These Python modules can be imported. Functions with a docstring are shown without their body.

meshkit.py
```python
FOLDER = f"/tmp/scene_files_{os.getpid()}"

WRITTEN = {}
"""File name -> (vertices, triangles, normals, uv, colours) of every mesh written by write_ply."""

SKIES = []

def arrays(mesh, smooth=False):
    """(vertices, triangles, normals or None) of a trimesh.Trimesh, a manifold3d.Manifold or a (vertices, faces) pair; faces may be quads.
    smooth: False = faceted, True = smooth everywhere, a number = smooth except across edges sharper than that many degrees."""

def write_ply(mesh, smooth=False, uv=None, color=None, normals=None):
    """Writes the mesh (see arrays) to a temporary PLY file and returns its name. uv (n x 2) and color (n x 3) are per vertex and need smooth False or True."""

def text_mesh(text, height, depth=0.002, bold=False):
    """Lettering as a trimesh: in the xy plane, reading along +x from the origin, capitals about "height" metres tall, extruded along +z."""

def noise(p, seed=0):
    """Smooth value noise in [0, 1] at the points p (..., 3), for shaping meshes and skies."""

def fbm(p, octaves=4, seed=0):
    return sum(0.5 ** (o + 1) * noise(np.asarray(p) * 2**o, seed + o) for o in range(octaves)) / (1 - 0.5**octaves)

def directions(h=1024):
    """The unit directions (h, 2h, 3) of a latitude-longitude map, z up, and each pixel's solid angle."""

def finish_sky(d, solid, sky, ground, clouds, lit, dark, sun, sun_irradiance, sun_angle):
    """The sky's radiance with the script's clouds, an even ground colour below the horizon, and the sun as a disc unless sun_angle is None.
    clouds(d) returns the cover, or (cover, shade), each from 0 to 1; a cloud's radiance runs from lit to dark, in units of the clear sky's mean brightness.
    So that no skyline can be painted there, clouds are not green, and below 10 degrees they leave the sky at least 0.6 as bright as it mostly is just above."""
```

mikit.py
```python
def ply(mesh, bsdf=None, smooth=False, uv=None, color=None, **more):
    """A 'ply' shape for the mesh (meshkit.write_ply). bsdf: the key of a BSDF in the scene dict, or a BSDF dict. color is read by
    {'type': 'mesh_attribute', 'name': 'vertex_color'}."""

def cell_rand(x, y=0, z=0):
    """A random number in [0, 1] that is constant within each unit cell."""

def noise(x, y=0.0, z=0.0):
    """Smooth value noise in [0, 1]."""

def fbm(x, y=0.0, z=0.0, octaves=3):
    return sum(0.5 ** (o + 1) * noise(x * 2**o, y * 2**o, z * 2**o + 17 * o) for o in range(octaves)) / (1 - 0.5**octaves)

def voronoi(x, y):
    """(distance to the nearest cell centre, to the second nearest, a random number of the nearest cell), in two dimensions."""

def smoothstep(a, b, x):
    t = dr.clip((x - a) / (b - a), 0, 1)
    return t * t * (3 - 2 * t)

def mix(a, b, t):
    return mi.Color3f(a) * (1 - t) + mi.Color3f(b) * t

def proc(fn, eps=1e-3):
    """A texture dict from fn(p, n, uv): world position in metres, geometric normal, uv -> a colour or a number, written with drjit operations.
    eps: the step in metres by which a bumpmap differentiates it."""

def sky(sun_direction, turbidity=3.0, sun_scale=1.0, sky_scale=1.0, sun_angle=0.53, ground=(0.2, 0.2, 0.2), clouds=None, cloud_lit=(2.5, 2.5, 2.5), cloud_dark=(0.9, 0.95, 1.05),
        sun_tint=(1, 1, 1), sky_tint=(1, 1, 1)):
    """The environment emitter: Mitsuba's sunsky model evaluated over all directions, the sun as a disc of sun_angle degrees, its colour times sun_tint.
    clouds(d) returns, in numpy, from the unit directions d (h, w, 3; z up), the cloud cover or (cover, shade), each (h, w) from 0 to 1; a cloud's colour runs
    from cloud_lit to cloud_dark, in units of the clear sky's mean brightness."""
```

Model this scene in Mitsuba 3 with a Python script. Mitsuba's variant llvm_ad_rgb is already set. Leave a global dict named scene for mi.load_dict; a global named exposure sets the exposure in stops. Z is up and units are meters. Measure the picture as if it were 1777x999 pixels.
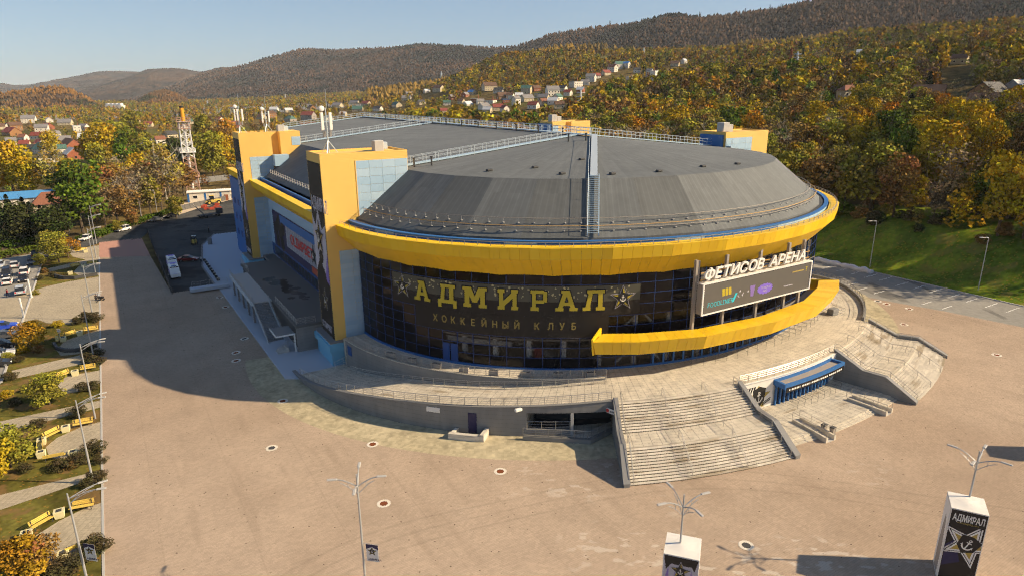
import math, random
import numpy as np, trimesh, mitsuba as mi, drjit as dr, mikit
import shapely.geometry as sg
from shapely.ops import unary_union
from meshkit import text_mesh, fbm as nfbm, noise as nnoise
from mikit import proc, noise, fbm, cell_rand, smoothstep, mix, voronoi
T = mi.ScalarTransform4f
R = random.Random(7); NR = np.random.default_rng(11)
scene, labels = {}, {}
# ---------------------------------------------------------------- camera, sky, exposure
exposure = 2.4
PITCH = math.radians(16.653); ROLL = 0.0067
fw = np.array([0, math.cos(PITCH), -math.sin(PITCH)]); up0 = np.array([0, math.sin(PITCH), math.cos(PITCH)]); rt0 = np.array([1., 0, 0])
up = up0 * math.cos(ROLL) + rt0 * math.sin(ROLL)
scene['camera'] = {'type': 'perspective', 'fov': 75.853, 'fov_axis': 'x', 'near_clip': 0.5, 'far_clip': 30000.0,
                   'to_world': T().look_at(origin=[0, 0, 40], target=[0, float(fw[1]), 40 + float(fw[2])], up=[float(v) for v in up])}
SUN_AZ, SUN_EL = math.radians(-4.0), math.radians(31.0)
SUN = [math.cos(SUN_EL) * math.cos(SUN_AZ), math.cos(SUN_EL) * math.sin(SUN_AZ), math.sin(SUN_EL)]
scene['sky'] = mikit.sky(SUN, turbidity=3.0, sky_scale=0.68, sun_tint=(1.0, 1.0, 0.99), sky_tint=(1.08, 1.03, 1.03))
# ---------------------------------------------------------------- helpers
AX, UC, WC, KE = 0.5525, 74.3156, 94.1762, 0.8308
CA, SA = math.cos(AX), math.sin(AX)
def LW(v):                                    # arena coordinates (u right, w back, z) -> world
    v = np.asarray(v, float); u, w = v[..., 0] + UC, v[..., 1] + WC
    return np.stack([u * CA - w * SA, u * SA + w * CA, v[..., 2]], -1)
def EL(r, a):                                 # a point of the ellipse of half-width r at the angle a (degrees from the arena's axis)
    a = np.radians(a); return np.stack([r * np.sin(a), -KE * r * np.cos(a)], -1)
def numbered(k):
    if k not in scene and k not in labels: return k
    i = 1
    while f'{k}_{i:03d}' in scene or f'{k}_{i:03d}' in labels: i += 1
    return f'{k}_{i:03d}'
CNT = {}
def uniq(k):
    n = CNT.get(k, 0); CNT[k] = n + 1
    return k if n == 0 else f'{k}_{n:03d}'
def lab(key, label=None, cat=None, group=None, kind=None):
    d = labels.setdefault(key, {})
    if label: d['label'] = label
    if cat: d['category'] = cat
    if group: d['group'] = group
    if kind: d['kind'] = kind
    return key
def thing(name, label, cat, group=None):
    return lab(uniq(name), label, cat, group)
def M(*ms):                                   # join (vertices, triangles) pairs
    vs, fs, n = [], [], 0
    for m in ms:
        if m is None: continue
        v, f = (np.asarray(m.vertices), np.asarray(m.faces)) if hasattr(m, 'faces') else m
        vs.append(v); fs.append(np.asarray(f) + n); n += len(v)
    return np.vstack(vs), np.vstack(fs)
def put(name, mesh, bsdf, parent=None, loc=False, smooth=False, to_world=None, color=None, **kw):
    key = uniq((parent + '__' if parent else '') + name)
    if isinstance(mesh, dict): d = dict(mesh)
    else:
        v, f = (np.asarray(mesh.vertices), np.asarray(mesh.faces)) if hasattr(mesh, 'faces') else mesh
        if loc: v = LW(v)
        d = mikit.ply((v, f), 'm_' + bsdf, smooth=smooth, color=color)
    if to_world is not None: d['to_world'] = to_world
    scene[key] = d
    if kw: lab(key, kw.get('label'), kw.get('cat'), kw.get('group'), kw.get('kind'))
    return key
def shape(mesh, bsdf, smooth=False): return mikit.ply(mesh if not hasattr(mesh, 'faces') else (np.asarray(mesh.vertices), np.asarray(mesh.faces)), 'm_' + bsdf, smooth=smooth)
BF = np.array([[0, 2, 1], [0, 3, 2], [4, 5, 6], [4, 6, 7], [0, 1, 5], [0, 5, 4], [1, 2, 6], [1, 6, 5], [2, 3, 7], [2, 7, 6], [3, 0, 4], [3, 4, 7]])
def hexa(b, t): return np.array([*b, *t], float), BF      # four bottom points counter-clockwise, four top points
def box(x0, x1, y0, y1, z0, z1):
    return hexa([(x0, y0, z0), (x1, y0, z0), (x1, y1, z0), (x0, y1, z0)], [(x0, y0, z1), (x1, y0, z1), (x1, y1, z1), (x0, y1, z1)])
def cbox(c, s): return box(c[0] - s[0] / 2, c[0] + s[0] / 2, c[1] - s[1] / 2, c[1] + s[1] / 2, c[2] - s[2] / 2, c[2] + s[2] / 2)
def bevel(c, s, b=0.03):                       # a box with chamfered edges
    import itertools
    h = np.array(s) / 2; pts = []
    for sx, sy, sz in itertools.product((-1, 1), repeat=3):
        for k in range(3):
            q = np.array([sx, sy, sz]) * h; e = np.full(3, b); e[k] = 0; pts.append(q - np.array([sx, sy, sz]) * e)
    m = trimesh.convex.convex_hull(np.array(pts)); return np.asarray(m.vertices) + c, np.asarray(m.faces)
def hull(pts):
    m = trimesh.convex.convex_hull(np.asarray(pts, float)); return np.asarray(m.vertices), np.asarray(m.faces)
def tube(pts, r, n=6, cap=True):
    p = np.asarray(pts, float); r = np.broadcast_to(r, (len(p),))
    t = np.gradient(p, axis=0); t /= np.linalg.norm(t, axis=1, keepdims=True) + 1e-12
    a = np.cross(t, np.where(np.abs(t[:, 2:]) < 0.9, [0, 0, 1.], [1., 0, 0])); a /= np.linalg.norm(a, axis=1, keepdims=True) + 1e-12
    b = np.cross(t, a); g = np.arange(n) * 2 * np.pi / n
    v = p[:, None] + r[:, None, None] * (np.cos(g)[None, :, None] * a[:, None] + np.sin(g)[None, :, None] * b[:, None])
    f = []
    for i in range(len(p) - 1):
        for j in range(n):
            k = (j + 1) % n; f += [[i * n + j, i * n + k, (i + 1) * n + k], [i * n + j, (i + 1) * n + k, (i + 1) * n + j]]
    if cap:
        for j in range(1, n - 1): f += [[0, j + 1, j], [(len(p) - 1) * n, (len(p) - 1) * n + j, (len(p) - 1) * n + j + 1]]
    return v.reshape(-1, 3), np.array(f)
def bar(p, q, r=0.03, n=4): return tube([p, q], r, n)
def flat(poly, z=0.0):                         # a shapely polygon as a horizontal sheet
    vs, fs, n = [], [], 0
    for g in getattr(poly, 'geoms', [poly]):
        v, f = trimesh.creation.triangulate_polygon(g, engine='earcut'); vs.append(np.column_stack([v, np.full(len(v), z)])); fs.append(np.asarray(f) + n); n += len(v)
    v, f = np.vstack(vs), np.vstack(fs)
    cr = np.cross(v[f[:, 1]] - v[f[:, 0]], v[f[:, 2]] - v[f[:, 0]])[:, 2]; f[cr < 0] = f[cr < 0][:, ::-1]
    return v, f
def prism(poly, z0, z1):
    ms = []
    for g in getattr(poly, 'geoms', [poly]):
        m = trimesh.creation.extrude_polygon(g, z1 - z0, engine='earcut'); ms.append((np.asarray(m.vertices) + [0, 0, z0], np.asarray(m.faces)))
    return M(*ms)
def xf(m, rz=0.0, t=(0, 0, 0), s=1.0):
    v, f = m; c, q = math.cos(rz), math.sin(rz); v = np.asarray(v) * s
    return np.column_stack([v[:, 0] * c - v[:, 1] * q, v[:, 0] * q + v[:, 1] * c, v[:, 2]]) + np.asarray(t), f
def arc(r0, r1, a0, a1, z0, z1, n=None):       # ring segment between two ellipses; z0, z1: numbers or functions of the angle
    n = n or max(1, int(abs(a1 - a0) / 2.2 + .5)); a = np.linspace(a0, a1, n + 1)
    Z = lambda z: np.array([z(x) for x in a]) if callable(z) else np.full(n + 1, float(z))
    v = np.stack([np.column_stack([EL(r, a), Z(z)]) for r, z in ((r0, z0), (r1, z0), (r1, z1), (r0, z1))], 1)   # (n+1, 4, 3)
    f = []
    for i in range(n):
        for j in range(4):
            p, q = i * 4 + j, i * 4 + (j + 1) % 4; f += [[p, q, q + 4], [p, q + 4, p + 4]]
    f += [[0, 2, 1], [0, 3, 2], [n * 4, n * 4 + 1, n * 4 + 2], [n * 4, n * 4 + 2, n * 4 + 3]]
    return v.reshape(-1, 3), np.array(f)[:, ::-1]
def strip(A, B):                               # a sheet between two polylines
    A, B = np.asarray(A, float), np.asarray(B, float); n = len(A); f = []
    for i in range(n - 1): f += [[i, i + 1, n + i + 1], [i, n + i + 1, n + i]]
    return np.vstack([A, B]), np.array(f)
def mount(m, o, x, y):                         # flat lettering (xy plane, +z out) onto a wall: origin o, x and y directions
    v, f = (np.asarray(m.vertices), np.asarray(m.faces)) if hasattr(m, 'faces') else m
    x, y = np.asarray(x, float), np.asarray(y, float); n = np.cross(x, y)
    return np.asarray(o) + v[:, :1] * x + v[:, 1:2] * y + v[:, 2:] * n, f
def lerp(a, b, t): return np.asarray(a, float) * (1 - t) + np.asarray(b, float) * t
def railpath(name, pts, h, label, bsdf='steel', loc=True, step=1.6, mids=(0.35, 0.65), r=0.03, group=None, cat='railing', frame=None):
    """A railing along the polyline pts (its foot): a top rail, middle rails, and a row of posts."""
    p = np.asarray(pts, float); seg = np.r_[0, np.cumsum(np.linalg.norm(np.diff(p, axis=0), axis=1))]
    n = max(1, int(seg[-1] / step + .5)); s = np.linspace(0, seg[-1], n + 1); q = np.column_stack([np.interp(s, seg, p[:, k]) for k in range(3)])
    t = thing(name, label, cat, group)
    put('top_rail', tube(p + [0, 0, h], r * 1.2, 5), bsdf, t, loc)
    for m in mids: put('middle_rail', tube(p + [0, 0, h * m], r * .7, 4), bsdf, t, loc)
    put('posts', M(*[box(x - r, x + r, y - r, y + r, z, z + h) for x, y, z in q]), bsdf, t, loc, kind='stuff')
    return t
# ---------------------------------------------------------------- materials
def rgb(*c): return {'type': 'rgb', 'value': list(map(float, c))}
def mat(key, c, rough=0.7, metal=0.0, spec=0.4, two=True, **kw):
    b = {'type': 'principled', 'base_color': c if isinstance(c, dict) else rgb(*c), 'roughness': rough, 'metallic': metal, 'specular': spec, **kw}
    scene['m_' + key] = {'type': 'twosided', 'bsdf': b} if two else b
    return key
def dif(key, c): scene['m_' + key] = {'type': 'twosided', 'bsdf': {'type': 'diffuse', 'reflectance': c if isinstance(c, dict) else rgb(*c)}}
def bump(key, c, fn, scale, rough=0.7, eps=0.01, spec=.3):
    scene['m_' + key] = {'type': 'twosided', 'bsdf': {'type': 'bumpmap', 'arbitrary': {**proc(fn, eps)}, 'scale': scale, 'bsdf': {'type': 'principled', 'base_color': c if isinstance(c, dict) else rgb(*c), 'roughness': rough, 'specular': spec}}}
def loc_uw(p):
    return p.x * CA + p.y * SA - UC, -p.x * SA + p.y * CA - WC
def f_plaza(p, n, uv):
    u, w = loc_uw(p)
    big = fbm(p.x / 17, p.y / 17, 3.0, 4); mid = fbm(p.x / 3.1, p.y / 3.1, 9.0, 3); a = fbm(u / 1.6, w / 13.0, 5.0, 3)
    row = dr.floor(w / .2); cr = cell_rand(dr.floor((u + .25 * (row - 2 * dr.floor(row / 2))) / .4), row, 2); zone = cell_rand(dr.floor(u / 7.5), dr.floor(w / 12.0), 4)
    c = mix((0.400, 0.308, 0.230), (0.458, 0.360, 0.274), smoothstep(.3, .72, big)) * (.985 + .03 * zone)
    c = c * (0.91 + .14 * cr) * (0.90 + .2 * mid)
    c = mix(c, (0.27, 0.205, 0.15), .26 * smoothstep(.58, .80, a) * smoothstep(.35, .6, fbm(p.x / 9, p.y / 9, 1.0, 2)))
    c = mix(c, (0.62, 0.56, 0.48), .6 * smoothstep(30.0, 8.0, dr.sqrt(dr.square(p.x - 20) + dr.square(p.y - 58))) * smoothstep(.60, .72, fbm(p.x / 1.3, p.y / .6, 12.0, 3)) * smoothstep(.56, .70, fbm(p.x / 11, p.y / 8, 14.0, 3)))
    t1 = dr.abs(dr.sqrt(dr.square(p.x - 20) + dr.square(p.y - 5)) - 55.0 - 4 * noise(p.x / 20, p.y / 20, 1.0)); t1 = dr.minimum(t1, dr.abs(t1 - 1.7)); c = c * (1 - .10 * smoothstep(.22, .05, t1))
    sp = voronoi(p.x / 1.9, p.y / 1.9); c = mix(c, (0.09, 0.07, 0.05), dr.select(sp[0] < .045 * sp[2], .75, 0.))
    j = dr.minimum(dr.abs(w / .2 - dr.round(w / .2)), .5); jo = smoothstep(.14, .03, j); k = dr.abs(u / 7.5 - dr.round(u / 7.5)); jz = smoothstep(.016, .006, k)
    return c * (1 - .15 * jo) * (1 - .06 * jz)
dif('paver', proc(f_plaza))
def f_band(p, n, uv):
    c = mix((0.43, 0.372, 0.245), (0.51, 0.448, 0.305), fbm(p.x / 4, p.y / 4, 2.0, 3))
    c = c * (0.8 + .4 * fbm(p.x / .7, p.y / .7, 7.0, 2)) * (.88 + .2 * cell_rand(p.x / .35, p.y / .35, 3))
    return mix(c, (0.16, 0.14, 0.10), smoothstep(.62, .78, fbm(p.x / 1.6, p.y / 1.6, 4.0, 3)) * .3)
dif('band_paver', proc(f_band))
def f_lp(p, n, uv):
    c = mix((0.40, 0.345, 0.25), (0.50, 0.435, 0.325), fbm(p.x / 3, p.y / 3, 2.0, 4)) * (.84 + .2 * cell_rand(dr.floor(p.x / .3), dr.floor(p.y / .3), 3)); jx = dr.minimum(dr.abs(p.x / .6 - dr.round(p.x / .6)), dr.abs(p.y / .3 - dr.round(p.y / .3)))
    return c * (1 - .22 * smoothstep(.09, .02, jx))
dif('light_paver', proc(f_lp))
def f_conc(p, n, uv):
    u, w = loc_uw(p); r = dr.sqrt(u * u + dr.square(w / KE)); a = dr.atan2(u, -w / KE) * 54.0
    gx, gy = r / .75, a / 1.0
    jr = dr.minimum(dr.abs(gx - dr.round(gx)), dr.abs(gy - dr.round(gy)))
    c = mix((0.555, 0.505, 0.415), (0.64, 0.585, 0.485), fbm(p.x / 6, p.y / 6, p.z, 3)) * (.84 + .2 * cell_rand(dr.floor(gx + .5), dr.floor(gy + .5), 5)) * (.85 + .3 * fbm(p.x / .9, p.y / .9, p.z * 2, 3))
    c = mix(c, (0.27, 0.20, 0.115), smoothstep(.58, .76, fbm(a / 3.5, r / .9, p.z * .6, 4)) * .6 * smoothstep(4.5, 3.2, p.z))
    return c * (1 - .45 * smoothstep(.055, .01, jr) * dr.select(n.z > .5, 1., 0.))
dif('stone_tile', proc(f_conc))
def f_step(p, n, uv):
    u, w = loc_uw(p); r = dr.sqrt(u * u + dr.square(w / KE)); a = dr.atan2(u, -w / KE) * 54.0
    c = mix((0.56, 0.515, 0.435), (0.68, 0.63, 0.545), fbm(p.x / 4, p.y / 4, p.z, 3)) * (.82 + .24 * cell_rand(dr.floor(a / 1.3 + 7 * dr.floor(p.z / .17)), dr.floor(p.z / .17), 5)) * (.86 + .28 * fbm(p.x / .7, p.y / .7, p.z * 2, 3))
    return mix(c, (0.25, 0.185, 0.10), smoothstep(.55, .74, fbm(a / 3.5, r / .7, p.z * .6, 4)) * .65)
dif('step_stone', proc(f_step))
def f_wall(p, n, uv):
    c = mix((0.19, 0.19, 0.185), (0.27, 0.265, 0.255), fbm(p.x / 3, p.y / 3, p.z / 1.5, 4))
    row = dr.abs(p.z / .55 - dr.round(p.z / .55)); c = c * (1 - .22 * smoothstep(.06, .01, row))
    return c * (.85 + .3 * fbm(p.x * 2, p.y * 2, p.z * .35, 3))
dif('grey_wall', proc(f_wall))
def f_asph(p, n, uv):
    c = mix((0.27, 0.26, 0.236), (0.345, 0.332, 0.30), fbm(p.x / 9, p.y / 9, 1.0, 4)) * (.85 + .3 * fbm(p.x / .5, p.y / .5, 3.0, 3))
    return mix(c, (0.12, .117, .11), .6 * smoothstep(.62, .75, fbm(p.x / 3.2, p.y / 12.0, 6.0, 4)))
dif('pale_asphalt', proc(f_asph))
def f_asph2(p, n, uv):
    c = mix((0.075, 0.077, 0.077), (0.12, 0.12, 0.115), fbm(p.x / 6, p.y / 6, 2.0, 4)) * (.8 + .4 * fbm(p.x / .6, p.y / .6, 3.0, 3))
    return mix(c, (0.05, .05, .05), .7 * smoothstep(.55, .7, fbm(p.x / 5.2, p.y / 4.0, 9.0, 4)))
dif('dark_asphalt', proc(f_asph2))
def f_grass(p, n, uv):
    g = fbm(p.x / 5, p.y / 5, 1.0, 4); f = fbm(p.x / .6, p.y / .6, 2.0, 3)
    c = mix((0.095, 0.15, 0.018), (0.20, 0.26, 0.026), smoothstep(.3, .7, g)) * (.6 + .8 * f)
    c = mix(c, (0.24, 0.18, 0.06), smoothstep(.58, .74, fbm(p.x / 3.3, p.y / 2.4, 8.0, 4)) * .5); l = voronoi(p.x / .7, p.y / .7)
    return mix(c, (0.38, 0.22, 0.04), dr.select((l[0] < .25) & (l[2] > .62), .6, 0.))
dif('lawn', proc(f_grass))
def f_dry(p, n, uv):
    g = fbm(p.x / 4, p.y / 4, 1.0, 4); f = fbm(p.x / .45, p.y / .45, 2.0, 3); c = mix((0.085, 0.078, 0.02), (0.165, 0.15, 0.035), smoothstep(.3, .7, g)) * (.55 + .9 * f)
    c = mix(c, (0.22, 0.135, 0.06), smoothstep(.50, .68, fbm(p.x / 2.6, p.y / 2.0, 8.0, 4)) * .75); l = voronoi(p.x / .5, p.y / .5)
    return mix(c, (0.32, 0.17, 0.04), dr.select((l[0] < .22) & (l[2] > .72), .7, 0.))
dif('dry_lawn', proc(f_dry))
def f_ground(p, n, uv):
    g = fbm(p.x / 31, p.y / 31, 1.0, 4); f = fbm(p.x / 3, p.y / 3, 2.0, 4); k = fbm(p.x / 120, p.y / 120, 6.0, 3)
    c = mix((0.085, 0.066, 0.035), (0.21, 0.155, 0.06), smoothstep(.35, .68, g * .5 + f * .5))
    return mix(c, (0.12, 0.12, 0.04), smoothstep(.48, .62, k) * .7)
dif('leaf_litter', proc(f_ground))
def f_hill(p, n, uv):
    d = dr.sqrt(p.x * p.x + p.y * p.y)
    a = fbm(p.x / 26, p.y / 26, p.z / 40, 4); b = fbm(p.x / 220, p.y / 220, p.z / 150, 4); t = noise(p.x / 9, p.y / 9, p.z / 9)
    warm = smoothstep(.42, .66, b)
    c = mix((0.050, 0.036, 0.031), (0.10, 0.060, 0.038), warm)
    c = mix(c, (0.016, 0.02, 0.02), smoothstep(.50, .64, a * .6 + fbm(p.x / 330, p.y / 330, 3.0, 3) * .4))
    return c * (.45 + .8 * t)
dif('hill_forest', proc(f_hill))
def f_roof(p, n, uv):
    u, w = loc_uw(p); a = dr.atan2(u, -w)
    c = mix((0.112, 0.121, 0.124), (0.136, 0.146, 0.149), fbm(u / 8, w / 3, 1.0, 3))
    s = a * 44.0; k = dr.abs(s - dr.round(s)); edge = smoothstep(.2, .03, k) * dr.select(p.z < 28.6, 1., .0)
    t = u / 1.0; k2 = dr.abs(t - dr.round(t)); seam = smoothstep(.1, .02, k2) * dr.select(p.z < 28.6, 0., .5)
    return c * (.88 + .24 * fbm(u / .8, w / .8, p.z, 3)) * (.93 + .14 * cell_rand(dr.round(s), dr.floor(p.z / 3), 2)) * (1 + .12 * (edge + seam))
mat('membrane', proc(f_roof), .75, spec=.35)
def f_mem2(p, n, uv): return f_roof(p, n, uv) * 0.80  # roof colour dimmed, facet shade put into the colour
mat('membrane_shaded', proc(f_mem2), .75, spec=.35)
def f_yel(base):
    def f(p, n, uv):
        u, w = loc_uw(p); s = fbm(u * 1.7, w * 1.7, p.z * .12, 3); d = fbm(u / 5, w / 5, p.z / 3, 3)
        c = mi.Color3f(*base) * (.92 + .16 * d); return mix(c, (.40, .25, .03), .25 * smoothstep(.58, .80, s))
    return f
mat('yellow', proc(f_yel((0.75, 0.48, 0.012))), .42, spec=.5); mat('yellow_two', proc(f_yel((0.71, 0.44, 0.012))), .46, spec=.5); mat('yellow_three', (0.76, 0.50, 0.02), .40, spec=.5)
def f_corr(p, n, uv): return .5 + .5 * dr.sin(p.z * 2 * math.pi / .22)
bump('tower_yellow', (0.74, 0.47, 0.12), f_corr, 0.018, .5, .01, .35)
mat('blue_panel', (0.345, 0.475, 0.59), .5); mat('blue_panel_two', (0.31, 0.45, 0.58), .5); mat('blue_panel_three', (0.38, 0.505, 0.61), .5)
mat('sky_blue', (0.16, 0.40, 0.56), .5)
mat('cobalt', (0.03, 0.13, 0.36), .5); mat('deep_blue', (0.015, 0.06, 0.22), .45)
mat('mullion', (0.015, 0.045, 0.17), .4)
mat('steel', (0.42, 0.40, 0.37), .35, .6); mat('rail_dark', (0.16, 0.155, 0.15), .5, .3); mat('galvanized', (0.50, 0.56, 0.60), .45, .3)
mat('white_paint', (0.72, 0.71, 0.68), .5); mat('cream', (0.68, 0.62, 0.36), .6); mat('pale_concrete', (0.42, 0.41, 0.39), .8)
mat('pad_concrete', (0.40, 0.44, 0.50), .8); mat('mid_grey', (0.20, 0.20, 0.20), .7); mat('dark_grey', (0.06, 0.06, 0.06), .6); mat('black', (0.012, 0.012, 0.014), .5)
mat('black_brown', (0.014, 0.011, 0.0095), .6); mat('rust', (0.18, 0.055, 0.02), .8); mat('pole_grey', (0.40, 0.41, 0.42), .4, .3)
mat('bench_yellow', (0.68, 0.49, 0.11), .5); mat('rope_orange', (0.55, 0.32, 0.10), .7); mat('orange', (0.40, 0.065, 0.03), .5); mat('red', (0.55, 0.03, 0.03), .45)
mat('gold', (0.46, 0.365, 0.03), .45); mat('gold_dull', (0.40, 0.29, 0.07), .5); mat('violet', (0.22, 0.15, 0.42), .5); mat('navy', (0.02, 0.02, 0.075), .5); mat('purple', (0.20, 0.13, 0.60), .5)
mat('cyan', (0.03, 0.50, 0.62), .5); mat('lilac_grey', (0.42, 0.40, 0.45), .6); mat('taupe', (0.30, 0.27, 0.24), .6); mat('screen_face', (0.105, 0.098, 0.088), .55); mat('film_grey', (0.07, 0.07, 0.054), .5)
mat('canvas', (0.72, 0.69, 0.64), .7); mat('brick_red', (0.30, 0.10, 0.05), .8); mat('brown_roof', (0.13, 0.075, 0.05), .8); mat('red_roof', (0.24, 0.06, 0.045), .7); mat('green_roof', (0.07, 0.15, 0.12), .6)
mat('blue_roof', (0.08, 0.28, 0.58), .5); mat('grey_roof', (0.22, 0.21, 0.21), .8); mat('white_roof', (0.55, 0.57, 0.58), .6); mat('house_white', (0.66, 0.61, 0.52), .8); mat('house_cream', (0.50, 0.42, 0.28), .8); mat('timber', (0.30, 0.15, 0.06), .8)
mat('tile_roof', (0.24, 0.10, 0.06), .8); mat('window_dark', (0.02, 0.022, 0.026), .15, spec=.6); mat('pink_paver', (0.36, 0.20, 0.155), .85); mat('line_white', (0.78, 0.77, 0.74), .7)
mat('tyre', (0.02, 0.02, 0.02), .8); mat('chrome', (0.6, 0.6, 0.6), .25, .9); mat('skin', (0.45, 0.27, 0.19), .6); mat('snow_tarp', (0.62, 0.62, 0.66), .6); mat('puddle', (0.025, 0.022, 0.02), .12, spec=.6)
mat('lattice_red', (.44, .28, .21), .7); mat('orange_pipe', (.75, .33, .02), .5); mat('sand', (.42, .34, .25), .9); mat('sky_blue_fence', (.10, .32, .65), .5)
mat('meadow', (.22, .18, .05), .9)
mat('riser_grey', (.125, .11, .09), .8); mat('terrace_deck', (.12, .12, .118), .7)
mat('film_light', (.40, .36, .20), .5)
mat('gold_mute', (.27, .20, .05), .5)
mat('print_grey', (.27, .27, .31), .6)
mat('bark', (0.10, 0.075, 0.05), .9); mat('birch_bark', (0.45, 0.42, 0.36), .8); mat('interior_floor', (0.34, 0.31, 0.27), .7); mat('interior_dark', (0.12, 0.10, 0.08), .8); mat('terracotta', (0.30, 0.13, 0.06), .8)
for k, c in dict(car_white=(0.72, .71, .69), car_black=(.015, .016, .02), car_navy=(.02, .028, .05), car_grey=(.07, .075, .085), car_silver=(.40, .44, .48), car_blue=(.02, .06, .45), car_red=(.20, .015, .015)).items():
    mat(k, c, .25, spec=.6, clearcoat=.8, clearcoat_gloss=.9)
scene['m_tinted_glass'] = {'type': 'blendbsdf', 'weight': 0.72, 'a': {'type': 'twosided', 'bsdf': {'type': 'principled', 'base_color': rgb(.006, .006, .008), 'roughness': .06, 'specular': .45}}, 'b': {'type': 'null'}}
scene['m_dark_glass'] = {'type': 'blendbsdf', 'weight': 0.25, 'a': {'type': 'twosided', 'bsdf': {'type': 'principled', 'base_color': rgb(.006, .006, .008), 'roughness': .06, 'specular': .35}}, 'b': {'type': 'null'}}
scene['m_leaf'] = {'type': 'twosided', 'bsdf': {'type': 'diffuse', 'reflectance': {'type': 'mesh_attribute', 'name': 'vertex_color'}}}
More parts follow.
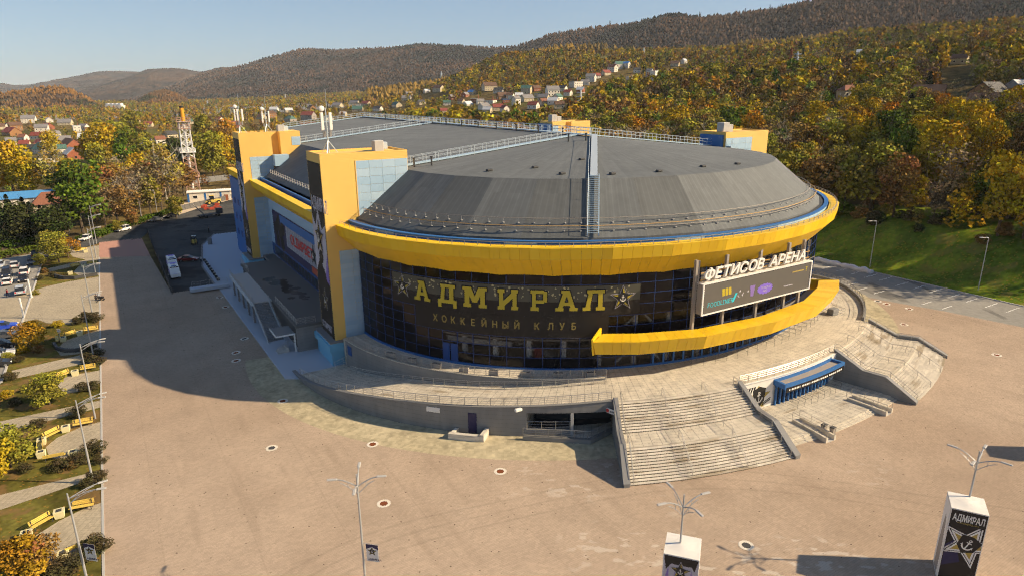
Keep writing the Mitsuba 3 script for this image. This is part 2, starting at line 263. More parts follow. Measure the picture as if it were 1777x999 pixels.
# ================================================================ the setting: terrain, ground, roads
TA = [-60, -46, -38, -30, -25, -18, -12, -5, 0, 8, 16, 24, 32, 38, 46, 60]
TD = [0, 120, 150, 200, 250, 300, 400, 500, 600, 800, 1000, 1300, 1700, 2200, 3000, 4200]
flatrow = [0, 0, 0, 0, 0, 0, 0, 0, 0, 0, 0, 2, 4, 8, 14, 20]
TZ = [flatrow, flatrow, flatrow, flatrow, flatrow, [0, 0, 0, 0, 0, 0, 0, 0, 1, 3, 5, 8, 12, 18, 30, 50], [0, 0, 0, 0, 0, 0, 1, 2, 3, 6, 10, 16, 22, 30, 50, 120],
      [0, 0, 0, 0, 0, 1, 4, 8, 12, 20, 36, 58, 70, 60, 80, 190], [0, 0, 0, 0, 1, 3, 8, 14, 21, 34, 60, 104, 85, 70, 70, 70], [0, 0, 0, 1, 4, 8, 14, 22, 31, 48, 68, 94, 80, 80, 80, 80],
      [0, 0, 0, 4, 8, 12, 20, 30, 42, 60, 80, 100, 90, 90, 100, 100], [0, 0, 0, 2, 8, 15, 27, 37, 48, 70, 92, 118, 105, 100, 100, 100],
      [0, 0, 1, 7, 15, 22, 34, 46, 57, 80, 101, 126, 110, 100, 100, 100], [0, 0, 2, 8, 16, 24, 36, 49, 61, 82, 103, 126, 115, 110, 100, 100], [0, 0, 2, 8, 16, 24, 36, 49, 61, 82, 103, 126, 115, 110, 100, 100], [0, 0, 2, 8, 16, 24, 36, 49, 61, 82, 103, 126, 115, 110, 100, 100]]
from scipy.interpolate import RegularGridInterpolator, PchipInterpolator
from scipy.ndimage import gaussian_filter
_ga = np.linspace(-60, 60, 241); _gd = np.concatenate([np.arange(0, 400, 5), np.arange(400, 4210, 15)])
_z = PchipInterpolator(TA, np.array([PchipInterpolator(TD, r)(_gd) for r in TZ]), axis=0)(_ga)
_z = gaussian_filter(_z, (4, 1)); _zi = RegularGridInterpolator((_ga, _gd), _z, bounds_error=False, fill_value=None)
def sstep(a, b, x): t = np.clip((np.asarray(x, float) - a) / (b - a), 0, 1); return t * t * (3 - 2 * t)
def hz(x, y):
    x, y = np.asarray(x, float), np.asarray(y, float); d = np.hypot(x, y); a = np.clip(np.degrees(np.arctan2(x, np.maximum(y, 1e-3))), -60, 60)
    z = _zi(np.stack([a, np.minimum(d, 4200)], -1))
    u, w = x * CA + y * SA - UC, -x * SA + y * CA - WC
    z = z + 3.5 * sstep(71.8, 84, u) * (1 - sstep(200, 300, d)) * sstep(60, 90, d)
    z = z * np.maximum(sstep(71.8, 92, u), sstep(135, 175, w))
    P = np.stack([x / 160, y / 160, x * 0], -1)
    return z + (nfbm(P, 4, 3) - .5) * np.minimum(60, np.maximum(0, z - 6) * .32) * 1.0
az = np.radians(np.concatenate([np.linspace(-75, -46, 12)[:-1], np.linspace(-46, 46, 520), np.linspace(46, 75, 12)[1:]])); dd = np.concatenate([[2, 25, 50, 70], np.linspace(85, 420, 90), np.geomspace(425, 4200, 130)])
A_, D_ = np.meshgrid(az, dd, indexing='ij'); X_, Y_ = D_ * np.sin(A_), D_ * np.cos(A_)
def grid_mesh(X, Y, Z):
    n, m = X.shape; i, j = np.meshgrid(np.arange(n - 1), np.arange(m - 1), indexing='ij'); p = (i * m + j).ravel()
    return np.stack([X, Y, Z], -1).reshape(-1, 3), np.vstack([np.stack([p, p + m + 1, p + 1], 1), np.stack([p, p + m, p + m + 1], 1)])[:, ::-1]
ndz = np.where((D_ > 850), 0, 0)
Zt = hz(X_, Y_) - 0.04
mask = D_ < 1250
near = dd <= 1300; farm = dd >= 1280
put('ground', grid_mesh(X_[:, near], Y_[:, near], Zt[:, near]), 'leaf_litter', smooth=True, kind='structure')
# the long forested ridge and the hills far behind it
def ridge(name, prof, dist, back, foot, seed, amp, n=420, rows=70, zfoot=0., rough=1.0):
    """prof: (azimuth, skyline height) pairs; dist: (azimuth, distance of the crest); the slope runs from the foot in front of the crest to the valley behind it."""
    pa = [p[0] for p in prof]; a = np.linspace(pa[0], pa[-1], n); H = PchipInterpolator(pa, [p[1] for p in prof])(a); C = PchipInterpolator([p[0] for p in dist], [p[1] for p in dist])(a)
    t = np.linspace(0, 1.35, rows); Am, Tm = np.meshgrid(np.radians(a), t, indexing='ij'); Hm, Cm = H[:, None], C[:, None]
    foot = Cm * .38 if foot == 0 else foot; Dm = np.where(Tm < 1, Cm - foot * (1 - Tm), Cm + back * (Tm - 1) / .35); prof_ = np.where(Tm < 1, sstep(0, 1, Tm) ** .85 * .55 + Tm * .45, 1 - sstep(1, 1.35, Tm))
    X, Y = Dm * np.sin(Am), Dm * np.cos(Am)
    rid = 1 - 2 * np.abs(nfbm(np.stack([X / (amp * 7), Y / (amp * 7), X * 0], -1), 4, seed) - .5)
    Z = zfoot + (Hm - zfoot) * prof_ + (rid - .75) * amp * np.sin(np.clip(Tm, 0, 1) * np.pi) ** .7
    Z += rough * 7 * (nnoise(np.stack([X / 11, Y / 11, X * 0], -1), seed) - .5)
    put(name, grid_mesh(X, Y, Z), 'hill_forest', smooth=True, kind='structure')
    return a, H, C
RID = ridge('ridge', [(-31.82, -83), (-28.59, 10), (-26.51, 69), (-24.59, 137), (-21.07, 202), (-19.50, 239), (-17.64, 271), (-16.59, 286), (-14.08, 275), (-10.12, 275), (-7.54, 278), (-4.92, 259), (-0.02, 232), (1.76, 247), (3.82, 271), (7.30, 271), (9.66, 267), (11.06, 272), (12.49, 275), (15.83, 253), (18.51, 253), (20.61, 251), (22.93, 261), (24.90, 267), (27.27, 253), (29.58, 254), (32.38, 249), (34.46, 251), (36.75, 239), (40.36, 237), (49.87, 206)],
      [(-32, 4900), (-20, 4500), (-10, 3950), (0, 3200), (8, 2700), (16, 2300), (24, 2050), (38, 1900), (54, 1850)], 1500, 0, 5, 80)
ridge('far_ridge', [(-53.16, 74), (-42.45, 110), (-36.75, 153), (-35.59, 127), (-34.19, 166), (-32.75, 206), (-30.16, 283), (-28.37, 277), (-26.31, 212), (-21.49, 75), (-17.21, -23)], [(-56, 9000), (-16, 9000)], 2500, 3000, 21, 110, 260, 40)
ridge('middle_ridge', [(-33.53, -42), (-31.82, 73), (-30.05, 134), (-28.37, 202), (-27.46, 236), (-25.57, 241), (-24.11, 216), (-22.61, 253), (-20.65, 248), (-17.21, 195), (-11.80, 75)], [(-33.5, 6500), (-10, 6500)], 1800, 1900, 33, 90, 260, 40)
ridge('small_hill', [(-49.40, 5), (-42.45, 22), (-38.56, 31), (-36.75, 36), (-35.59, 44), (-34.19, 55), (-33.39, 56), (-32.14, 36), (-31.12, 8), (-30.41, -8)], [(-50, 2300), (-30, 2300)], 500, 420, 44, 14, 240, 40)
ridge('low_hill', [(-30.05, -15), (-29.07, -0), (-27.92, 31), (-27.01, 44), (-26.04, 35), (-25.18, 11), (-24.35, -16)], [(-31.5, 2600), (-24, 2600)], 400, 380, 47, 9, 160, 40)
ridge('back_slope', [(-11.80, 39), (-5.78, 60), (-2.86, 75), (-0.02, 91), (2.33, 112), (4.97, 120), (7.30, 118), (9.66, 111), (11.06, 104), (16.10, 109), (18.25, 123), (21.20, 127), (24.90, 133), (29.58, 140), (33.86, 138), (36.75, 138), (49.87, 122)], [(-12, 1500), (0, 1380), (8, 1360), (16, 1410), (54, 1500)], 300, 350, 51, 18, 300, 60, rough=1.0)
# near ground
P2 = lambda pts: sg.Polygon(pts)
LP = lambda pts: [tuple(LW((u, w, 0))[:2]) for u, w in pts]
plaza_far, plaza_near = (-105.48,163.39), (-35.17,46.82)
e_ = np.array(plaza_near) - np.array(plaza_far); e_ /= np.linalg.norm(e_); pn = tuple(np.array(plaza_near) + e_ * 60)
put('plaza', flat(P2([plaza_far, pn, (60, -5), (140, -5), tuple(LW((64, -92, 0))[:2]), *LP([(58.2, -49.5), (56, -37.6), (53.7, -30.2), (51.5, -22), (40, 10), (-40, 20), (-57, 56), (-60, 56)]), (-71.35,131.85), (-92.89,164.39)]), 0.0), 'paver', kind='structure')
put('pink_paving', flat(P2([(-105.48,163.39),(-92.89,164.39),(-107.29,186.90),(-116.17,181.11)]), 0.0), 'pink_paver', kind='structure')
put('parking_lot', flat(P2(LP([(30, -30), (44, -60), (64, -92), (71.3, -100), (71.3, 165), (30, 165)])), -0.012), 'pale_asphalt', kind='structure')
put('road', flat(P2([(-120.53,161.10),(-124.72,178.57),(-120.30,195.78),(-118.32,210.05),(-116.89,224.08),(-115.27,240.00),(-111.54,266.00),(-107.53,272.67),(-86.62,217.47),(-87.40,189.18),(-100.01,206.73),(-109.16,193.53),(-106.77,185.31),(-115.71,180.36),(-116.86,168.91)]), 0.0), 'dark_asphalt', kind='structure')
put('service_yard', flat(P2([*[(-109.16,193.53),(-100.01,206.73),(-87.40,189.18),(-88.52,217.40)], *LP([(-42, 120), (-42, 40), (-54, 55)]), (-71.47,131.84)]), 0.006), 'dark_asphalt', kind='structure')
put('side_pavement', prism(P2(LP([(-56.3, -1.8), (-57, 54), (-57.2, 75), (-54, 100), (-49, 114), (-42, 114), (-42, 8), (-45.6, -.6), (-51, -5)])), 0.0, 0.15), 'pad_concrete', kind='structure')
put('band_paving', arc(54.5, 60.8, -100, -27, -.1, .005), 'band_paver', loc=True, kind='structure')
put('band_paving', arc(54.5, 60.3, 28.5, 80, -.1, .005), 'band_paver', loc=True, kind='structure')
put('kerb', box(71.3, 71.62, -100, 165, -.1, .14), 'pale_concrete', loc=True, kind='structure')
put('lawn_slope', None or (lambda g: grid_mesh(*g))((lambda U, V: (lambda q: (q[..., 0], q[..., 1], hz(q[..., 0], q[..., 1]) + .12 * sstep(71.6, 72.4, U) + .45 * nfbm(np.stack([q[..., 0] / 5, q[..., 1] / 5, 0 * U], -1), 3, 5) * sstep(71.7, 76, U)))(LW(np.stack([U, V, 0 * U], -1))))(*np.meshgrid(np.linspace(71.6, 104, 50), np.linspace(-110, 150, 200), indexing='ij'))), 'lawn', smooth=True, kind='structure')
for u0, u1, w in [(64.9, 68.7, -6.3), (65.4, 70.4, -9.5), (65.6, 70.6, -12.8), (65.6, 70.6, -16), (66, 71, -19.1), (65, 70, -23.3), (65.9, 70.7, -26.5), (65.9, 70.7, -29.7), (65.6, 69.9, -33.5), (65.3, 70, -36.8), (64.7, 69.7, -40.4), (64.9, 70, -43.9), (65, 70, -47.4), (65, 70, -50.8),
                  (56.2, 60.6, -17.5), (55.6, 59.4, -24), (56.6, 60.2, -33), (57, 60.6, -36.5), (54.8, 58.8, -20.8)]:
    put('parking_line', box(u0, u1, w - .07, w + .07, -.01, .002), 'line_white', 'parking_lot', True)
# park west of the plaza
put('lawn', flat(P2([plaza_far, pn, (-52, 20), (-80, 30), (-69.62,75.53), (-74.18,87.51), (-90.03,114.07), (-113.42,153.09), (-117.68,161.18), (-116.86,168.91), (-115.27,179.62)]), -0.004), 'dry_lawn', kind='structure')
put('west_parking', flat(P2([(-69.62,75.53), (-74.18,87.51), (-90.03,114.07), (-113.42,153.09), (-123.43,170.75), (-129.98,162.07), (-137.56,157.02), (-123.19,122.75), (-74.52,69.65)]), -0.002), 'pale_asphalt', kind='structure')
PATHS = {'path': [[(-75.89,91.90),(-73.04,89.17),(-64.82,95.97),(-67.16,99.86)], [(-66.48,75.26),(-56.23,81.73),(-54.98,79.65),(-62.22,73.65),(-64.65,72.88)], [(-54.66,59.05),(-45.73,64.32),(-45.03,63.17),(-52.55,56.32)], [(-111.27,152.59),(-105.86,164.01),(-103.65,160.35),(-108.83,149.40)],
    [(-102.89,129.05),(-102.01,134.56),(-101.14,137.27),(-98.83,141.06),(-94.45,145.10),(-77.09,116.31),(-80.43,112.66),(-85.21,113.52),(-88.65,115.74),(-90.03,114.07),(-98.00,111.05),(-110.63,126.86)]],
  'seating_bay': [[(-118.46,170.90),(-113.95,177.43),(-105.86,164.01),(-107.29,160.86),(-112.39,163.83)], [(-102.90,149.02),(-105.77,156.14),(-102.23,158.00),(-95.05,146.10),(-98.74,144.99)], [(-74.65,100.23),(-75.91,104.47),(-74.79,107.03),(-73.29,110.02),(-67.47,100.37),(-70.21,98.30),(-72.26,97.77)], [(-65.28,86.46),(-66.25,89.70),(-62.37,91.91),(-59.62,87.34),(-60.64,84.60),(-62.56,83.82)],
    [(-55.40,69.36),(-55.50,71.57),(-54.18,74.37),(-52.54,75.62),(-49.97,71.36),(-50.15,67.98),(-51.89,66.55),(-53.41,67.04)], [(-44.73,50.99),(-45.37,52.81),(-44.57,55.20),(-43.34,57.19),(-42.09,58.28),(-38.32,52.04),(-38.80,50.81),(-40.44,49.01),(-42.79,49.14)]]}
for nm, L_ in PATHS.items():
    for i, q in enumerate(L_): put(nm, flat(P2(q), .002 + .001 * i), 'light_paver', kind='structure')
def ribbon(name, pts, wd, h, bsdf, **kw):
    return put(name, prism(sg.LineString(pts).buffer(wd / 2, cap_style=2, join_style=2), -.05, h), bsdf, **kw)
ribbon('kerb', [(-74.18,87.51), (-90.03,114.07), (-113.42,153.09)], .3, .13, 'pale_concrete', kind='structure')
ribbon('kerb', [plaza_far, tuple(np.array(plaza_near) + e_ * 20)], .22, .05, 'pale_concrete', kind='structure')
ribbon('kerb', [(-133.87,155.95),(-130.90,163.30),(-126.26,169.31),(-123.89,171.43)], .4, .15, 'pale_concrete', kind='structure')
ribbon('kerb', [(-119.91,186.49),(-120.81,196.66),(-118.86,211.05),(-117.45,225.20)], .3, .15, 'pale_concrete', kind='structure')
ribbon('kerb', LP([(-57.3, 57), (-57.4, 75), (-54.2, 100), (-49, 114.5)]), .3, .3, 'mid_grey', kind='structure')
# ================================================================ the arena
arena = thing('arena', 'large oval ice arena with grey roof, yellow canopy and dark glass front', 'arena')
ZG, ZT = 4.37, 17.6; RG, RC, RE, RF = 43.6, 46.8, 43.4, 34.9; ZC, ZE, ZF, ZR = 21.6, 22.2, 28.7, 32.3; WB = 118.0
def ell_line(r, a0, a1, n, z): a = np.linspace(a0, a1, n); return np.column_stack([EL(r, a), np.full(n, z)])
# roof: facets of the front cone, the flat upper cone, the two long slopes of each side
NF = 16; fa = np.linspace(-90, 90, NF + 1)
low = [np.r_[EL(RE, a), ZE] for a in fa]; hi = [np.r_[EL(RF, a), ZF] for a in fa]; apex = np.array([0, -1.5, ZR])
def slab(q, th=0.25):                              # a roof facet: a polygon with thickness downwards
    q = np.asarray(q, float); n = len(q); v = np.vstack([q, q - [0, 0, th]]); f = [[0, i, i + 1] for i in range(1, n - 1)] + [[n, n + i + 1, n + i] for i in range(1, n - 1)]
    for i in range(n): j = (i + 1) % n; f += [[i, i + n, j + n], [i, j + n, j]]
    return v, np.array(f)
for i in range(NF):
    put('roof_facet', slab([low[i], low[i + 1], hi[i + 1], hi[i]]), 'membrane_shaded' if i in (2, 4, 6) else 'membrane', arena, True)  # three left facets painted darker, as if turned from the sun
    put('upper_roof', slab([hi[i], hi[i + 1], apex + [0, .02 * (i % 2), 0]]), 'membrane', arena, True)
for s in (-1, 1):
    for w0, w1 in ((0, 31), (31, 64), (64, 94)):
        o = (lambda q: q if s > 0 else q[::-1])
        put('upper_roof', slab(o([(0, w0 - (1.5 if w0 == 0 else 0), ZR), (s * RF, w0, ZF), (s * RF, w1, ZF), (0, w1, ZR)])), 'membrane', arena, True)
        put('roof_facet', slab(o([(s * RF, w0, ZF), (s * RE, w0, ZE), (s * RE, w1, ZE), (s * RF, w1, ZF)])), 'membrane', arena, True)
for s in (-1, 1):                                  # the roof narrows towards the far end
    o = (lambda q: q if s > 0 else q[::-1])
    put('upper_roof', slab(o([(0, 94, ZR), (s * RF, 94, ZF), (s * 26, WB, ZF + .9), (0, WB, ZR)])), 'membrane', arena, True); put('roof_facet', slab(o([(s * RF, 94, ZF), (s * RE, 94, ZE), (s * 33, WB, ZE), (s * 26, WB, ZF + .9)])), 'membrane', arena, True)
    put('rear_wall', prism(sg.Polygon([(s * 43.4, 92), (s * 33, WB), (s * 32.6, WB), (s * 43, 92)]), 0, 21.9), 'cobalt', arena, True)
put('back_wall', M(*[hexa([(a, WB, 0), (b, WB, 0), (b, WB + .4, 0), (a, WB + .4, 0)], [(a, WB, za), (b, WB, zb), (b, WB + .4, zb), (a, WB + .4, za)]) for a, b, za, zb in ((-33, -26, 21.9, 29.2), (-26, 0, 29.2, 32), (0, 26, 32, 29.2), (26, 33, 29.2, 21.9))]), 'cobalt', arena, True)
# eave: black gutter step, blue parapet, flat gutter, canopy fascia of yellow panels, panelled soffit
put('eave', arc(RE - 1.2, RE + .5, -89, 89, 21.55, 21.95, 60), 'dark_grey', arena, True)
put('gutter', arc(RE + .2, RC - 1.0, -89, 89, 20.9, 21.05, 60), 'dark_grey', arena, True)
for i in range(30):
    a0 = -89 + 178 / 30 * i; put('parapet_panel', arc(RE + .9, RE + 1.25, a0 + .05, a0 + 178 / 30 - .05, 20.95, 21.95, 3), ('blue_panel_two', 'cobalt')[i % 5 != 2 and i < 16], arena, True)
put('parapet_cap', arc(RE + .7, RE + 1.4, -89, 89, 21.95, 22.1, 60), 'cobalt', arena, True)
NC = 116; kn = [-89, -79, -69, -59, -49, -39, -29, -19, -9, 1, 11, 21, 31, 41, 51, 61, 71, 80, 89]           # the canopy is a polygon with few corners, each side of straight panels
kp = [EL(RC, a) for a in kn]; sl = [np.linalg.norm(kp[i + 1] - kp[i]) for i in range(len(kn) - 1)]
def canopy_side(P, Q, In0, In1, n, holder):
    for j in range(n):
        t0, t1 = (j + .012) / n, (j + .988) / n; p, q = lerp(P, Q, t0), lerp(P, Q, t1); i0, i1 = lerp(In0, In1, t0), lerp(In0, In1, t1)
        d0 = (i0 - p) / np.linalg.norm(i0 - p); d1 = (i1 - q) / np.linalg.norm(i1 - q)
        zb = ZC - 1.5
        put('fascia_panel', hexa([np.r_[p + d0 * .35, zb], np.r_[q + d1 * .35, zb], np.r_[q + d1 * .55, zb], np.r_[p + d0 * .55, zb]], [np.r_[p, ZC], np.r_[q, ZC], np.r_[q + d1 * 1.5, ZC + .03], np.r_[p + d0 * 1.5, ZC + .03]]), R.choice(['yellow', 'yellow', 'yellow_two', 'yellow_three']), holder, True)
        zs = ZT - .3
        put('soffit_panel', hexa([np.r_[p + d0 * .36, zb - .05], np.r_[q + d1 * .36, zb - .05], np.r_[i1, zs - .05], np.r_[i0, zs - .05]], [np.r_[p + d0 * .36, zb], np.r_[q + d1 * .36, zb], np.r_[i1, zs], np.r_[i0, zs]]), 'yellow_two', holder, True)
canopy = arena
for i in range(len(kn) - 1):
    canopy_side(kp[i], kp[i + 1], EL(RG - .1, kn[i]), EL(RG - .1, kn[i + 1]), max(3, int(sl[i] / 1.25 + .5)), canopy)
for s in (-1, 1):                                   # straight canopies between the towers
    for w0, w1 in ((7, 60.6), (67.7, 90)):
        P, Q = np.array([s * 46.9, w0]), np.array([s * 46.9, w1]); I0, I1 = np.array([s * 43.5, w0]), np.array([s * 43.5, w1])
        if s > 0: P, Q, I0, I1 = Q, P, I1, I0
        if s < 0: P, Q, I0, I1 = Q, P, I1, I0
        canopy_side(*((P, Q, I0, I1) if s < 0 else (Q, P, I1, I0)), int((w1 - w0) / 1.8), arena)
        put('gutter', box(*sorted((s * 43.3, s * 45.4)), w0, w1, 20.9, 21.05), 'dark_grey', arena, True)
        put('parapet_panel', box(*sorted((s * 44.3, s * 44.6)), w0, w1, 20.95, 22.0), 'cobalt', arena, True)
# glass front: panes between blue mullions, sill, floors and columns inside
NCOL = 52; ca = np.linspace(-88.4, 88.4, NCOL + 1); rz = np.linspace(ZG + .28, ZT, 10)
hidden = []
for i in range(NCOL):
    for j in range(9):
        m = arc(RG - .05, RG, ca[i] + .06, ca[i + 1] - .06, rz[j] + .04, rz[j + 1] - .04, 1)
        mid = (ca[i] + ca[i + 1]) / 2; behind = mid > 34 or (mid > -27 and j in (2, 3)) or (mid > -11 and j in (5, 6))
        clear = (-60 < mid < -47 and j in (1, 2)) or (mid >= -47 and j in (1, 2)) or (mid > -29 and j in (0, 1, 2, 3, 4)) or (mid > -12)
        if behind: hidden.append(m)
        else: put('glass_pane', m, 'tinted_glass' if clear else 'dark_glass', arena, True)
put('rear_panes', M(*hidden), 'dark_glass', arena, True, kind='stuff')
for a in ca: put('mullion', arc(RG - .12, RG + .05, a - .055, a + .055, ZG, ZT, 1), 'mullion', arena, True)
for z in rz: put('transom', arc(RG - .1, RG + .04, -88.4, 88.4, z - .035, z + .035, 80), 'mullion', arena, True)
put('sill', arc(RG - .1, RG + .16, -88.4, 88.4, ZG, ZG + .28, 80), 'cobalt', arena, True)
for z in (ZG - .25, 8.4, 12.6, ZT - .2): put('floor_slab', arc(30, RG - .35, -88, 88, z, z + .22, 60), 'interior_floor', arena, True)
put('core_wall', arc(33.0, 33.4, -89, 89, ZG, ZT, 60), 'interior_dark', arena, True)
for a in np.arange(-84, 85, 6.72): put('column', arc(42.2, 42.8, a - .42, a + .42, ZG, ZT, 1), 'white_paint', arena, True)
for a0, a1, z0, z1 in ((-27, -22, 8.7, 12.4), (-18, -23, 8.7, 12.4), (-27, -22, 4.6, 8.3), (-18, -23, 4.6, 8.3), (-18, -13, 12.8, 17)):
    p, q = np.r_[EL(42.2, a0), z0], np.r_[EL(42.2, a1), z1]; put('brace', bar(p, q, .16, 6), 'white_paint', arena, True)
put('inner_stair', M(*[arc(39.5, 41, -50 + k * .9, -50 + (k + 1) * .9, 8.0 - .26 * k, 8.3 - .26 * k, 1) for k in range(14)]), 'pale_concrete', arena, True)
put('inner_banner', arc(41.2, 41.25, -43.2, -41.6, 5.0, 6.6, 1), 'red', arena, True)
put('inner_fascia', arc(42.6, 42.9, -61, -47, 7.3, 8.0, 6), 'pale_concrete', arena, True)
put('entrance_door', M(arc(RG + .02, RG + .1, -61.1, -59.6, ZG + .28, 7.2, 1), arc(RG + .02, RG + .1, -59.3, -57.8, ZG + .28, 7.2, 1)), 'deep_blue', arena, True, label='blue double door in the dark glass front')
for k in range(20):                                # main entrance doors below the yellow balcony
    a = -20.2 + k * 2.05; d = put('entrance_door', arc(RG + .06, RG + .16, a, a + .35, ZG + .02, 7.0, 1), 'cobalt', arena, True)
# print film on the glass
F_ = lambda a0, a1, z0, z1, r=.055: arc(RG + r, RG + r + .012, a0, a1, z0, z1)
put('window_film', M(F_(-74.2, -23.2, 13.9, 16.02)), proc_film if False else 'film_grey', arena, True)
put('window_film', M(F_(-74.2, -23.2, 11.95, 13.88), F_(-67.8, -28.8, 9.0, 11.93)), 'black_brown', arena, True)
_sp = np.random.default_rng(3)
def slab_letter(ch):                               # block capitals with serifs in a unit box one wide, one high
    B = lambda x0, y0, x1, y1: sg.box(x0, y0, x1, y1); Pg = sg.Polygon
    foot = lambda x: B(x - .17, 0, x + .17, .17); head = lambda x: B(x - .17, .83, x + .17, 1)
    st = lambda x, w=.1: B(x - w, 0, x + w, 1)
    if ch == 'А': g = [Pg([(.05, 0), (.27, 0), (.58, 1), (.36, 1)]), Pg([(.95, 0), (.73, 0), (.42, 1), (.64, 1)]), B(.28, .26, .72, .42), B(-.03, 0, .36, .15), B(.64, 0, 1.03, .15), B(.24, .86, .62, 1)]
    if ch == 'Д': g = [Pg([(.12, .1), (.32, .1), (.42, 1), (.24, 1)]), B(.62, .1, .84, 1), B(.16, .84, .94, 1), B(0, .06, 1, .24), B(0, -.16, .18, .2), B(.82, -.16, 1, .2)]
    if ch == 'М': g = [st(.16), st(.84), Pg([(.1, 1), (.34, 1), (.6, .25), (.4, .25)]), Pg([(.9, 1), (.66, 1), (.4, .25), (.6, .25)]), foot(.16), foot(.84), B(-.03, .85, .3, 1), B(.7, .85, 1.03, 1)]
    if ch == 'И': g = [st(.17), st(.83), Pg([(.2, .05), (.2, .36), (.8, .95), (.8, .64)]), foot(.17), foot(.83), head(.17), head(.83)]
    if ch == 'Р': g = [st(.22, .11), B(.2, .84, .8, 1), B(.2, .36, .8, .52), B(.74, .42, .97, .94), B(.02, 0, .5, .17), B(.02, .84, .3, 1)]
    if ch == 'Л': g = [Pg([(.02, 0), (.24, 0), (.42, 1), (.22, 1)]), B(.66, 0, .88, 1), B(.12, .84, .98, 1), B(-.08, 0, .3, .16), B(.56, 0, 1.0, .16)]
    return unary_union(g)
def on_glass(m, a, z, wd, ht, r=.09):
    p = EL(RG + r, a); q = EL(RG + r, a + .5); x = (q - p) / np.linalg.norm(q - p); x3 = np.r_[x, 0]
    return mount(m, np.r_[p, z] - x3 * wd / 2, x3 * wd, np.array([0, 0, ht]))
put('film_spark', M(*[on_glass(prism(sg.Point(0, 0).buffer(_sp.uniform(.05, .17), 3), 0, .01), a, z, 0.001, 1, .068) if False else mount(prism(sg.Point(0, 0).buffer(_sp.uniform(.05, .16), 3), 0, .006), np.r_[EL(RG + .068, a), z], np.r_[(EL(RG, a + .5) - EL(RG, a)) / np.linalg.norm(EL(RG, a + .5) - EL(RG, a)), 0], (0, 0, 1)) for a, z in zip(_sp.uniform(-73.5, -24, 130), _sp.uniform(14.3, 15.9, 130))]), 'film_light', arena, True, kind='stuff', label='small pale lights printed on the window film')
for ch, a0, a1 in (('А', -67.6, -63.8), ('Д', -61.8, -57.6), ('М', -56.1, -51.4), ('И', -49.2, -45.3), ('Р', -43.1, -39.9), ('А', -38.4, -34.6), ('Л', -33.3, -29.6)):
    wd = np.linalg.norm(EL(RG, a1) - EL(RG, a0)); g = slab_letter(ch)
    put('letter', on_glass(prism(g, 0, .03 / wd / 1.0), (a0 + a1) / 2, 12.75, wd, 2.75), 'gold', arena, True)
    put('letter_shadow', on_glass(prism(g.buffer(.05), 0, .008 / wd), (a0 + a1) / 2, 12.75, wd, 2.75, .075), 'black', arena, True)  # black printed outline behind each letter
sub = 'ХОККЕЙНЫЙ КЛУБ'; aa = np.interp(np.arange(14), [0, 8, 10, 13], [-62.7, -45.6, -41.7, -35.0])
for ch, a in zip(sub, aa):
    if ch != ' ': m = text_mesh(ch, .95, .02, True); v = np.asarray(m.vertices); v[:, 0] -= v[:, 0].mean(); m = (v * [.85, 1, 1], m.faces); put('small_letter', on_glass((m[0] + [.5, 0, 0], m[1]), a, 10.15, 1.0, 1.0, .07), 'gold_mute', arena, True)
def star(n=5, r0=.42, ph=0, rr=1.0): return sg.Polygon([(rr * (1 if k % 2 == 0 else r0) * math.sin(k * math.pi / n + ph), rr * (1 if k % 2 == 0 else r0) * math.cos(k * math.pi / n + ph)) for k in range(2 * n)])
def anchor_poly(s=1.0):
    g = [sg.box(-.06, -.55, .06, .45), sg.box(-.26, .2, .26, .31), sg.Point(0, .56).buffer(.15).difference(sg.Point(0, .56).buffer(.07)),
         sg.Point(0, -.15).buffer(.52).difference(sg.Point(0, -.10).buffer(.40)).intersection(sg.box(-1, -1, 1, -.2)), sg.Polygon([(-.6, -.28), (-.36, -.28), (-.5, .02)]), sg.Polygon([(.6, -.28), (.36, -.28), (.5, .02)])]
    from shapely import affinity
    return affinity.scale(unary_union(g), s, s, origin=(0, 0))
shield = sg.Polygon([(-.42, .36), (0, .48), (.42, .36), (.36, -.2), (0, -.5), (-.36, -.2)])
def emblem(holder, place, loc=False, body='gold', lt='lilac_grey'):
    """The club's star emblem: pale rim, black star, gold rays, black shield, pale anchor. place(mesh) puts the unit drawing on its surface."""
    k = put('emblem', place(prism(star(rr=1.12), 0, .01)), lt, holder, loc)
    put('star', M(place(prism(star(rr=1.0), .011, .022))), 'black', k, loc) if k.count('__') < 2 else None
    rays = unary_union([sg.Polygon([(0, 0), (.9 * math.sin(t), .9 * math.cos(t)), (.36 * math.sin(t + .63), .36 * math.cos(t + .63))]) for t in np.arange(5) * 2 * math.pi / 5])
    q = [('rays', prism(rays, .023, .03), body), ('shield', prism(shield, .031, .04), 'black'), ('anchor', prism(anchor_poly(.42), .041, .05), 'canvas')]
    for nm, m, b in q: put(nm, place(m), b, k if k.count('__') < 2 else holder, loc)
for a, hh in ((-71.1, 1.55), (-26.4, 1.6)):
    emblem(arena, lambda m: on_glass((np.asarray(m[0]) * [1, 1, 1] + [.5 / hh * 0 + 0, 0, 0], m[1]), a, 14.25, hh * .92, hh, .1) if False else (lambda v, f: (v, f))(*mount(m, np.r_[EL(RG + .1, a), 14.25], np.r_[(EL(RG, a + .5) - EL(RG, a)) / np.linalg.norm(EL(RG, a + .5) - EL(RG, a)), 0] * hh, np.array([0, 0, hh]))), True)
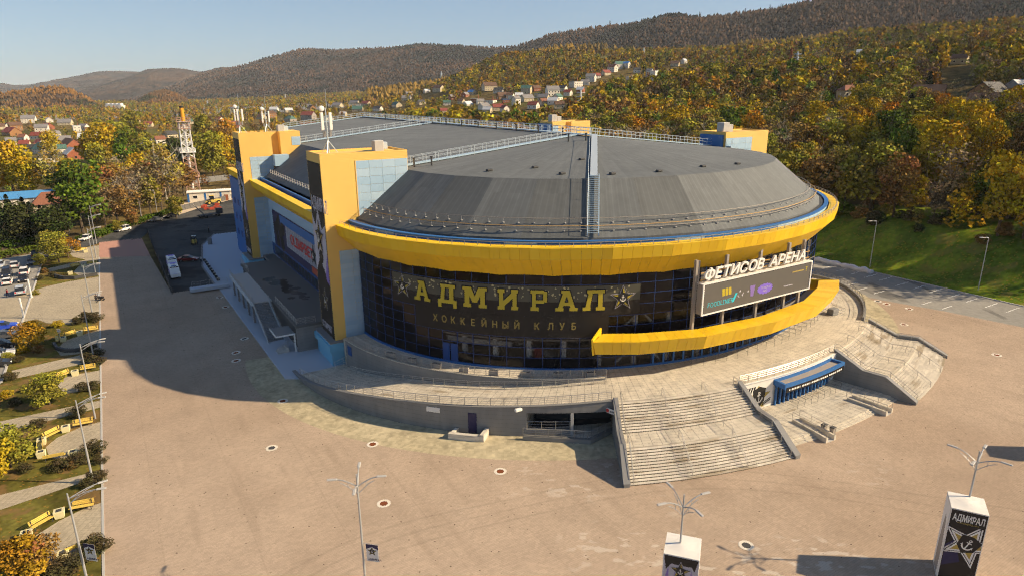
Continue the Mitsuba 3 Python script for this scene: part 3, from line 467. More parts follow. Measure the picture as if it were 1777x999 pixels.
# towers
def panels(holder, plane, c0, c1, z0, z1, cols, rows, out, mats, gap=.03, name='wall_panel', th=.06):
    """Cladding panels on a wall. plane: ('w', w) or ('u', u); out: +1 or -1, the side they face."""
    for i in range(cols):
        for j in range(rows):
            a0, a1 = c0 + (c1 - c0) * i / cols + gap / 2, c0 + (c1 - c0) * (i + 1) / cols - gap / 2; b0, b1 = z0 + (z1 - z0) * j / rows + gap / 2, z0 + (z1 - z0) * (j + 1) / rows - gap / 2
            p0, p1 = sorted((plane[1], plane[1] + out * th))
            put(name, box(a0, a1, p0, p1, b0, b1) if plane[0] == 'w' else box(p0, p1, a0, a1, b0, b1), R.choice(mats), holder, True)
BP = ['blue_panel', 'blue_panel', 'blue_panel_two', 'blue_panel_three']
TT = []
for s in (-1, 1):
    for k, w0 in enumerate((-.5, 60.6)):
        t = arena + '__' + uniq('tower')
        U = lambda a, b: sorted((s * a, s * b)); w1 = w0 + 6.9; zt = 31.7
        body = M(box(*U(41.3, 48.1), w0, w1, 3.9, zt - .25), box(*U(41.3, 48.1), w0, w0 + .25, zt - .25, zt), box(*U(41.3, 48.1), w1 - .25, w1, zt - .25, zt), box(*U(47.85, 48.1), w0 + .25, w1 - .25, zt - .25, zt)) if k else \
            M(box(*U(34.9, 48.1), w0, w1, 3.9, zt - .25), box(*U(34.9, 48.1), w0, w0 + .25, zt - .25, zt), box(*U(34.9, 48.1), w1 - .25, w1, zt - .25, zt), box(*U(47.85, 48.1), w0 + .25, w1 - .25, zt - .25, zt), box(*U(34.9, 35.15), w0 + .25, w1 - .25, zt - .25, zt))
        scene[t] = mikit.ply((LW(body[0]), body[1]), 'm_tower_yellow'); TT.append(t)
        if k:
            put('rear_block', M(box(*U(34.9, 39.4), w0 + .2, w1 - .5, 20, zt), box(*U(39.3, 41.4), w0 + 2.2, w1 - .5, 20, zt - .1)), 'tower_yellow', t, True)
            panels(t, ('w', w0 + .2), *U(34.95, 36.9), 28.6, 30.5, 1, 3, -1, BP)
            panels(t, ('w', w0), *U(41.4, 46.3), 21.2, 26.5, 3, 6, -1, BP)
            put('side_cabin', box(*U(38.4, 41.5), w0 - 2.2, w0 - .1, 24.4, 26.8), 'blue_panel_two', t, True)
        else:
            panels(t, ('w', w0), *U(34.95, 43.0), 22.3, 30.5, 4, 7, -1, BP)
            put('roof_edge_trim', box(*U(42.98, 43.1), w0 - .07, w0 - .002, 22.3, 30.55), 'tower_yellow', t, True)
        panels(t, ('w', w0), *U(42.6, 46.45), 3.9, 17.6, 2, 20, -1, BP) if (s < 0 or k == 0) else None
        put('foot_block', M(box(*U(46.0, 49.0), w0 - .5, w1 + .3, 0, 2.4), box(*U(45.9, 49.35), w0 - .85, w1 + .6, 2.4, 3.4), box(*U(45.9, 49.1), w0 - .7, w1 + .5, 3.4, 3.72)), 'sky_blue', t, True)
        put('foot_ledge', box(*U(45.9, 49.2), w0 - .75, w1 + .55, 3.72, 3.9), 'mid_grey', t, True)
        put('air_unit', bevel((s * 38.5, w0 + 2.6, zt + .55), (1.5, 1.3, 1.6), .08), 'pale_concrete', t, True)
        if s > 0: put('roof_cabin', box(34.2, 34.85, w0 + .5, w1 - .6, 27.5, zt - .6), 'cobalt', t, True); put('air_unit', bevel((36.2, w0 + 2.0, zt + .9), (1.9, 1.8, 1.9), .1), 'pale_concrete', t, True)
        else: put('air_duct', bevel((-37.5, w0 + 4.0, zt + .45), (1.8, 1.1, 1.1), .08), 'galvanized', t, True)
# left wall between the towers: blue cladding, hoarding print, and the wing beyond
put('side_wall', M(box(-43.5, -43.2, 6.4, 60.6, 0, 20.0), box(-43.5, -43.2, 67.5, 92, 0, 20.0), box(43.2, 43.5, 6.4, 92, 0, 20)), 'blue_panel_two', arena, True)
put('side_wall', box(-43.56, -43.501, 6.5, 60.5, 4.62, 7.3), 'deep_blue', arena, True)
for k in range(22): put('side_window', box(-43.62, -43.57, 8 + k * 2.3, 9.9 + k * 2.3, 4.9, 6.9), 'window_dark', arena, True)
bn = thing('hoarding', 'wide advertising print on the blue side wall between the two left towers', 'banner')
put('print_sheet', box(-43.63, -43.57, 7.2, 57, 7.4, 15.3), 'navy', bn, True); 
put('print_field', box(-43.66, -43.632, 8, 45.6, 9.0, 13.4), 'print_grey', bn, True); put('print_band', box(-43.66, -43.632, 7.3, 50, 13.42, 15.1), 'cobalt', bn, True)
for k in range(26): put('print_rib', box(-43.685, -43.661, 8.2 + k * 1.45, 8.3 + k * 1.45, 9.02, 13.38), 'lilac_grey', bn, True)
put('print_tag', box(-43.66, -43.632, 15, 27, 7.6, 8.9), 'orange', bn, True)
put('lettering', mount(text_mesh('OLIMPBET', 1.75, .02, True), (-43.69, 42.0, 10.3), (0, -1.35, 0), (0, 0, 1.15)), 'red', bn, True)
emblem(bn, lambda m: mount(m, (-43.69, 24.8, 11.3), (0, -1.9, 0), (0, 0, 1.9)), True, 'dark_grey', 'mid_grey')
put('print_figures', mount(prism(unary_union([sg.Point(x, y).buffer(r) for x, y, r in ((0, 0, 1.6), (2, 1.2, 1.4), (4, -.3, 1.7), (6.2, .8, 1.5), (1, -2.4, 1.5), (5, -2.6, 1.6), (3, 2.4, 1.0))]), 0, .02), (-43.64, 54.5, 11.4), (0, -1, 0), (0, 0, 1)), 'black_brown', bn, True)
wing = M(hexa([(-46.5, 67.6, 0), (-43.4, 67.6, 0), (-43.4, 90, 0), (-46.5, 90, 0)], [(-46.5, 67.6, 19.5), (-43.4, 67.6, 19.5), (-43.4, 90, 19.5), (-46.5, 90, 19.5)]))
put('side_wing', wing, 'cobalt', arena, True); [put('side_window', box(-46.58, -46.51, a, a + 1.8, z, z + 1.5), 'deep_blue', arena, True) for a in (80, 85) for z in (5, 9, 13)]
# banners hung on the outer faces of the left towers
from shapely import affinity
for k, w0 in enumerate((-.5, 60.6)):
    b = thing('tower_banner', ('tall player banner on the outer face of the front left tower', 'tall player banner on the outer face of the rear left tower')[k], 'banner')
    u = -48.13; bw = 6.3; o = lambda d: (u - d, w0 + 6.6, 3.95); px_, py_ = (0, -1, 0), (0, 0, 1)
    pl = lambda g, d, th=.008: mount(prism(g, 0, th), o(d), px_, py_)
    put('sheet', pl(sg.box(0, 0, bw, 26.4), 0, .03), 'black_brown', b, True)
    put('print_field', pl(sg.Polygon([(0, 9.5), (2.2, 12), (bw, 8.5), (bw, 17.6), (4.6, 16.6), (3.2, 19.6), (1.6, 16.8), (0, 18.5)]), .035), 'lilac_grey', b, True)
    put('print_tint', pl(sg.Polygon([(4.4, 9.2), (bw, 8.5), (bw, 13.5)]), .045), 'violet', b, True)
    for q, g in enumerate((sg.Point(3.1, 12.3).buffer(1.05), sg.Polygon([(.6, 3.0), (1.0, 8.6), (2.2, 10.6), (4.2, 10.6), (5.4, 8.4), (5.5, 3.4)]))): put('print_figure', pl(g, .055), 'black_brown', b, True)
    put('lettering', mount((lambda m: (np.asarray(m.vertices) * [.9, 1.5, 1], m.faces))(text_mesh('АДМИРАЛ', 1.25, .02, True)), (u - .05, w0 + 6.25, 22.4 + 3.95 - 2.9), px_, py_), 'lilac_grey', b, True)
    put('lettering', mount((lambda m: (np.asarray(m.vertices) * [.95, 1.3, 1], m.faces))(text_mesh('OLIMPBET', .75, .02, True)), (u - .05, w0 + 6.2, 4.7), px_, py_), 'lilac_grey', b, True)
    for zc_, rr_ in ((15.3, 2.3), (5.6, 1.5)): emblem(b, lambda m: mount(m, (u - .06, w0 + 3.3, 3.95 + zc_), (0, -rr_ * .9, 0), (0, 0, rr_ * 1.15)), True, 'gold_dull', 'lilac_grey')
# ================================================================ podium, ramps, stairs, ticket front
rear = put('rear_block', box(38, 44, 104.5, 117.5, 0, 27.8), 'tower_yellow', arena, True)
pod = thing('podium', 'pale stone podium with ramps and broad stairs around the arena front', 'podium')
_ra, _rzv = [28.6, 34, 41, 49, 58, 65, 70, 80, 88], [4.37, 4.1, 3.75, 3.35, 2.95, 2.5, 2.0, .9, .16]
def zr(a): return float(np.interp(abs(a), _ra, _rzv))
put('deck', arc(RG - 1.5, 47.2, -88, -28.6, .3, ZG - .004, 40), 'stone_tile', pod, True)
put('deck', arc(RG - 1.5, 54.6, -28.6, 28.6, ZG - .5, ZG, 40), 'stone_tile', pod, True)
put('deck', arc(RG - 1.5, 47.2, 28.6, 88, .3, ZG - .004, 40), 'stone_tile', pod, True)
put('ramp', arc(47.2, 54.45, -88, -40.6, 0.0, zr, 40), 'stone_tile', pod, True); put('ramp', arc(47.2, 54.45, -40.6, -28.6, lambda a: zr(a) - .5, zr, 12), 'stone_tile', pod, True)
put('ramp', arc(47.2, 53.4, 28.6, 88, 0.0, zr, 40), 'stone_tile', pod, True)
put('retaining_wall', arc(47.15, 47.45, -86, -29.5, lambda a: zr(a) - .1, lambda a: ZG + .22, 40), 'grey_wall', pod, True)
put('wall_coping', arc(47.1, 47.5, -86, -29.5, ZG + .22, ZG + .28, 40), 'stone_tile', pod, True)
put('retaining_wall', arc(54.4, 54.75, -90, -40.6, 0, lambda a: zr(a) + .18, 40), 'grey_wall', pod, True)
put('retaining_wall', arc(54.4, 54.75, -40.6, -29.1, 3.15, lambda a: zr(a) + .18, 14), 'grey_wall', pod, True)
put('retaining_wall', arc(54.4, 54.75, -40.6, -34.7, 0, .95, 6), 'grey_wall', pod, True)
put('pillar', arc(54.38, 54.77, -34.7, -34.3, 0, 3.14, 1), 'pale_concrete', pod, True)
put('wall_coping', arc(54.3, 54.85, -90, -29.0, lambda a: zr(a) + .18, lambda a: zr(a) + .25, 50), 'mid_grey', pod, True)
put('garage_recess', M(arc(49.5, 49.8, -42, -28.6, 0, 3.5, 10), arc(49.5, 54.4, -41, -40.6, 0, 3.4, 1), arc(49.5, 54.4, -42, -28.8, .0, .02, 10), arc(49.5, 54.4, -41, -28.8, 3.3, 3.4, 10)), 'dark_grey', pod, True)
put('retaining_wall', arc(53.3, 53.75, 29.2, 88, 0, lambda a: zr(a) + .55, 40), 'grey_wall', pod, True)
put('wall_niche', arc(47.45, 47.53, -84.8, -83, 2.6, 4.0, 1), 'deep_blue', pod, True); put('door', arc(54.75, 54.82, -48.7, -47.5, .1, 2.75, 1), 'navy', pod, True)
put('sign_plate', arc(54.75, 54.8, -55, -52.9, 2.3, 2.95, 1), 'white_paint', pod, True, label='blank white plate on the curved grey wall'); put('wall_lamp', bevel((*EL(55.1, -41.6), 3.7), (.9, .45, .35), .06), 'white_paint', pod, True)
def flight(holder, r0, r1, z0, z1, a0, a1, n):
    for k in range(n):
        ra, rb = r0 + (r1 - r0) * k / n, r0 + (r1 - r0) * (k + 1) / n; z = z0 - (z0 - z1) * (k + 1) / (n + 0.0) if False else z0 - (z0 - z1) * (k + 1) / (n + 1)
        cuts = np.linspace(a0, a1, 4)
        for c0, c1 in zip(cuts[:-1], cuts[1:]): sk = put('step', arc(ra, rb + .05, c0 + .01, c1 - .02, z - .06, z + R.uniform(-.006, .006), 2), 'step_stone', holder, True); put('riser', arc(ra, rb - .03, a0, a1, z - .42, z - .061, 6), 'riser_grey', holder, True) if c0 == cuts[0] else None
for s, a0, a1 in ((-1, -28.5, -10.9), (1, 10.9, 28.5)):
    st = pod + '__' + uniq('stair'); scene[st] = mikit.ply((lambda m: (LW(m[0]), m[1]))(arc(59.3, 62.84, a0, a1, 1.6, 2.3, 8)), 'm_stone_tile')
    flight(st, 54.6, 59.3, 4.37, 2.3, a0, a1, 11); flight(st, 62.8, 67.3, 2.3, 0, a0, a1, 12)
    for a in (a0 - .3, a1 + .3):
        prof = [(54.5, 4.75), (59.3, 2.75), (62.8, 2.7), (67.6, .35)]
        for (ra, za), (rb, zb) in zip(prof[:-1], prof[1:]):
            q = [np.r_[EL(ra, a - .28), 0], np.r_[EL(rb, a - .28), 0], np.r_[EL(rb, a + .28), 0], np.r_[EL(ra, a + .28), 0]]; t = [p + [0, 0, z] for p, z in zip(q, (za, zb, zb, za))]
            put('side_wall', hexa(q, t), 'grey_wall', st, True)
            q2 = [np.r_[EL(ra, a - .34), za], np.r_[EL(rb, a - .34), zb], np.r_[EL(rb, a + .34), zb], np.r_[EL(ra, a + .34), za]]; put('wall_coping', hexa([p + [0, 0, .002] for p in q2], [p + [0, 0, .09] for p in q2]), 'mid_grey', st, True)
    for a, nm in ((-28.1, 'left'), (-22.3, 'second'), (-16.4, 'third'), (-11.3, 'right')):
        a = a if s < 0 else -a
        pts = [(54.0, 4.37), (54.7, 4.37), (59.3, 2.3), (61.0, 2.3), (62.8, 2.3), (67.2, .05)]
        pl_ = {'left': 'leftmost', 'second': 'second from left', 'third': 'third from left', 'right': 'rightmost'}[nm] if s < 0 else {'left': 'rightmost', 'second': 'second from right', 'third': 'third from right', 'right': 'leftmost'}[nm]
        railpath('stair_railing', [np.r_[EL(r, a), z] for r, z in pts], 1.0, f'{pl_} steel handrail on the {"left" if s < 0 else "right"} stair', step=1.9, mids=(.55,), r=.028)
# forecourt between the stairs
put('forecourt', arc(54.7, 64.0, -10.5, 10.5, .05, .36, 12), 'stone_tile', pod, True)
for k in range(2): put('step', arc(64.0 + .45 * k, 64.47 + .45 * k, -10.6, 10.3, .0, .24 - .12 * k, 10), 'stone_tile', pod, True)
put('forecourt_wall', arc(54.3, 54.7, -10.6, 10.6, .3, 4.3, 10), 'white_paint', pod, True); put('wall_coping', arc(54.2, 54.95, -10.6, 10.6, 4.3, 4.36, 10), 'white_paint', pod, True)
to = thing('ticket_front', 'blue ticket entrance with flat canopy under the podium edge', 'entrance')
put('canopy_roof', arc(54.9, 57.0, -4.5, 8.7, 3.55, 3.7, 8), 'taupe', to, True)
for m in (arc(56.75, 57.1, -4.6, 8.8, 3.3, 4.0, 8), arc(54.75, 55.1, -4.6, 8.8, 3.3, 4.0, 8), arc(54.75, 57.1, -4.62, -4.25, 3.3, 4.0, 1), arc(54.75, 57.1, 8.45, 8.82, 3.3, 4.0, 1)): put('canopy_edge', m, 'cobalt', to, True)
put('sign_band', arc(57.1, 57.16, -4.4, 8.6, 2.85, 3.55, 8), 'black', to, True)
put('sign_lettering', M(*[arc(57.16, 57.18, -3.9 + k * .5, -3.9 + k * .5 + (.38 if k % 4 else .2), 3.07, 3.3, 1) for k in range(24)]), 'canvas', to, True, kind='stuff')
put('door_glass', arc(54.85, 54.9, -4.2, 8.4, .4, 3.3, 10), 'window_dark', to, True)
for k in range(15): put('door_post', arc(54.9, 55.2, -4.25 + k * .88, -4.05 + k * .88, .36, 3.3, 1), 'cobalt', to, True)
for a0, a1, lb in ((-10.4, -4.75, 'left mural panel with club emblem beside the ticket entrance'), (8.95, 10.45, 'narrow right mural panel beside the ticket entrance')):
    mu = thing('mural', lb, 'mural'); p, q = EL(54.85, a0), EL(54.85, a1); L_ = np.linalg.norm(q - p); x = np.r_[(q - p) / L_, 0]
    pm = lambda g, d, th=.01: mount(prism(g, d, d + th), np.r_[p, .4], x, (0, 0, 1))
    put('panel', pm(sg.box(0, 0, L_, 3.75), -.05, .06), 'canvas', mu, True); put('panel_field', pm(sg.box(.12, .12, L_ - .12, 3.3), .012), 'canvas', mu, True)
    if L_ > 3:
        for k in range(5): put('print_stripe', pm(sg.Polygon([(.3 + k * .42, 2.5), (.5 + k * .42, 2.5), (.75 + k * .42, 3.25), (.45 + k * .42, 3.25)]), .024), 'black', mu, True)
        put('print_star', pm(affinity.translate(affinity.scale(star(rr=1.0), 2.3, 2.0, origin=(0, 0)), L_ / 2 + .2, 1.5).intersection(sg.box(.15, .15, L_ - .15, 3.25)), .024), 'gold_dull', mu, True)
        put('print_shield', pm(affinity.translate(affinity.scale(shield, 2.6, 3.2, origin=(0, 0)), L_ / 2 + .4, 1.6).intersection(sg.box(.15, .15, L_ - .15, 3.25)), .036), 'black', mu, True); put('print_anchor', pm(affinity.translate(anchor_poly(1.15), L_ / 2 + .4, 1.6), .048), 'canvas', mu, True)
        for yy in (.3, .55): put('print_stripe', pm(sg.Polygon([(L_ - 1.6, yy), (L_ - .2, yy + .6), (L_ - .2, yy + .75), (L_ - 1.6, yy + .15)]), .026), 'black', mu, True)
    else: put('print_star', pm(sg.Polygon([(.2, .3), (L_ - .2, 1.0), (L_ - .2, 1.9), (.5, 1.2)]), .024), 'gold_dull', mu, True); put('print_stripe', pm(sg.Polygon([(.2, 2.2), (L_ - .2, 2.6), (L_ - .2, 3.2), (.2, 3.0)]), .024), 'black', mu, True)
put('mural_panel', arc(54.8, 54.88, 7.5, 8.3, .5, 2.8, 1), 'gold_dull', to, True)
for k, (a, nm) in enumerate(((-5.0, 'left'), (5.8, 'right'))):
    g = thing('access_ramp', f'{nm} short concrete ramp with two low walls in front of the ticket entrance', 'ramp')
    for da in (-.62, .62):
        q = [np.r_[EL(60.2, a + da - .14), .0], np.r_[EL(66.3, a + da - .14), .0], np.r_[EL(66.3, a + da + .14), 0], np.r_[EL(60.2, a + da + .14), 0]]; put('side_wall', hexa(q, [q[0] + [0, 0, .72], q[1] + [0, 0, .62], q[2] + [0, 0, .62], q[3] + [0, 0, .72]]), 'stone_tile', g, True)
    q = [np.r_[EL(60.2, a - .48), .0], np.r_[EL(66.3, a - .48), .0], np.r_[EL(66.3, a + .48), 0], np.r_[EL(60.2, a + .48), 0]]; put('slope', hexa(q, [q[0] + [0, 0, .40], q[1] + [0, 0, .03], q[2] + [0, 0, .03], q[3] + [0, 0, .40]]), 'pale_concrete', g, True)
    for da in (-.62, .62): railpath('ramp_railing', [np.r_[EL(60.0, a + da), .7], np.r_[EL(66.2, a + da), .6]], .9, f'{"near" if da < 0 else "far"} thin handrail along the {nm} short access ramp', step=1.9, mids=(), r=.025)
def bin_(pos, z, label, group):
    t = thing('litter_bin', label, 'bin', group); x, y = pos
    put('body', hull([(x + dx * s, y + dy * s, zz) for zz, s in ((z + .1, .2), (z + 1.0, .27)) for dx in (-1, 1) for dy in (-1, 1)]), 'taupe', t, True); put('lid', bevel((x, y, z + 1.08), (.6, .6, .12), .03), 'dark_grey', t, True)
for q in [(13.38,-51.77),(14.04,-51.96)]: bin_(q, 0, 'tall bin against the grey stair wall', 'pair of bins at the right stair wall')
for q in [(-4.61,-53.09),(-4.34,-54.06)]: bin_(q, 0, 'tall bin beside the left short access ramp', 'pair of bins at the left access ramp')
lw = thing('bench_wall', 'low L shaped stone bench wall in front of the blue door', 'bench wall')
put('long_side', arc(56.3, 56.85, -50.6, -46.3, 0, .75, 3), 'step_stone', lw, True); put('short_side', arc(54.85, 56.85, -46.25, -45.7, 0, .95, 1), 'step_stone', lw, True); put('end_block', arc(54.85, 56.28, -50.6, -50.1, 0, .6, 1), 'step_stone', lw, True)
gr = thing('garage_ramp', 'low concrete kerb wall around the garage ramp', 'kerb wall')
gp = [(-36.36,-34.90),(-30.13,-39.88),(-25.88,-39.22)]
put('kerb_wall', prism(sg.LineString(gp).buffer(.25, cap_style=2, join_style=2), 0, .55), 'grey_wall', gr, True); put('ramp_slab', flat(sg.Polygon([*[(-36.36,-34.90),(-30.13,-39.88),(-25.88,-39.22),(-24.46,-37.52),(-34.60,-33.17)]]), .06), 'stone_tile', gr, True)
railpath('ramp_railing', [np.r_[q, .55] for q in gp], 1.0, 'steel railing on the garage ramp kerb wall', mids=(.25, .5, .75), r=.03)
railpath('garage_railing', [np.r_[EL(54.6, a), .95] for a in (-40.5, -37.5, -34.8)], 1.0, 'steel railing in the dark garage opening', mids=(.3, .6), r=.03)
gs = thing('garage_sign', 'small white sign plate with red mark beside the garage opening', 'sign')
_c = EL(55.3, -29.4); put('plate', mount(prism(sg.box(-.9, -.3, .9, .3), 0, .06), (*_c, 3.4), (.25, -.97, 0), (0, 0, 1)), 'white_paint', gs, True); put('red_mark', mount(prism(sg.box(-.75, -.22, -.3, .22), .061, .07), (*_c, 3.4), (.25, -.97, 0), (0, 0, 1)), 'red', gs, True); put('print_line', mount(prism(sg.box(-.15, -.1, .7, .1), .061, .07), (*_c, 3.4), (.25, -.97, 0), (0, 0, 1)), 'mid_grey', gs, True)
# railings of the podium
AR = lambda r, a0, a1, zf, n=24: [np.r_[EL(r, a), zf(a)] for a in np.linspace(a0, a1, n)]
railpath('podium_railing', AR(54.3, -87, -29.3, lambda a: zr(a) + .22), 1.0, 'long steel railing on the outer wall of the left ramp', mids=(.25, .5, .75))
railpath('podium_railing', AR(48.5, -81, -29.5, lambda a: zr(a)), 1.0, 'steel railing standing on the left ramp below the grey wall', mids=(.25, .5, .75))
railpath('podium_railing', AR(47.0, -83, -29.3, lambda a: ZG + .28), 1.05, 'steel railing on top of the curved grey wall before the glass', mids=(.25, .5, .75))
railpath('podium_railing', AR(54.35, -10.6, 10.6, lambda a: ZG, 10), 1.1, 'steel railing with white handrail above the ticket entrance', 'steel', mids=(.3, .55, .8))
railpath('podium_railing', AR(53.4, 29.5, 72, lambda a: zr(a) + .55), .9, 'dark railing on the curved wall of the right ramp', 'rail_dark', mids=(.5,))
railpath('podium_railing', [np.r_[q, .15] for q in [(-49.04,-2.25),(-46.03,-0.67)]], 1.1, 'short white railing beside the blue tower foot', 'white_paint', mids=(.3, .6))
for k in range(8):
    a = -71 + k * 5.6; t = thing('planter_box', f'{("first", "second", "third", "fourth", "fifth", "sixth", "seventh", "eighth")[k]} from left of the pale boxy planters behind the upper railing', 'planter', 'planters behind the upper railing'); c = EL(46.5, a)
    m = xf(bevel((0, 0, .42), (1.3, .5, .8), .03), math.radians(a * .85), (*c, ZG)); put('box', m, 'taupe', t, True); put('soil', xf(cbox((0, 0, .83), (1.15, .36, .03)), math.radians(a * .85), (*c, ZG)), 'dark_grey', t, True)
for k in range(17):
    a = -14 + k * 2.45; t = thing('queue_rail', 'thin steel queue rail frame before the main doors', 'barrier', 'queue rails before the main doors'); p, q = np.r_[EL(44.6, a), ZG], np.r_[EL(46.6, a), ZG]
    put('frame', M(bar(p, p + [0, 0, 1.15], .03), bar(q, q + [0, 0, 1.15], .03), bar(p + [0, 0, 1.15], q + [0, 0, 1.15], .03), bar(p + [0, 0, .6], q + [0, 0, .6], .02)), 'rail_dark', t, True)
for k in range(8):
    a = -2.5 + k * 1.4; t = thing('queue_rail', 'thin steel queue rail frame before the ticket entrance', 'barrier', 'queue rails before the ticket entrance'); p, q = np.r_[EL(55.6, a), .36], np.r_[EL(57.8, a), .36]
    put('frame', M(bar(p, p + [0, 0, 1.1], .025), bar(q, q + [0, 0, 1.1], .025), bar(p + [0, 0, 1.1], q + [0, 0, 1.1], .025), bar(p + [0, 0, .6], q + [0, 0, .6], .02)), 'rail_dark', t, True)
fb = thing('fenced_plant', 'small fenced machine enclosure on the right ramp below the yellow balcony', 'enclosure'); c = EL(48.3, 31); put('machine', bevel((*c, zr(31) + .55), (1.6, 1.1, 1.1), .06), 'mid_grey', fb, True)
for d in ((-1.6, -1.1, 1.6, -1.1), (1.6, -1.1, 1.6, 1.1), (-1.6, 1.1, -1.6, -1.1)): put('fence_panel', M(*[bar((c[0] + d[0], c[1] + d[1], zr(31) + h), (c[0] + d[2], c[1] + d[3], zr(31) + h), .03) for h in (.1, .6, 1.1)]), 'rail_dark', fb, True)
# the yellow balcony, its screen and the lettering above it
ZB = 10.0; bo = [(-25.6, -34.3), (-20.6, -37.5), (-12.1, -40.5), (0, -41.7), (12.1, -40.5), (20.6, -37.5), (25.6, -34.3)]; bi = [(-22.6, -32.6), (-18.9, -34.9), (-11.2, -37.9), (0, -39.1), (11.2, -37.9), (18.9, -34.9), (22.6, -32.6)]
bal = arena + '__balcony'; fl = sg.Polygon([*bi, *[tuple(EL(RG - .1, a)) for a in (29, 15, 0, -15, -29)]])
scene[bal] = mikit.ply((lambda m: (LW(m[0]), m[1]))(prism(fl, 8.15, 8.45)), 'm_taupe')
for i in range(6):
    P, Q, I, J = map(np.array, (bo[i], bo[i + 1], bi[i], bi[i + 1])); n = max(3, int(np.linalg.norm(Q - P) / 1.15))
    for j in range(n):
        a, b = (j + .012) / n, (j + .988) / n; p, q, c, d = lerp(P, Q, a), lerp(P, Q, b), lerp(I, J, a), lerp(I, J, b); p2, q2 = lerp(p, c, .28), lerp(q, d, .28)
        ym = R.choice(['yellow', 'yellow_two', 'yellow_three'])
        put('fascia_panel', hexa([np.r_[p2, 8.0], np.r_[q2, 8.0], np.r_[lerp(q, d, .34), 8.0], np.r_[lerp(p, c, .34), 8.0]], [np.r_[p, ZB], np.r_[q, ZB], np.r_[lerp(q, d, .06), ZB], np.r_[lerp(p, c, .06), ZB]]), ym, bal, True)
        put('coping_panel', hexa([np.r_[lerp(p, c, .062), ZB - .06], np.r_[lerp(q, d, .062), ZB - .06], np.r_[d, ZB - .06], np.r_[c, ZB - .06]], [np.r_[lerp(p, c, .062), ZB], np.r_[lerp(q, d, .062), ZB], np.r_[d, ZB], np.r_[c, ZB]]), R.choice(['yellow', 'yellow_two', 'yellow_three']), bal, True)
    put('inner_face', hexa([np.r_[I, 8.45], np.r_[J, 8.45], np.r_[lerp(J, Q, .03), 8.45], np.r_[lerp(I, P, .03), 8.45]], [np.r_[I, ZB - .06], np.r_[J, ZB - .06], np.r_[lerp(J, Q, .03), ZB - .06], np.r_[lerp(I, P, .03), ZB - .06]]), 'yellow_two', bal, True)
    put('underside', hexa([np.r_[lerp(P, I, .3), 7.98], np.r_[lerp(Q, J, .3), 7.98], np.r_[J, 8.1], np.r_[I, 8.1]], [np.r_[lerp(P, I, .3), 8.04], np.r_[lerp(Q, J, .3), 8.04], np.r_[J, 8.15], np.r_[I, 8.15]]), 'yellow_two', bal, True)
for s in (-1, 1):
    e0, e1 = np.array([s * 25.6, -34.3]), np.array([s * 21.2, -30.9]); d = np.array([s * -.12, -.1]); q = [e0, e1, e1 - d * 1.5, e0 - d * 1.5]; q = q if s < 0 else q[::-1]
    put('end_panel', hexa([np.r_[lerp(x, e1, .12), 7.95] for x in q], [np.r_[x, ZB + (.3 if s < 0 else .03)] for x in q]), 'yellow', bal, True)
scr = thing('led_screen', 'long grey display screen standing over the yellow balcony', 'screen'); SW = -38.6; su0, su1, sz0, sz1 = -11.2, 10.7, 12.25, 16.05
put('screen_face', box(su0, su1, SW - .06, SW, sz0, sz1), 'screen_face', scr, True); put('screen_box', box(su0 - .15, su1 + .15, SW + .002, SW + 1.0, sz0 - .15, sz1 + .1), 'taupe', scr, True)
for m in (box(su0 - .28, su1 + .28, SW - .14, SW + 1.0, sz1 + .102, sz1 + .24), box(su0 - .28, su1 + .28, SW - .14, SW - .002, sz0 - .22, sz0 - .05), box(su0 - .28, su0 - .05, SW - .14, SW - .003, sz0 - .05, sz1 + .1), box(su1 + .05, su1 + .28, SW - .14, SW - .003, sz0 - .05, sz1 + .1)): put('frame_bar', m, 'white_paint', scr, True)
for u in (-11.6, -5.9, .9, 7.0, 10.4): put('post', box(u - .2, u + .2, SW + 1.02, SW + 1.4, 8.45, ZT + 1.6), 'taupe', scr, True)
g_ = lambda m, u, z: mount(m, (u, SW - .064, z), (1, 0, 0), (0, 0, 1))
pt = lambda g, b, u, z, nm='picture': put(nm, g_(prism(g, 0, .012), u, z), b, scr, True)
for k in range(3): pt(sg.Polygon([(0, 0), (.5, 0), (.38, 1.0), (-.12, 1.0)]), 'gold', -7.7 + k * .62, 14.1)
pt(sg.Polygon([(0, 0), (.4, 0), (1.0, 1.15), (.6, 1.15)]), 'cyan', -5.75, 12.95)
put('lettering', g_((lambda m: (np.asarray(m.vertices) * [1.0, 1, 1], m.faces))(text_mesh('FOODLINER', .62, .012)), -10.4, 12.95), 'cyan', scr, True)
pt(affinity.scale(sg.Point(0, 0).buffer(1).union(unary_union([sg.Point(math.cos(t), math.sin(t)).buffer(.22) for t in np.arange(0, 6.28, .45)])), 1.35, .62, origin=(0, 0)), 'purple', .9, 13.75); put('lettering', mount(text_mesh('Попробуй', .3, .01), (.05, SW - .08, 13.8), (1, 0, 0), (0, 0, 1)), 'lilac_grey', scr, True); put('lettering', mount(text_mesh('кино', .3, .01), (.45, SW - .08, 13.35), (1, 0, 0), (0, 0, 1)), 'lilac_grey', scr, True)
pt(sg.Polygon([(0, 0), (.5, 0), (.8, 1.5), (-.3, 1.5)]), 'violet', -2.0, 13.1); 
for k in range(7): pt(sg.Point(0, 0).buffer(.06 + .1 * R.random(), 2), 'lilac_grey', -4.8 + R.random() * 2.2, 13.3 + R.random() * 1.4)
pt(sg.box(0, 0, 2.6, .16), 'gold_dull', 6.6, 15.1); pt(sg.Polygon([(0, 0), (.14, 0), (.3, .5), (.3, .62), (-.05, .62), (-.05, .5), (.14, .5)]), 'gold', 9.6, 14.95); pt(sg.box(0, 0, 1.9, .12), 'lilac_grey', 5.0, 13.3)
sgn = thing('roof_sign', 'white slanted three dimensional letters reading the arena name above the screen', 'sign')
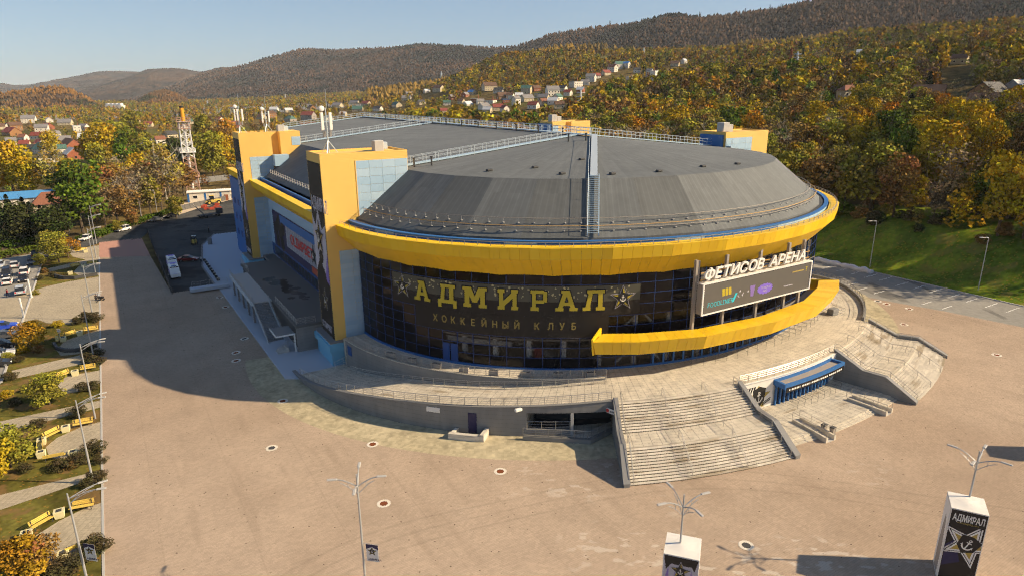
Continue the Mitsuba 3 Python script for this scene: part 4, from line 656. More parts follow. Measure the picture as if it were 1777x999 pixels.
tx = 'ФЕТИСОВ АРЕНА'; x = -11.3
for k in range(9): u = -11 + k * 2.7; put('truss_bar', M(bar((u, SW + .6, sz1 + .2), (u + 1.2, SW + .25, 16.75), .06), bar((u + 1.2, SW + .25, 16.75), (u + 1.9, SW + .7, sz1 + .2), .06)), 'taupe', sgn, True)
for z in (16.7, 17.6): put('rail', box(-11.6, 10.6, SW + .3, SW + .38, z, z + .09), 'rope_orange', sgn, True)
for ch in tx:
    if ch == ' ': x += 1.05; continue
    m = text_mesh(ch, 1.38, .28, True); v = np.asarray(m.vertices).copy(); v[:, 0] -= v[:, 0].min(); v[:, 0] *= 1.22; wd = v[:, 0].max(); v[:, 0] += v[:, 1] * .28
    put('letter', mount((v, m.faces), (x, SW + .28, 16.72), (1, 0, 0), (0, 0, 1)), 'white_paint', sgn, True); x += wd + .23
SIGN_END = x
put('stay_frame', M(bar((10.5, SW + .6, 16), (11.0, SW + .6, 19.2), .09), bar((-11.7, SW + .6, 16), (-11.7, SW + .6, 19.3), .12)), 'taupe', sgn, True)
# ================================================================ left terrace, footbridge, yard bits
te = thing('terrace', 'dark paved terrace with wet stains between the two left towers', 'terrace')
put('deck', box(-52, -43.55, 7.4, 54, 4.2, 4.6), 'terrace_deck', te, True); put('deck', box(-46, -43.6, 54.02, 60.1, 4.0, 4.5), 'terrace_deck', te, True); put('front_wall', box(-52, -43.6, 7.42, 7.8, .15, 4.19), 'grey_wall', te, True); put('side_wall', box(-51.6, -51.3, 7.81, 54, .15, 4.19), 'dark_grey', te, True)
_rs = np.random.default_rng(4)
for x, y, r in ((-49.3, 38, 1.6), (-48.8, 33.5, 1.9), (-48.1, 29.2, 1.5), (-47.4, 25.5, 1.7), (-46.6, 22, 1.1), (-48.6, 36, 1.0)):
    put('puddle', flat(unary_union([sg.Point(x + _rs.normal() * r * .5, y + _rs.normal() * r * .8).buffer(r * _rs.uniform(.3, .6), 5) for _ in range(7)]), 4.604), 'puddle', te, True)
railpath('terrace_railing', [(-51.8, 22, 4.6), (-51.8, 7.7, 4.6), (-48.8, 7.7, 4.6)], 1.05, 'steel railing on the near corner of the dark terrace', mids=(.25, .5, .75))
railpath('terrace_railing', [(-51.8, 46, 4.6), (-51.8, 54, 4.6)], 1.05, 'steel railing on the far corner of the dark terrace', mids=(.25, .5, .75))
fbd = thing('footbridge', 'raised concrete walkway on columns beside the dark terrace', 'walkway')
put('deck', box(-55.3, -52.02, 24.2, 46.5, 4.05, 4.4), 'pale_concrete', fbd, True); put('edge_beam', box(-55.5, -55.31, 24.2, 46.5, 3.8, 4.55), 'galvanized', fbd, True)
for w in (26, 31, 36, 41, 45.8): put('column', box(-55.1, -54.8, w, w + .3, .15, 4.04), 'mid_grey', fbd, True)
for k in range(24): z = 4.4 - (k + 1) * .172; w = 24.2 - k * .36 - (.9 if k >= 14 else 0); put('step', box(-55.2, -52.6, w - .36 - (.9 if k == 13 else 0), w, z - .1, z), 'mid_grey', fbd, True)
put('stringer', M(*[hexa([(u, 14.0, .15), (u + .1, 14.0, .15), (u + .1, 24.2, 4.1), (u, 24.2, 4.1)], [(u, 14.0, .5), (u + .1, 14.0, .5), (u + .1, 24.2, 4.5), (u, 24.2, 4.5)]) for u in (-55.32, -52.58)]), 'galvanized', fbd, True)
for u, lb in ((-55.3, 'outer'), (-52.5, 'inner')): railpath('bridge_railing', [(u, 14.2, .4), (u, 18.6, 2.1), (u, 19.5, 2.1), (u, 24.2, 4.4), *([(u, 46.4, 4.4)] if lb == 'outer' else [])], 1.05, f'{lb} steel railing of the raised walkway and its stair', mids=(.3, .6))
po = thing('porch', 'small flat porch roof on a white post by the terrace corner', 'porch'); put('roof', box(-55.0, -52.1, 8.2, 12.6, 3.0, 3.15), 'mid_grey', po, True); put('roof_edge', M(box(-55.05, -52.05, 8.1, 8.2, 2.95, 3.2), box(-55.1, -55.0, 8.1, 12.6, 2.95, 3.2)), 'white_paint', po, True); put('post', box(-52.35, -52.15, 7.9, 8.09, .15, 3.2), 'white_paint', po, True)
for k in range(5): put('step', box(-55 + k * .35, -54.65 + k * .35, 8.3, 10, .15, .3 + k * .16), 'pale_concrete', po, True)
railpath('porch_railing', [(-55, 8.2, .3), (-53.4, 8.2, 1.1), (-52.4, 8.2, 1.1)], .95, 'short bent steel railing on the porch steps', mids=(.3, .6), step=.8)
for k in range(9):
    w = 80 - k * 2.6; t = thing('floodlight_box', 'dark box unit with pale top on the yard kerb', 'lamp', 'row of box units along the yard kerb'); put('body', bevel((-56.2, w, .6), (.6, .6, .6), .05), 'black', t, True); put('cap', cbox((-56.2, w, .93), (.38, .38, .05)), 'canvas', t, True)  # plain dark box units, they give no light
rb = thing('ramp_slab', 'pale concrete ramp slab with railing leading into the yard', 'ramp'); put('slab', box(-62.5, -55, 52.2, 54.2, .3, .95), 'pad_concrete', rb, True)
railpath('slab_railing', [(-62, 54.3, .95), (-55, 54.3, .95)], 1.0, 'steel railing along the pale ramp slab', mids=(.5,))
# ================================================================ roof fittings
def rz_at(u, w):
    u = abs(u)
    if w >= 0: return ZR - (ZR - ZF) * u / RF if u < RF else ZF - (ZF - ZE) * (u - RF) / (RE - RF)
    r = math.hypot(u, w / KE); return ZR - (ZR - ZF) * r / RF if r < RF else ZF - (ZF - ZE) * (r - RF) / (RE - RF)
def walkway(pts, label, rails=(-.6, .6), h=1.1):
    t = thing('roof_walkway', label, 'walkway'); p = np.asarray(pts, float); d = p[-1, :2] - p[0, :2]; d /= np.linalg.norm(d); nrm = np.array([-d[1], d[0], 0])
    for q0, q1 in zip(p[:-1], p[1:]): put('deck', hexa([q0 - nrm * .6 + [0, 0, .12], q1 - nrm * .6 + [0, 0, .12], q1 + nrm * .6 + [0, 0, .12], q0 + nrm * .6 + [0, 0, .12]], [q0 - nrm * .6 + [0, 0, .3], q1 - nrm * .6 + [0, 0, .3], q1 + nrm * .6 + [0, 0, .3], q0 + nrm * .6 + [0, 0, .3]]), 'blue_panel_three', t, True)
    for o in rails:
        for m in (.5, 1.0): put('rail', tube(p + nrm * o + [0, 0, .3 + h * m], .035, 4), 'galvanized', t, True)
        seg = np.r_[0, np.cumsum(np.linalg.norm(np.diff(p, axis=0), axis=1))]; s = np.linspace(0, seg[-1], int(seg[-1] / 2.2) + 2); q = np.column_stack([np.interp(s, seg, p[:, k]) for k in range(3)]) + nrm * o
        put('posts', M(*[box(x - .035, x + .035, y - .035, y + .035, z, z + .3 + h) for x, y, z in q]), 'galvanized', t, True, kind='stuff')
walkway([(0, -1.5, ZR), (0, 117.5, ZR)], 'long railed walkway along the roof ridge')
for s, nm in ((-1, 'left'), (1, 'right')):
    walkway([(0, 3, ZR), (s * 34.9, 3, ZF + .0)], f'railed walkway from the ridge to the front {nm} tower'); walkway([(0, 64, ZR), (s * 34.9, 64, ZF)], f'railed walkway from the ridge to the rear {nm} tower'); walkway([(0, 116.5, ZR), (s * 25.5, 116.5, ZF + .9)], f'railed walkway along the far {nm} roof end')
walkway([(34.9, -1.4, ZF), (43.2, -1.4, ZE + .1)], 'steep railed steps down the right end of the roof')
lf, le = EL(34.9, -31.9), EL(43.4, -32.1); ap = np.array([0, -1.5])
ld = thing('roof_ladder', 'pale steel ladder running from the ridge down the front roof', 'ladder')
d1 = lf - ap; n1 = np.array([-d1[1], d1[0]]) / np.linalg.norm(d1)
Q = lambda p, z, n, o: np.r_[p + n * o, z]
put('upper_deck', hexa([Q(ap, ZR + .25, n1, -.5), Q(lf, ZF + .25, n1, -.5), Q(lf, ZF + .25, n1, .5), Q(ap, ZR + .25, n1, .5)], [Q(ap, ZR + .42, n1, -.5), Q(lf, ZF + .42, n1, -.5), Q(lf, ZF + .42, n1, .5), Q(ap, ZR + .42, n1, .5)]), 'galvanized', ld, True)
for o in (-.7, .7): put('side_rail', hexa([Q(lf, ZF + .3, n1, o - .06), Q(le, ZE + .3, n1, o - .06), Q(le, ZE + .3, n1, o + .06), Q(lf, ZF + .3, n1, o + .06)], [Q(lf, ZF + .65, n1, o - .06), Q(le, ZE + .65, n1, o - .06), Q(le, ZE + .65, n1, o + .06), Q(lf, ZF + .65, n1, o + .06)]), 'blue_panel_three', ld, True)
for k in range(28): t = (k + .5) / 28; c = lerp(lf, le, t); z = ZF + (ZE - ZF) * t + .5; put('rung', hexa([Q(c, z, n1, -.64), Q(c + d1 * .004, z, n1, -.64), Q(c + d1 * .004, z, n1, .64), Q(c, z, n1, .64)], [Q(c, z + .06, n1, -.64), Q(c + d1 * .004, z + .06, n1, -.64), Q(c + d1 * .004, z + .06, n1, .64), Q(c, z + .06, n1, .64)]), 'blue_panel_three', ld, True)
put('guard_rail', tube([np.r_[ap - n1 * .75, ZR + 1.6], np.r_[lf - n1 * .75, ZF + 1.6], np.r_[le - n1 * .75, ZE + 1.6]], .03, 4), 'galvanized', ld, True)
put('guard_posts', M(*[bar(np.r_[lerp(ap, lf, t) - n1 * .75, ZR + (ZF - ZR) * t + .3], np.r_[lerp(ap, lf, t) - n1 * .75, ZR + (ZF - ZR) * t + 1.6], .03) for t in np.linspace(0, 1, 10)], *[bar(np.r_[lerp(lf, le, t) - n1 * .75, ZF + (ZE - ZF) * t + .3], np.r_[lerp(lf, le, t) - n1 * .75, ZF + (ZE - ZF) * t + 1.6], .03) for t in np.linspace(.1, 1, 4)]), 'galvanized', ld, True, kind='stuff')
sn = thing('snow_guard', 'low rope fence with pale brackets along the front roof edge', 'snow guard')
for r, h in ((42.5, .75), (42.5, .4), (41.4, .7)): put('rope', tube([np.r_[EL(r, a), rz_at(*EL(r, a)) + h] for a in np.linspace(-88, 88, 70)], .045, 5), 'rope_orange' if h > .72 else 'taupe', sn, True)
put('brackets', M(*[M(bar(np.r_[EL(r, a), rz_at(*EL(r, a))], np.r_[EL(r, a), rz_at(*EL(r, a)) + .72], .025), cbox((*EL(r - .1, a), rz_at(*EL(r, a)) + .08), (.22, .22, .08))) for r in (42.5, 41.4) for a in np.linspace(-88, 88, 60)]), 'pale_concrete', sn, True, kind='stuff')
railpath('canopy_railing', [np.r_[EL(46.3, a), 21.68] for a in np.linspace(-88, 88, 60)], .55, 'thin low railing on the yellow front canopy edge', 'taupe', mids=(.5,), r=.03, step=1.7)
sn2 = thing('snow_guard', 'low bracketed fence along the left roof edge between towers', 'snow guard')
for h in (.8, .4): put('rope', tube([(-42.6, 7, rz_at(-42.6, 7) + h), (-42.6, 60, rz_at(-42.6, 60) + h)], .05, 5), 'taupe', sn2, True)
put('brackets', M(*[M(bar((-42.6, w, 22.8), (-42.6, w, 23.8), .06), cbox((-42.4, w, 23.0), (.5, .4, .2))) for w in np.arange(7.5, 60, 1.9)]), 'canvas', sn2, True, kind='stuff')
for k, (u, w) in enumerate([(-33.2, 1), (-31.0, -.6), *[(-1.4, 6 + 8 * i) for i in range(12)], (-6, -2), (-3.5, -3.6)]):
    t = thing('vent_pipe', 'thin dark vent pipe standing on the grey roof', 'vent pipe', 'vent pipes on the roof'); z = rz_at(u, w); put('pipe', tube([(u, w, z), (u, w, z + 1.2)], .14, 8), 'dark_grey', t, True); put('cap', tube([(u, w, z + 1.22), (u, w, z + 1.4)], .24, 8), 'dark_grey', t, True)
for a, r in ((-62, 31), (-50, 28), (-40, 32), (-27, 32.5), (-14, 32), (2, 31), (16, 32), (-36, 22)):
    t = thing('roof_vent', 'small dark vent cowl low on the grey roof', 'vent', 'vent cowls on the roof'); c = EL(r, a); put('cowl', bevel((*c, rz_at(*c) + .15), (.9, .6, .3), .08), 'dark_grey', t, True)
def mast(name, label, u, w, z, h, n):
    t = thing(name, label, 'antenna')
    put('pole', tube([(u, w, z), (u, w, z + h)], .09, 6), 'galvanized', t, True)
    for k in range(3): a = k * 2.1; put('leg', bar((u + 1.3 * math.cos(a), w + 1.3 * math.sin(a), z), (u, w, z + 1.8), .06), 'galvanized', t, True)
    for k in range(n):
        a = k * 2 * math.pi / n + .4; x, y = u + .85 * math.cos(a), w + .85 * math.sin(a)
        put('panel_antenna', bevel((x, y, z + h - 1.9), (.32, .32, 2.5), .05), 'canvas', t, True); put('bracket', bar((u, w, z + h - 1.2), (x, y, z + h - 1.2), .04), 'galvanized', t, True); put('radio_box', bevel((u + .6 * math.cos(a), w + .6 * math.sin(a), z + h - 3.7), (.3, .3, .8), .03), 'mid_grey', t, True)
    m = trimesh.creation.icosphere(2, .42); put('dish', (np.asarray(m.vertices) * [1, .45, 1] + [u - .7, w - .5, z + h - .1], m.faces), 'canvas', t, True, smooth=True); put('whip', bar((u + .2, w, z + h), (u + .2, w, z + h + 2.6), .03), 'galvanized', t, True)
mast('antenna_mast', 'tall antenna mast with white panels on the front left tower', -45.4, 4.0, 31.45, 6.4, 4)
mast('antenna_mast', 'antenna mast with white panels on the rear left tower corner', -46.8, 64.5, 31.45, 5.8, 5)
mast('antenna_mast', 'slim antenna pole with white box on the rear left tower', -41.0, 65.5, 31.45, 5.2, 2)
# ================================================================ plaza furniture, vehicles, people
BDIR = AX + math.pi / 2                             # heading of the arena's long axis
def lamp4(x, y, label, rot, h=11.0, group=None):
    t = thing('plaza_lamp', label, 'street lamp', group); put('pole', tube([(x, y, 0), (x, y, h * .5), (x, y, h + .35)], [.11, .09, .06], 8), 'pole_grey', t)
    for k in range(4):
        a = rot + k * math.pi / 2; c, s = math.cos(a), math.sin(a); z0 = h - .9
        up_ = [(x + c * r, y + s * r, z0 + .75 * math.sin(min(1, r / 1.6) * 1.5) + .15) for r in np.linspace(.05, 1.6, 7)]; lo = [(x + c * r, y + s * r, z0 - .55 + 1.15 * math.sin(min(1, r / 1.4) * 1.4)) for r in np.linspace(.05, 1.3, 6)]
        arm = put('arm', M(tube(up_, .045, 5), tube(lo, .03, 5), bar((x + c * .7, y + s * .7, z0 + .1), (x + c * .7, y + s * .7, z0 + .6), .025)), 'pole_grey', t)
        hx, hy = x + c * 1.9, y + s * 1.9; put('lamp_head', xf(bevel((0, 0, 0), (.8, .24, .11), .04), a, (hx, hy, h + .02)), 'pale_concrete', arm)
    return t
def sheet(t, name, g, o, xdir, d, b): put(name, mount(prism(g, d, d + .008), o, xdir, (0, 0, 1)), b, t)
lamp4(-12.3, 45.2, 'tall four armed street lamp with a small hanging flag on the plaza', .12)
fl_ = thing('flag_banner', 'small club flag hanging on the central plaza lamp', 'flag')
fo, fx = (-12.0, 45.15, 3.35), (.97, -.2, 0)
put('bracket', M(bar((-12.3, 45.2, 5.0), (-10.9, 44.93, 5.0), .025), bar((-12.3, 45.2, 3.4), (-10.9, 44.93, 3.4), .025)), 'pole_grey', fl_)
put('cloth', mount(prism(sg.box(0, 0, 1.05, 1.6), 0, .012), fo, fx, (0, 0, 1)), 'canvas', fl_); sheet(fl_, 'print_field', sg.Polygon([(0, 1.6), (0, 1.15), (.5, 1.38), (1.05, 1.15), (1.05, 1.6)]), fo, fx, .013, 'navy')
emblem(fl_, lambda m: mount(m, (fo[0] + .5 * fx[0] + .004, fo[1] + .5 * fx[1] - .022, fo[2] + .95), np.array(fx) * .42, np.array([0, 0, .42])), False, 'gold_dull', 'lilac_grey')
put('lettering', mount(text_mesh('АДМИРАЛ', .16, .008, True), (fo[0] + .1, fo[1] - .04, fo[2] + .12), fx, (0, 0, 1)), 'navy', fl_)
lamp4(12.65, 42.2, 'four armed street lamp rising from the left advertising box', .35); lamp4(38.5, 48.0, 'four armed street lamp rising from the right advertising box', .75)
def adbox(label, c, rot, sgn_):
    t = thing('advertising_box', label, 'advertising box'); w_, h_ = 2.6, 7.0; cr_, sr_ = math.cos(rot), math.sin(rot); C = lambda x, y, z: (c[0] + x * cr_ - y * sr_, c[1] + x * sr_ + y * cr_, z)
    put('core', xf(box(-w_ / 2, w_ / 2, -w_ / 2, w_ / 2, 0, h_), rot, (*c, 0)), 'canvas', t)
    gx, gy = np.meshgrid(np.linspace(-w_ / 2, w_ / 2, 12), np.linspace(-w_ / 2, w_ / 2, 12), indexing='ij'); gz = h_ + .03 + .14 * np.exp(-((gx) ** 2 + gy ** 2) / .5) + .07 * (nnoise(np.stack([gx * 1.3, gy * 1.3, gx * 0], -1), 3) - .3) * (1 - np.abs(gx) / 1.3) * (1 - np.abs(gy) / 1.3)
    put('top_canvas', xf(grid_mesh(gx, gy, gz), rot, (*c, 0)), 'canvas', t, smooth=True)
    fx = np.array([cr_, sr_, 0]); o = np.array(C(-w_ / 2, -w_ / 2 - .005, 0)); n = np.array([sr_, -cr_, 0]); P = lambda nm, g, d, b: put(nm, mount(prism(g, d, d + .006), o, fx, (0, 0, 1)), b, t)
    P('front_print', sg.box(.06, .05, w_ - .06, h_ - .06), .004, 'black' if sgn_ else 'lilac_grey')
    if sgn_:
        put('lettering', mount((lambda m: (np.asarray(m.vertices) * [.86, 1.75, 1], m.faces))(text_mesh('АДМИРАЛ', .36, .01, True)), o + fx * .2 + n * .014 + [0, 0, 6.0], fx, (0, 0, 1)), 'canvas', t); put('lettering', mount(text_mesh('HCADMIRAL.PRO', .13, .01), o + fx * .6 + n * .014 + [0, 0, 5.78], fx, (0, 0, 1)), 'gold_dull', t)
        P('print_tint', sg.Polygon([(.1, 3.6), (.7, 4.2), (1.3, 2.2), (.1, 1.5)]), .012, 'navy')
        clip = sg.box(.08, .1, w_ - .08, h_ - 1.35)
        for nm, g, d, b in (('star_rim', star(rr=1.2), 0, 'canvas'), ('star', star(rr=1.04), .005, 'black'), ('star_rays', star(rr=.95), .009, 'canvas'), ('star_inner', star(rr=.74), .012, 'gold_dull'), ('shield', affinity.scale(shield, 1.0, 1.0, origin=(0, 0)), .015, 'black'), ('anchor', anchor_poly(.42), .018, 'canvas')):
            put(nm, mount(prism(affinity.translate(affinity.rotate(affinity.scale(g, 1.85, 1.85, origin=(0, 0)), -22, origin=(0, 0)), 1.6, 3.95).intersection(clip), d + .014, d + .018), o, fx, (0, 0, 1)), b, t)
    else:
        P('print_field', sg.Polygon([(.06, h_ - .06), (w_ - .06, h_ - .06), (w_ - .3, 5.9), (w_ - .5, 6.3), (w_ / 2, 6.25), (.6, 6.3), (.25, 5.7)]), .012, 'black')
        for k in range(4): P('print_ray', sg.Polygon([(.1 + k * .62, 4.5), (.5 + k * .62, 4.6), (.42 + k * .55, 6.0)]), .012, 'violet')
        emblem(t, lambda m: mount(m, o + fx * (w_ / 2) + n * .03 + [0, 0, 5.75], fx * .75, np.array([0, 0, .8])), False, 'gold_dull', 'lilac_grey')
    lx = np.array([-sr_, cr_, 0]); lo = np.array(C(-w_ / 2 - .005, w_ / 2, 0)); LPn = lambda nm, g, d, b: put(nm, mount(prism(g, d, d + .006), lo, -lx, (0, 0, 1)), b, t)
    LPn('side_print', sg.box(.08, .05, w_ - .08, h_ - .1), .004, 'canvas')
    LPn('print_figure', sg.Polygon([(.6, .2), (.7, 3.0), (1.0, 4.6), (1.3, 5.6), (1.7, 5.4), (1.9, 4.2), (2.1, 2.6), (2.0, .2)]), .012, 'taupe')
adbox('tall canvas advertising box with white top and bold club lettering', (37.75, 47.1), -.46, True); adbox('tall advertising box standing just outside the right edge of the view', tuple(np.array((54.76,66.04)) + [12.6, -.3]), -.40, True); adbox('tall canvas advertising box with white top and a star on violet rays', (12.8, 42.0), -.33, False)
LM = [((-45.1, 61.7), 9.8, 'nearest full'), ((-53.8, 76.4), 10.3, 'second nearest'), ((-66.6, 97.1), 10.3, 'third nearest'), ((-77.7, 115.3), 10.3, 'fourth nearest'), ((-96.5, 147.1), 10.8, 'fifth nearest'), ((-105.9, 162.8), 10.9, 'second farthest'), ((-115.5, 178.9), 10.8, 'farthest'), ((-35.3, 45.2), 9.8, 'bottommost cropped')]
def lamp1(x, y, h, label, arms=True, rot=.45):
    t = thing('park_lamp', label, 'street lamp'); put('pole', tube([(x, y, 0), (x, y, h * .5), (x, y, h)], [.12, .09, .06], 8), 'pole_grey', t)
    for o in (-.22, .22):
        c, s = math.cos(rot + o), math.sin(rot + o); a = put('arm', M(tube([(x + c * r, y + s * r, h - .5 + .55 * math.sin(r / 2.2 * 1.5)) for r in np.linspace(0, 2.2, 7)], .04, 5), tube([(x + c * r, y + s * r, h - .95 + .9 * math.sin(r / 1.8 * 1.4)) for r in np.linspace(0, 1.8, 6)], .028, 5)), 'pole_grey', t)
        put('lamp_head', xf(bevel((0, 0, 0), (.75, .24, .11), .04), rot + o, (x + c * 2.45, y + s * 2.45, h + .05)), 'pale_concrete', a)
for (x, y), h, nm in LM: lamp1(x, y, h, f'{nm} grey park lamp with curved arms beside the plaza edge')
fl2 = thing('flag_banner', 'small club flag hanging on the bottommost park lamp', 'flag'); fo, fx = (-34.9, 45.15, 3.6), (.97, -.2, 0)
put('cloth', mount(prism(sg.box(0, 0, 1.05, 1.6), 0, .012), fo, fx, (0, 0, 1)), 'canvas', fl2); sheet(fl2, 'print_field', sg.Polygon([(0, 1.6), (0, 1.15), (.5, 1.38), (1.05, 1.15), (1.05, 1.6)]), fo, fx, .013, 'navy')
emblem(fl2, lambda m: mount(m, (fo[0] + .5 * fx[0] + .004, fo[1] + .5 * fx[1] - .022, fo[2] + .95), np.array(fx) * .42, np.array([0, 0, .42])), False, 'gold_dull', 'lilac_grey'); put('lettering', mount(text_mesh('АДМИРАЛ', .16, .008, True), (fo[0] + .1, fo[1] - .04, fo[2] + .12), fx, (0, 0, 1)), 'navy', fl2)
def post_lamp(x, y, h, label, rot=3.2, L_=1.2, r=.1):
    t = thing('lamp_post', label, 'street lamp'); put('pole', tube([(x, y, float(hz(x, y)) - .1), (x, y, h)], [r, r * .7], 8), 'pole_grey', t); c, s = math.cos(rot), math.sin(rot)
    put('arm', bar((x, y, h), (x + c * L_, y + s * L_, h + .15), .05), 'pole_grey', t); put('lamp_head', xf(bevel((0, 0, 0), (.8, .3, .14), .04), rot, (x + c * (L_ + .3), y + s * (L_ + .3), h + .15)), 'canvas', t)
    put('lamp_head', xf(bevel((0, 0, 0), (.5, .3, .14), .04), rot, (x + c * .3, y + s * .3, h + .12)), 'canvas', t)
post_lamp(83.2, 147.6, 11, 'tall single lamp post on the grass slope nearer the arena'); post_lamp(95.5, 128.7, 11.2, 'tall single lamp post on the grass slope at the right edge')
post_lamp(-133.6, 195.3, 9.8, 'tall lamp post rising from the dark pines at left', 2.8); post_lamp(-119.9, 220.6, 8.8, 'thin lamp post behind the parked road cars', 3.0); post_lamp(*(-125.40,220.37), 8.5, 'thin lamp post among the bare trees near the road', 3.0)
for q, nm in (((-91.34,116.35), 'nearer'), ((-98.81,129.14), 'farther')):
    t = thing('light_column', f'{nm} short white light column at the car park entrance', 'light column'); put('column', tube([(*q, 0), (*q, 3.4)], [.17, .15], 10), 'white_paint', t); put('lens', tube([(*q, 3.4), (*q, 3.9)], [.18, .18], 10), 'canvas', t)
# manhole covers with pale rings
MH = [(-28.41,68.78),(-16.67,69.47),(-1.42,63.47),(-13.17,57.72),(21.33,50.94),(-31.20,81.05),(-44.54,98.51),(-43.18,95.18),(-45.60,104.77),(-55.98,122.01),(-59.85,128.42),(75.79,95.37),(66.44,94.98),(69.41,109.52),(75.29,118.13),(72.68,121.18),(71.95,122.95),(69.65,129.35),(-78.79,146.52)]
def disc(r0, r1, z, n=24):
    a = np.arange(n) * 2 * np.pi / n; c = np.stack([np.cos(a), np.sin(a)], 1); o, i = np.column_stack([c * r1, np.full(n, z)]), np.column_stack([c * r0, np.full(n, z)]); f = []
    for k in range(n): j = (k + 1) % n; f += [[k, j, n + j], [k, n + j, n + k]]
    return np.vstack([o, i]), np.array(f)
for k, (x, y) in enumerate(MH):
    t = thing('manhole_cover', 'round rusty manhole cover in a pale concrete ring', 'manhole cover', 'manhole covers on the plaza'); put('ring', xf(disc(.40, .70, .022), 0, (x, y, 0)), 'house_white', t); put('lid', xf(disc(.0, .41, .016), 0, (x, y, 0)), 'rust' if k % 4 else 'dark_grey', t)
# benches and bins of the park
def bench(p, q, back, label):
    p, q = np.array(p), np.array(q); L_ = min(3.0, max(1.9, np.linalg.norm(q - p))); rot = math.atan2(*(q - p)[::-1]); c = (p + q) / 2; t = thing('park_bench', label, 'bench', None); s = 1 if back else -1
    X = lambda m: xf(m, rot, (*c, 0))
    for k in range(4): put('seat_slat', X(cbox((0, -.16 * s + .12 * k * s, .45), (L_, .10, .05))), 'bench_yellow', t)
    for k in range(3): put('back_slat', X(cbox((0, s * (.36 + .04 * k), .58 + .14 * k), (L_, .045, .115))), 'bench_yellow', t)
    for x in (-L_ * .4, L_ * .4): put('frame', X(M(box(x - .03, x + .03, -.2, .32, .36, .42), box(x - .03, x + .03, *sorted((-.2 * s, -.14 * s)), 0, .4), box(x - .03, x + .03, *sorted((.30 * s, .38 * s)), 0, .95))), 'dark_grey', t)
BN = [((116,878),(158.7,870.6),1,'bench on the left upper side of the nearest seating bay, right of the bin'), ((51,911),(88,890),1,'slanted bench in the nearest seating bay behind the planter bins'), ((33,923),(33.5,949),1,'bench seen end on at the left end of the nearest seating bay'), ((76,753),(105,739),1,'slanted bench at the back of the second nearest seating bay'), ((124,732),(159,726),1,'bench beside the plaza edge in the second nearest seating bay'), ((63.5,756),(65.5,780),1,'bench seen end on at the left end of the second nearest bay'), ((73,789),(111,782),0,'bench seen from behind in the second nearest seating bay'), ((117,948),(139,939),0,'bench seen from behind the bushes at the bottom of the park'),
      ((112.6,576.6),(133.6,569.7),1,'slanted bench in the middle bay next to the small white sign'), ((145.6,567),(170,563.7),1,'bench beside the plaza edge in the middle seating bay'), ((97.6,575),(99,586),1,'bench seen end on at the left of the middle bay'), ((99,647.7),(121.6,638.7),1,'slanted bench half hidden by the yellow green tree'), ((138,634.8),(165,630.6),1,'bench with pale bin at its left in the third nearest bay'), ((124.6,455.6),(141.7,451.6),1,'slanted bench near the dark low wall in the far park'), ((152,451),(169.7,449),1,'far bench beside the plaza edge near the dark low wall'), ((132,429),(153,425.5),1,'farthest bench beside the orange tree')]
from itertools import chain
BNW = [(-44.36,56.60),(-42.35,57.33),(-45.97,53.57),(-45.20,55.46),(-46.21,52.54),(-44.67,50.44),(-56.42,70.85),(-55.72,72.86),(-55.04,73.90),(-53.09,74.84),(-56.99,70.43),(-54.67,67.28),(-53.40,66.16),(-51.50,67.06),(-40.37,50.56),(-39.68,51.29),(-76.46,105.40),(-75.66,107.39),(-74.96,108.19),(-73.11,109.21),(-78.22,105.82),(-76.09,102.83),(-66.57,88.51),(-65.88,90.40),(-65.01,91.26),(-63.25,92.20),(-105.55,152.42),(-104.61,154.68),(-103.40,155.06),(-101.64,156.26),(-114.66,168.31),(-112.97,170.72)]
BLB = ['bench right of a bin in the nearest seating bay', 'slanted bench left of a bin in the nearest seating bay', 'bench seen end on at the left end of the nearest seating bay', 'slanted bench at the back of the second nearest seating bay', 'bench beside the plaza edge in the second nearest seating bay', 'bench seen end on at the left end of the second nearest bay', 'bench seen from behind in the second nearest seating bay', 'bench seen from behind among bushes at the bottom of the park', 'slanted bench in the middle bay next to the small white sign', 'bench beside the plaza edge in the middle seating bay', 'bench seen end on at the left of the middle bay', 'slanted bench half hidden by the yellow green tree', 'bench with a pale bin at its left in the third nearest bay', 'slanted bench in the far park near the dark low wall', 'far bench beside the plaza edge near the dark low wall', 'farthest bench beside the small orange tree']
for k, lb in enumerate(BLB): bench(BNW[2 * k], BNW[2 * k + 1], k not in (6, 7), 'yellow slatted ' + lb)
for k, (q, lb) in enumerate(zip([(-56.27,70.03),(-54.35,67.15),(-55.42,73.16),(-51.20,67.83),(-45.79,52.63),(-44.89,55.93),(-40.43,49.70),(-74.99,107.03),(-76.02,104.19),(-65.08,90.14),(-103.19,153.37),(-102.24,146.94),(-112.39,169.04)], ['left of the slanted bench in the second nearest bay', 'at the lower left corner of the second nearest bay', 'between the two upper benches of the second nearest bay', 'lying low at the right of the second nearest bay', 'at the left corner of the nearest bay', 'between the two upper benches of the nearest bay', 'at the lower edge of the nearest bay', 'between the two benches of the middle bay', 'left of the slanted bench in the middle bay', 'between the benches of the third nearest bay', 'between the two far benches by the low wall', 'standing alone left of the far low wall', 'by the farthest bench'])):
    t = thing('park_bin', 'pale yellow square planter bin ' + lb, 'bin'); x, y = q; h = .35 if k == 3 else .72; m = xf(hull([(dx * s, dy * s, z) for z, s in ((0, .38), (h, .46)) for dx in (-1, 1) for dy in (-1, 1)]), .5, (x, y, 0)); put('body', m, 'cream', t); put('opening', xf(cbox((0, 0, h + .012), (.5, .5, .02)), .5, (x, y, 0)), 'dark_grey', t)
sp = thing('park_sign', 'small white sign post beside the middle park bench', 'sign'); q = (-76.86,104.73); put('post', tube([(*q, 0), (*q, 1.5)], .05, 6), 'pole_grey', sp); put('plate', bevel((q[0], q[1], 1.7), (.6, .06, .5), .02), 'white_paint', sp)
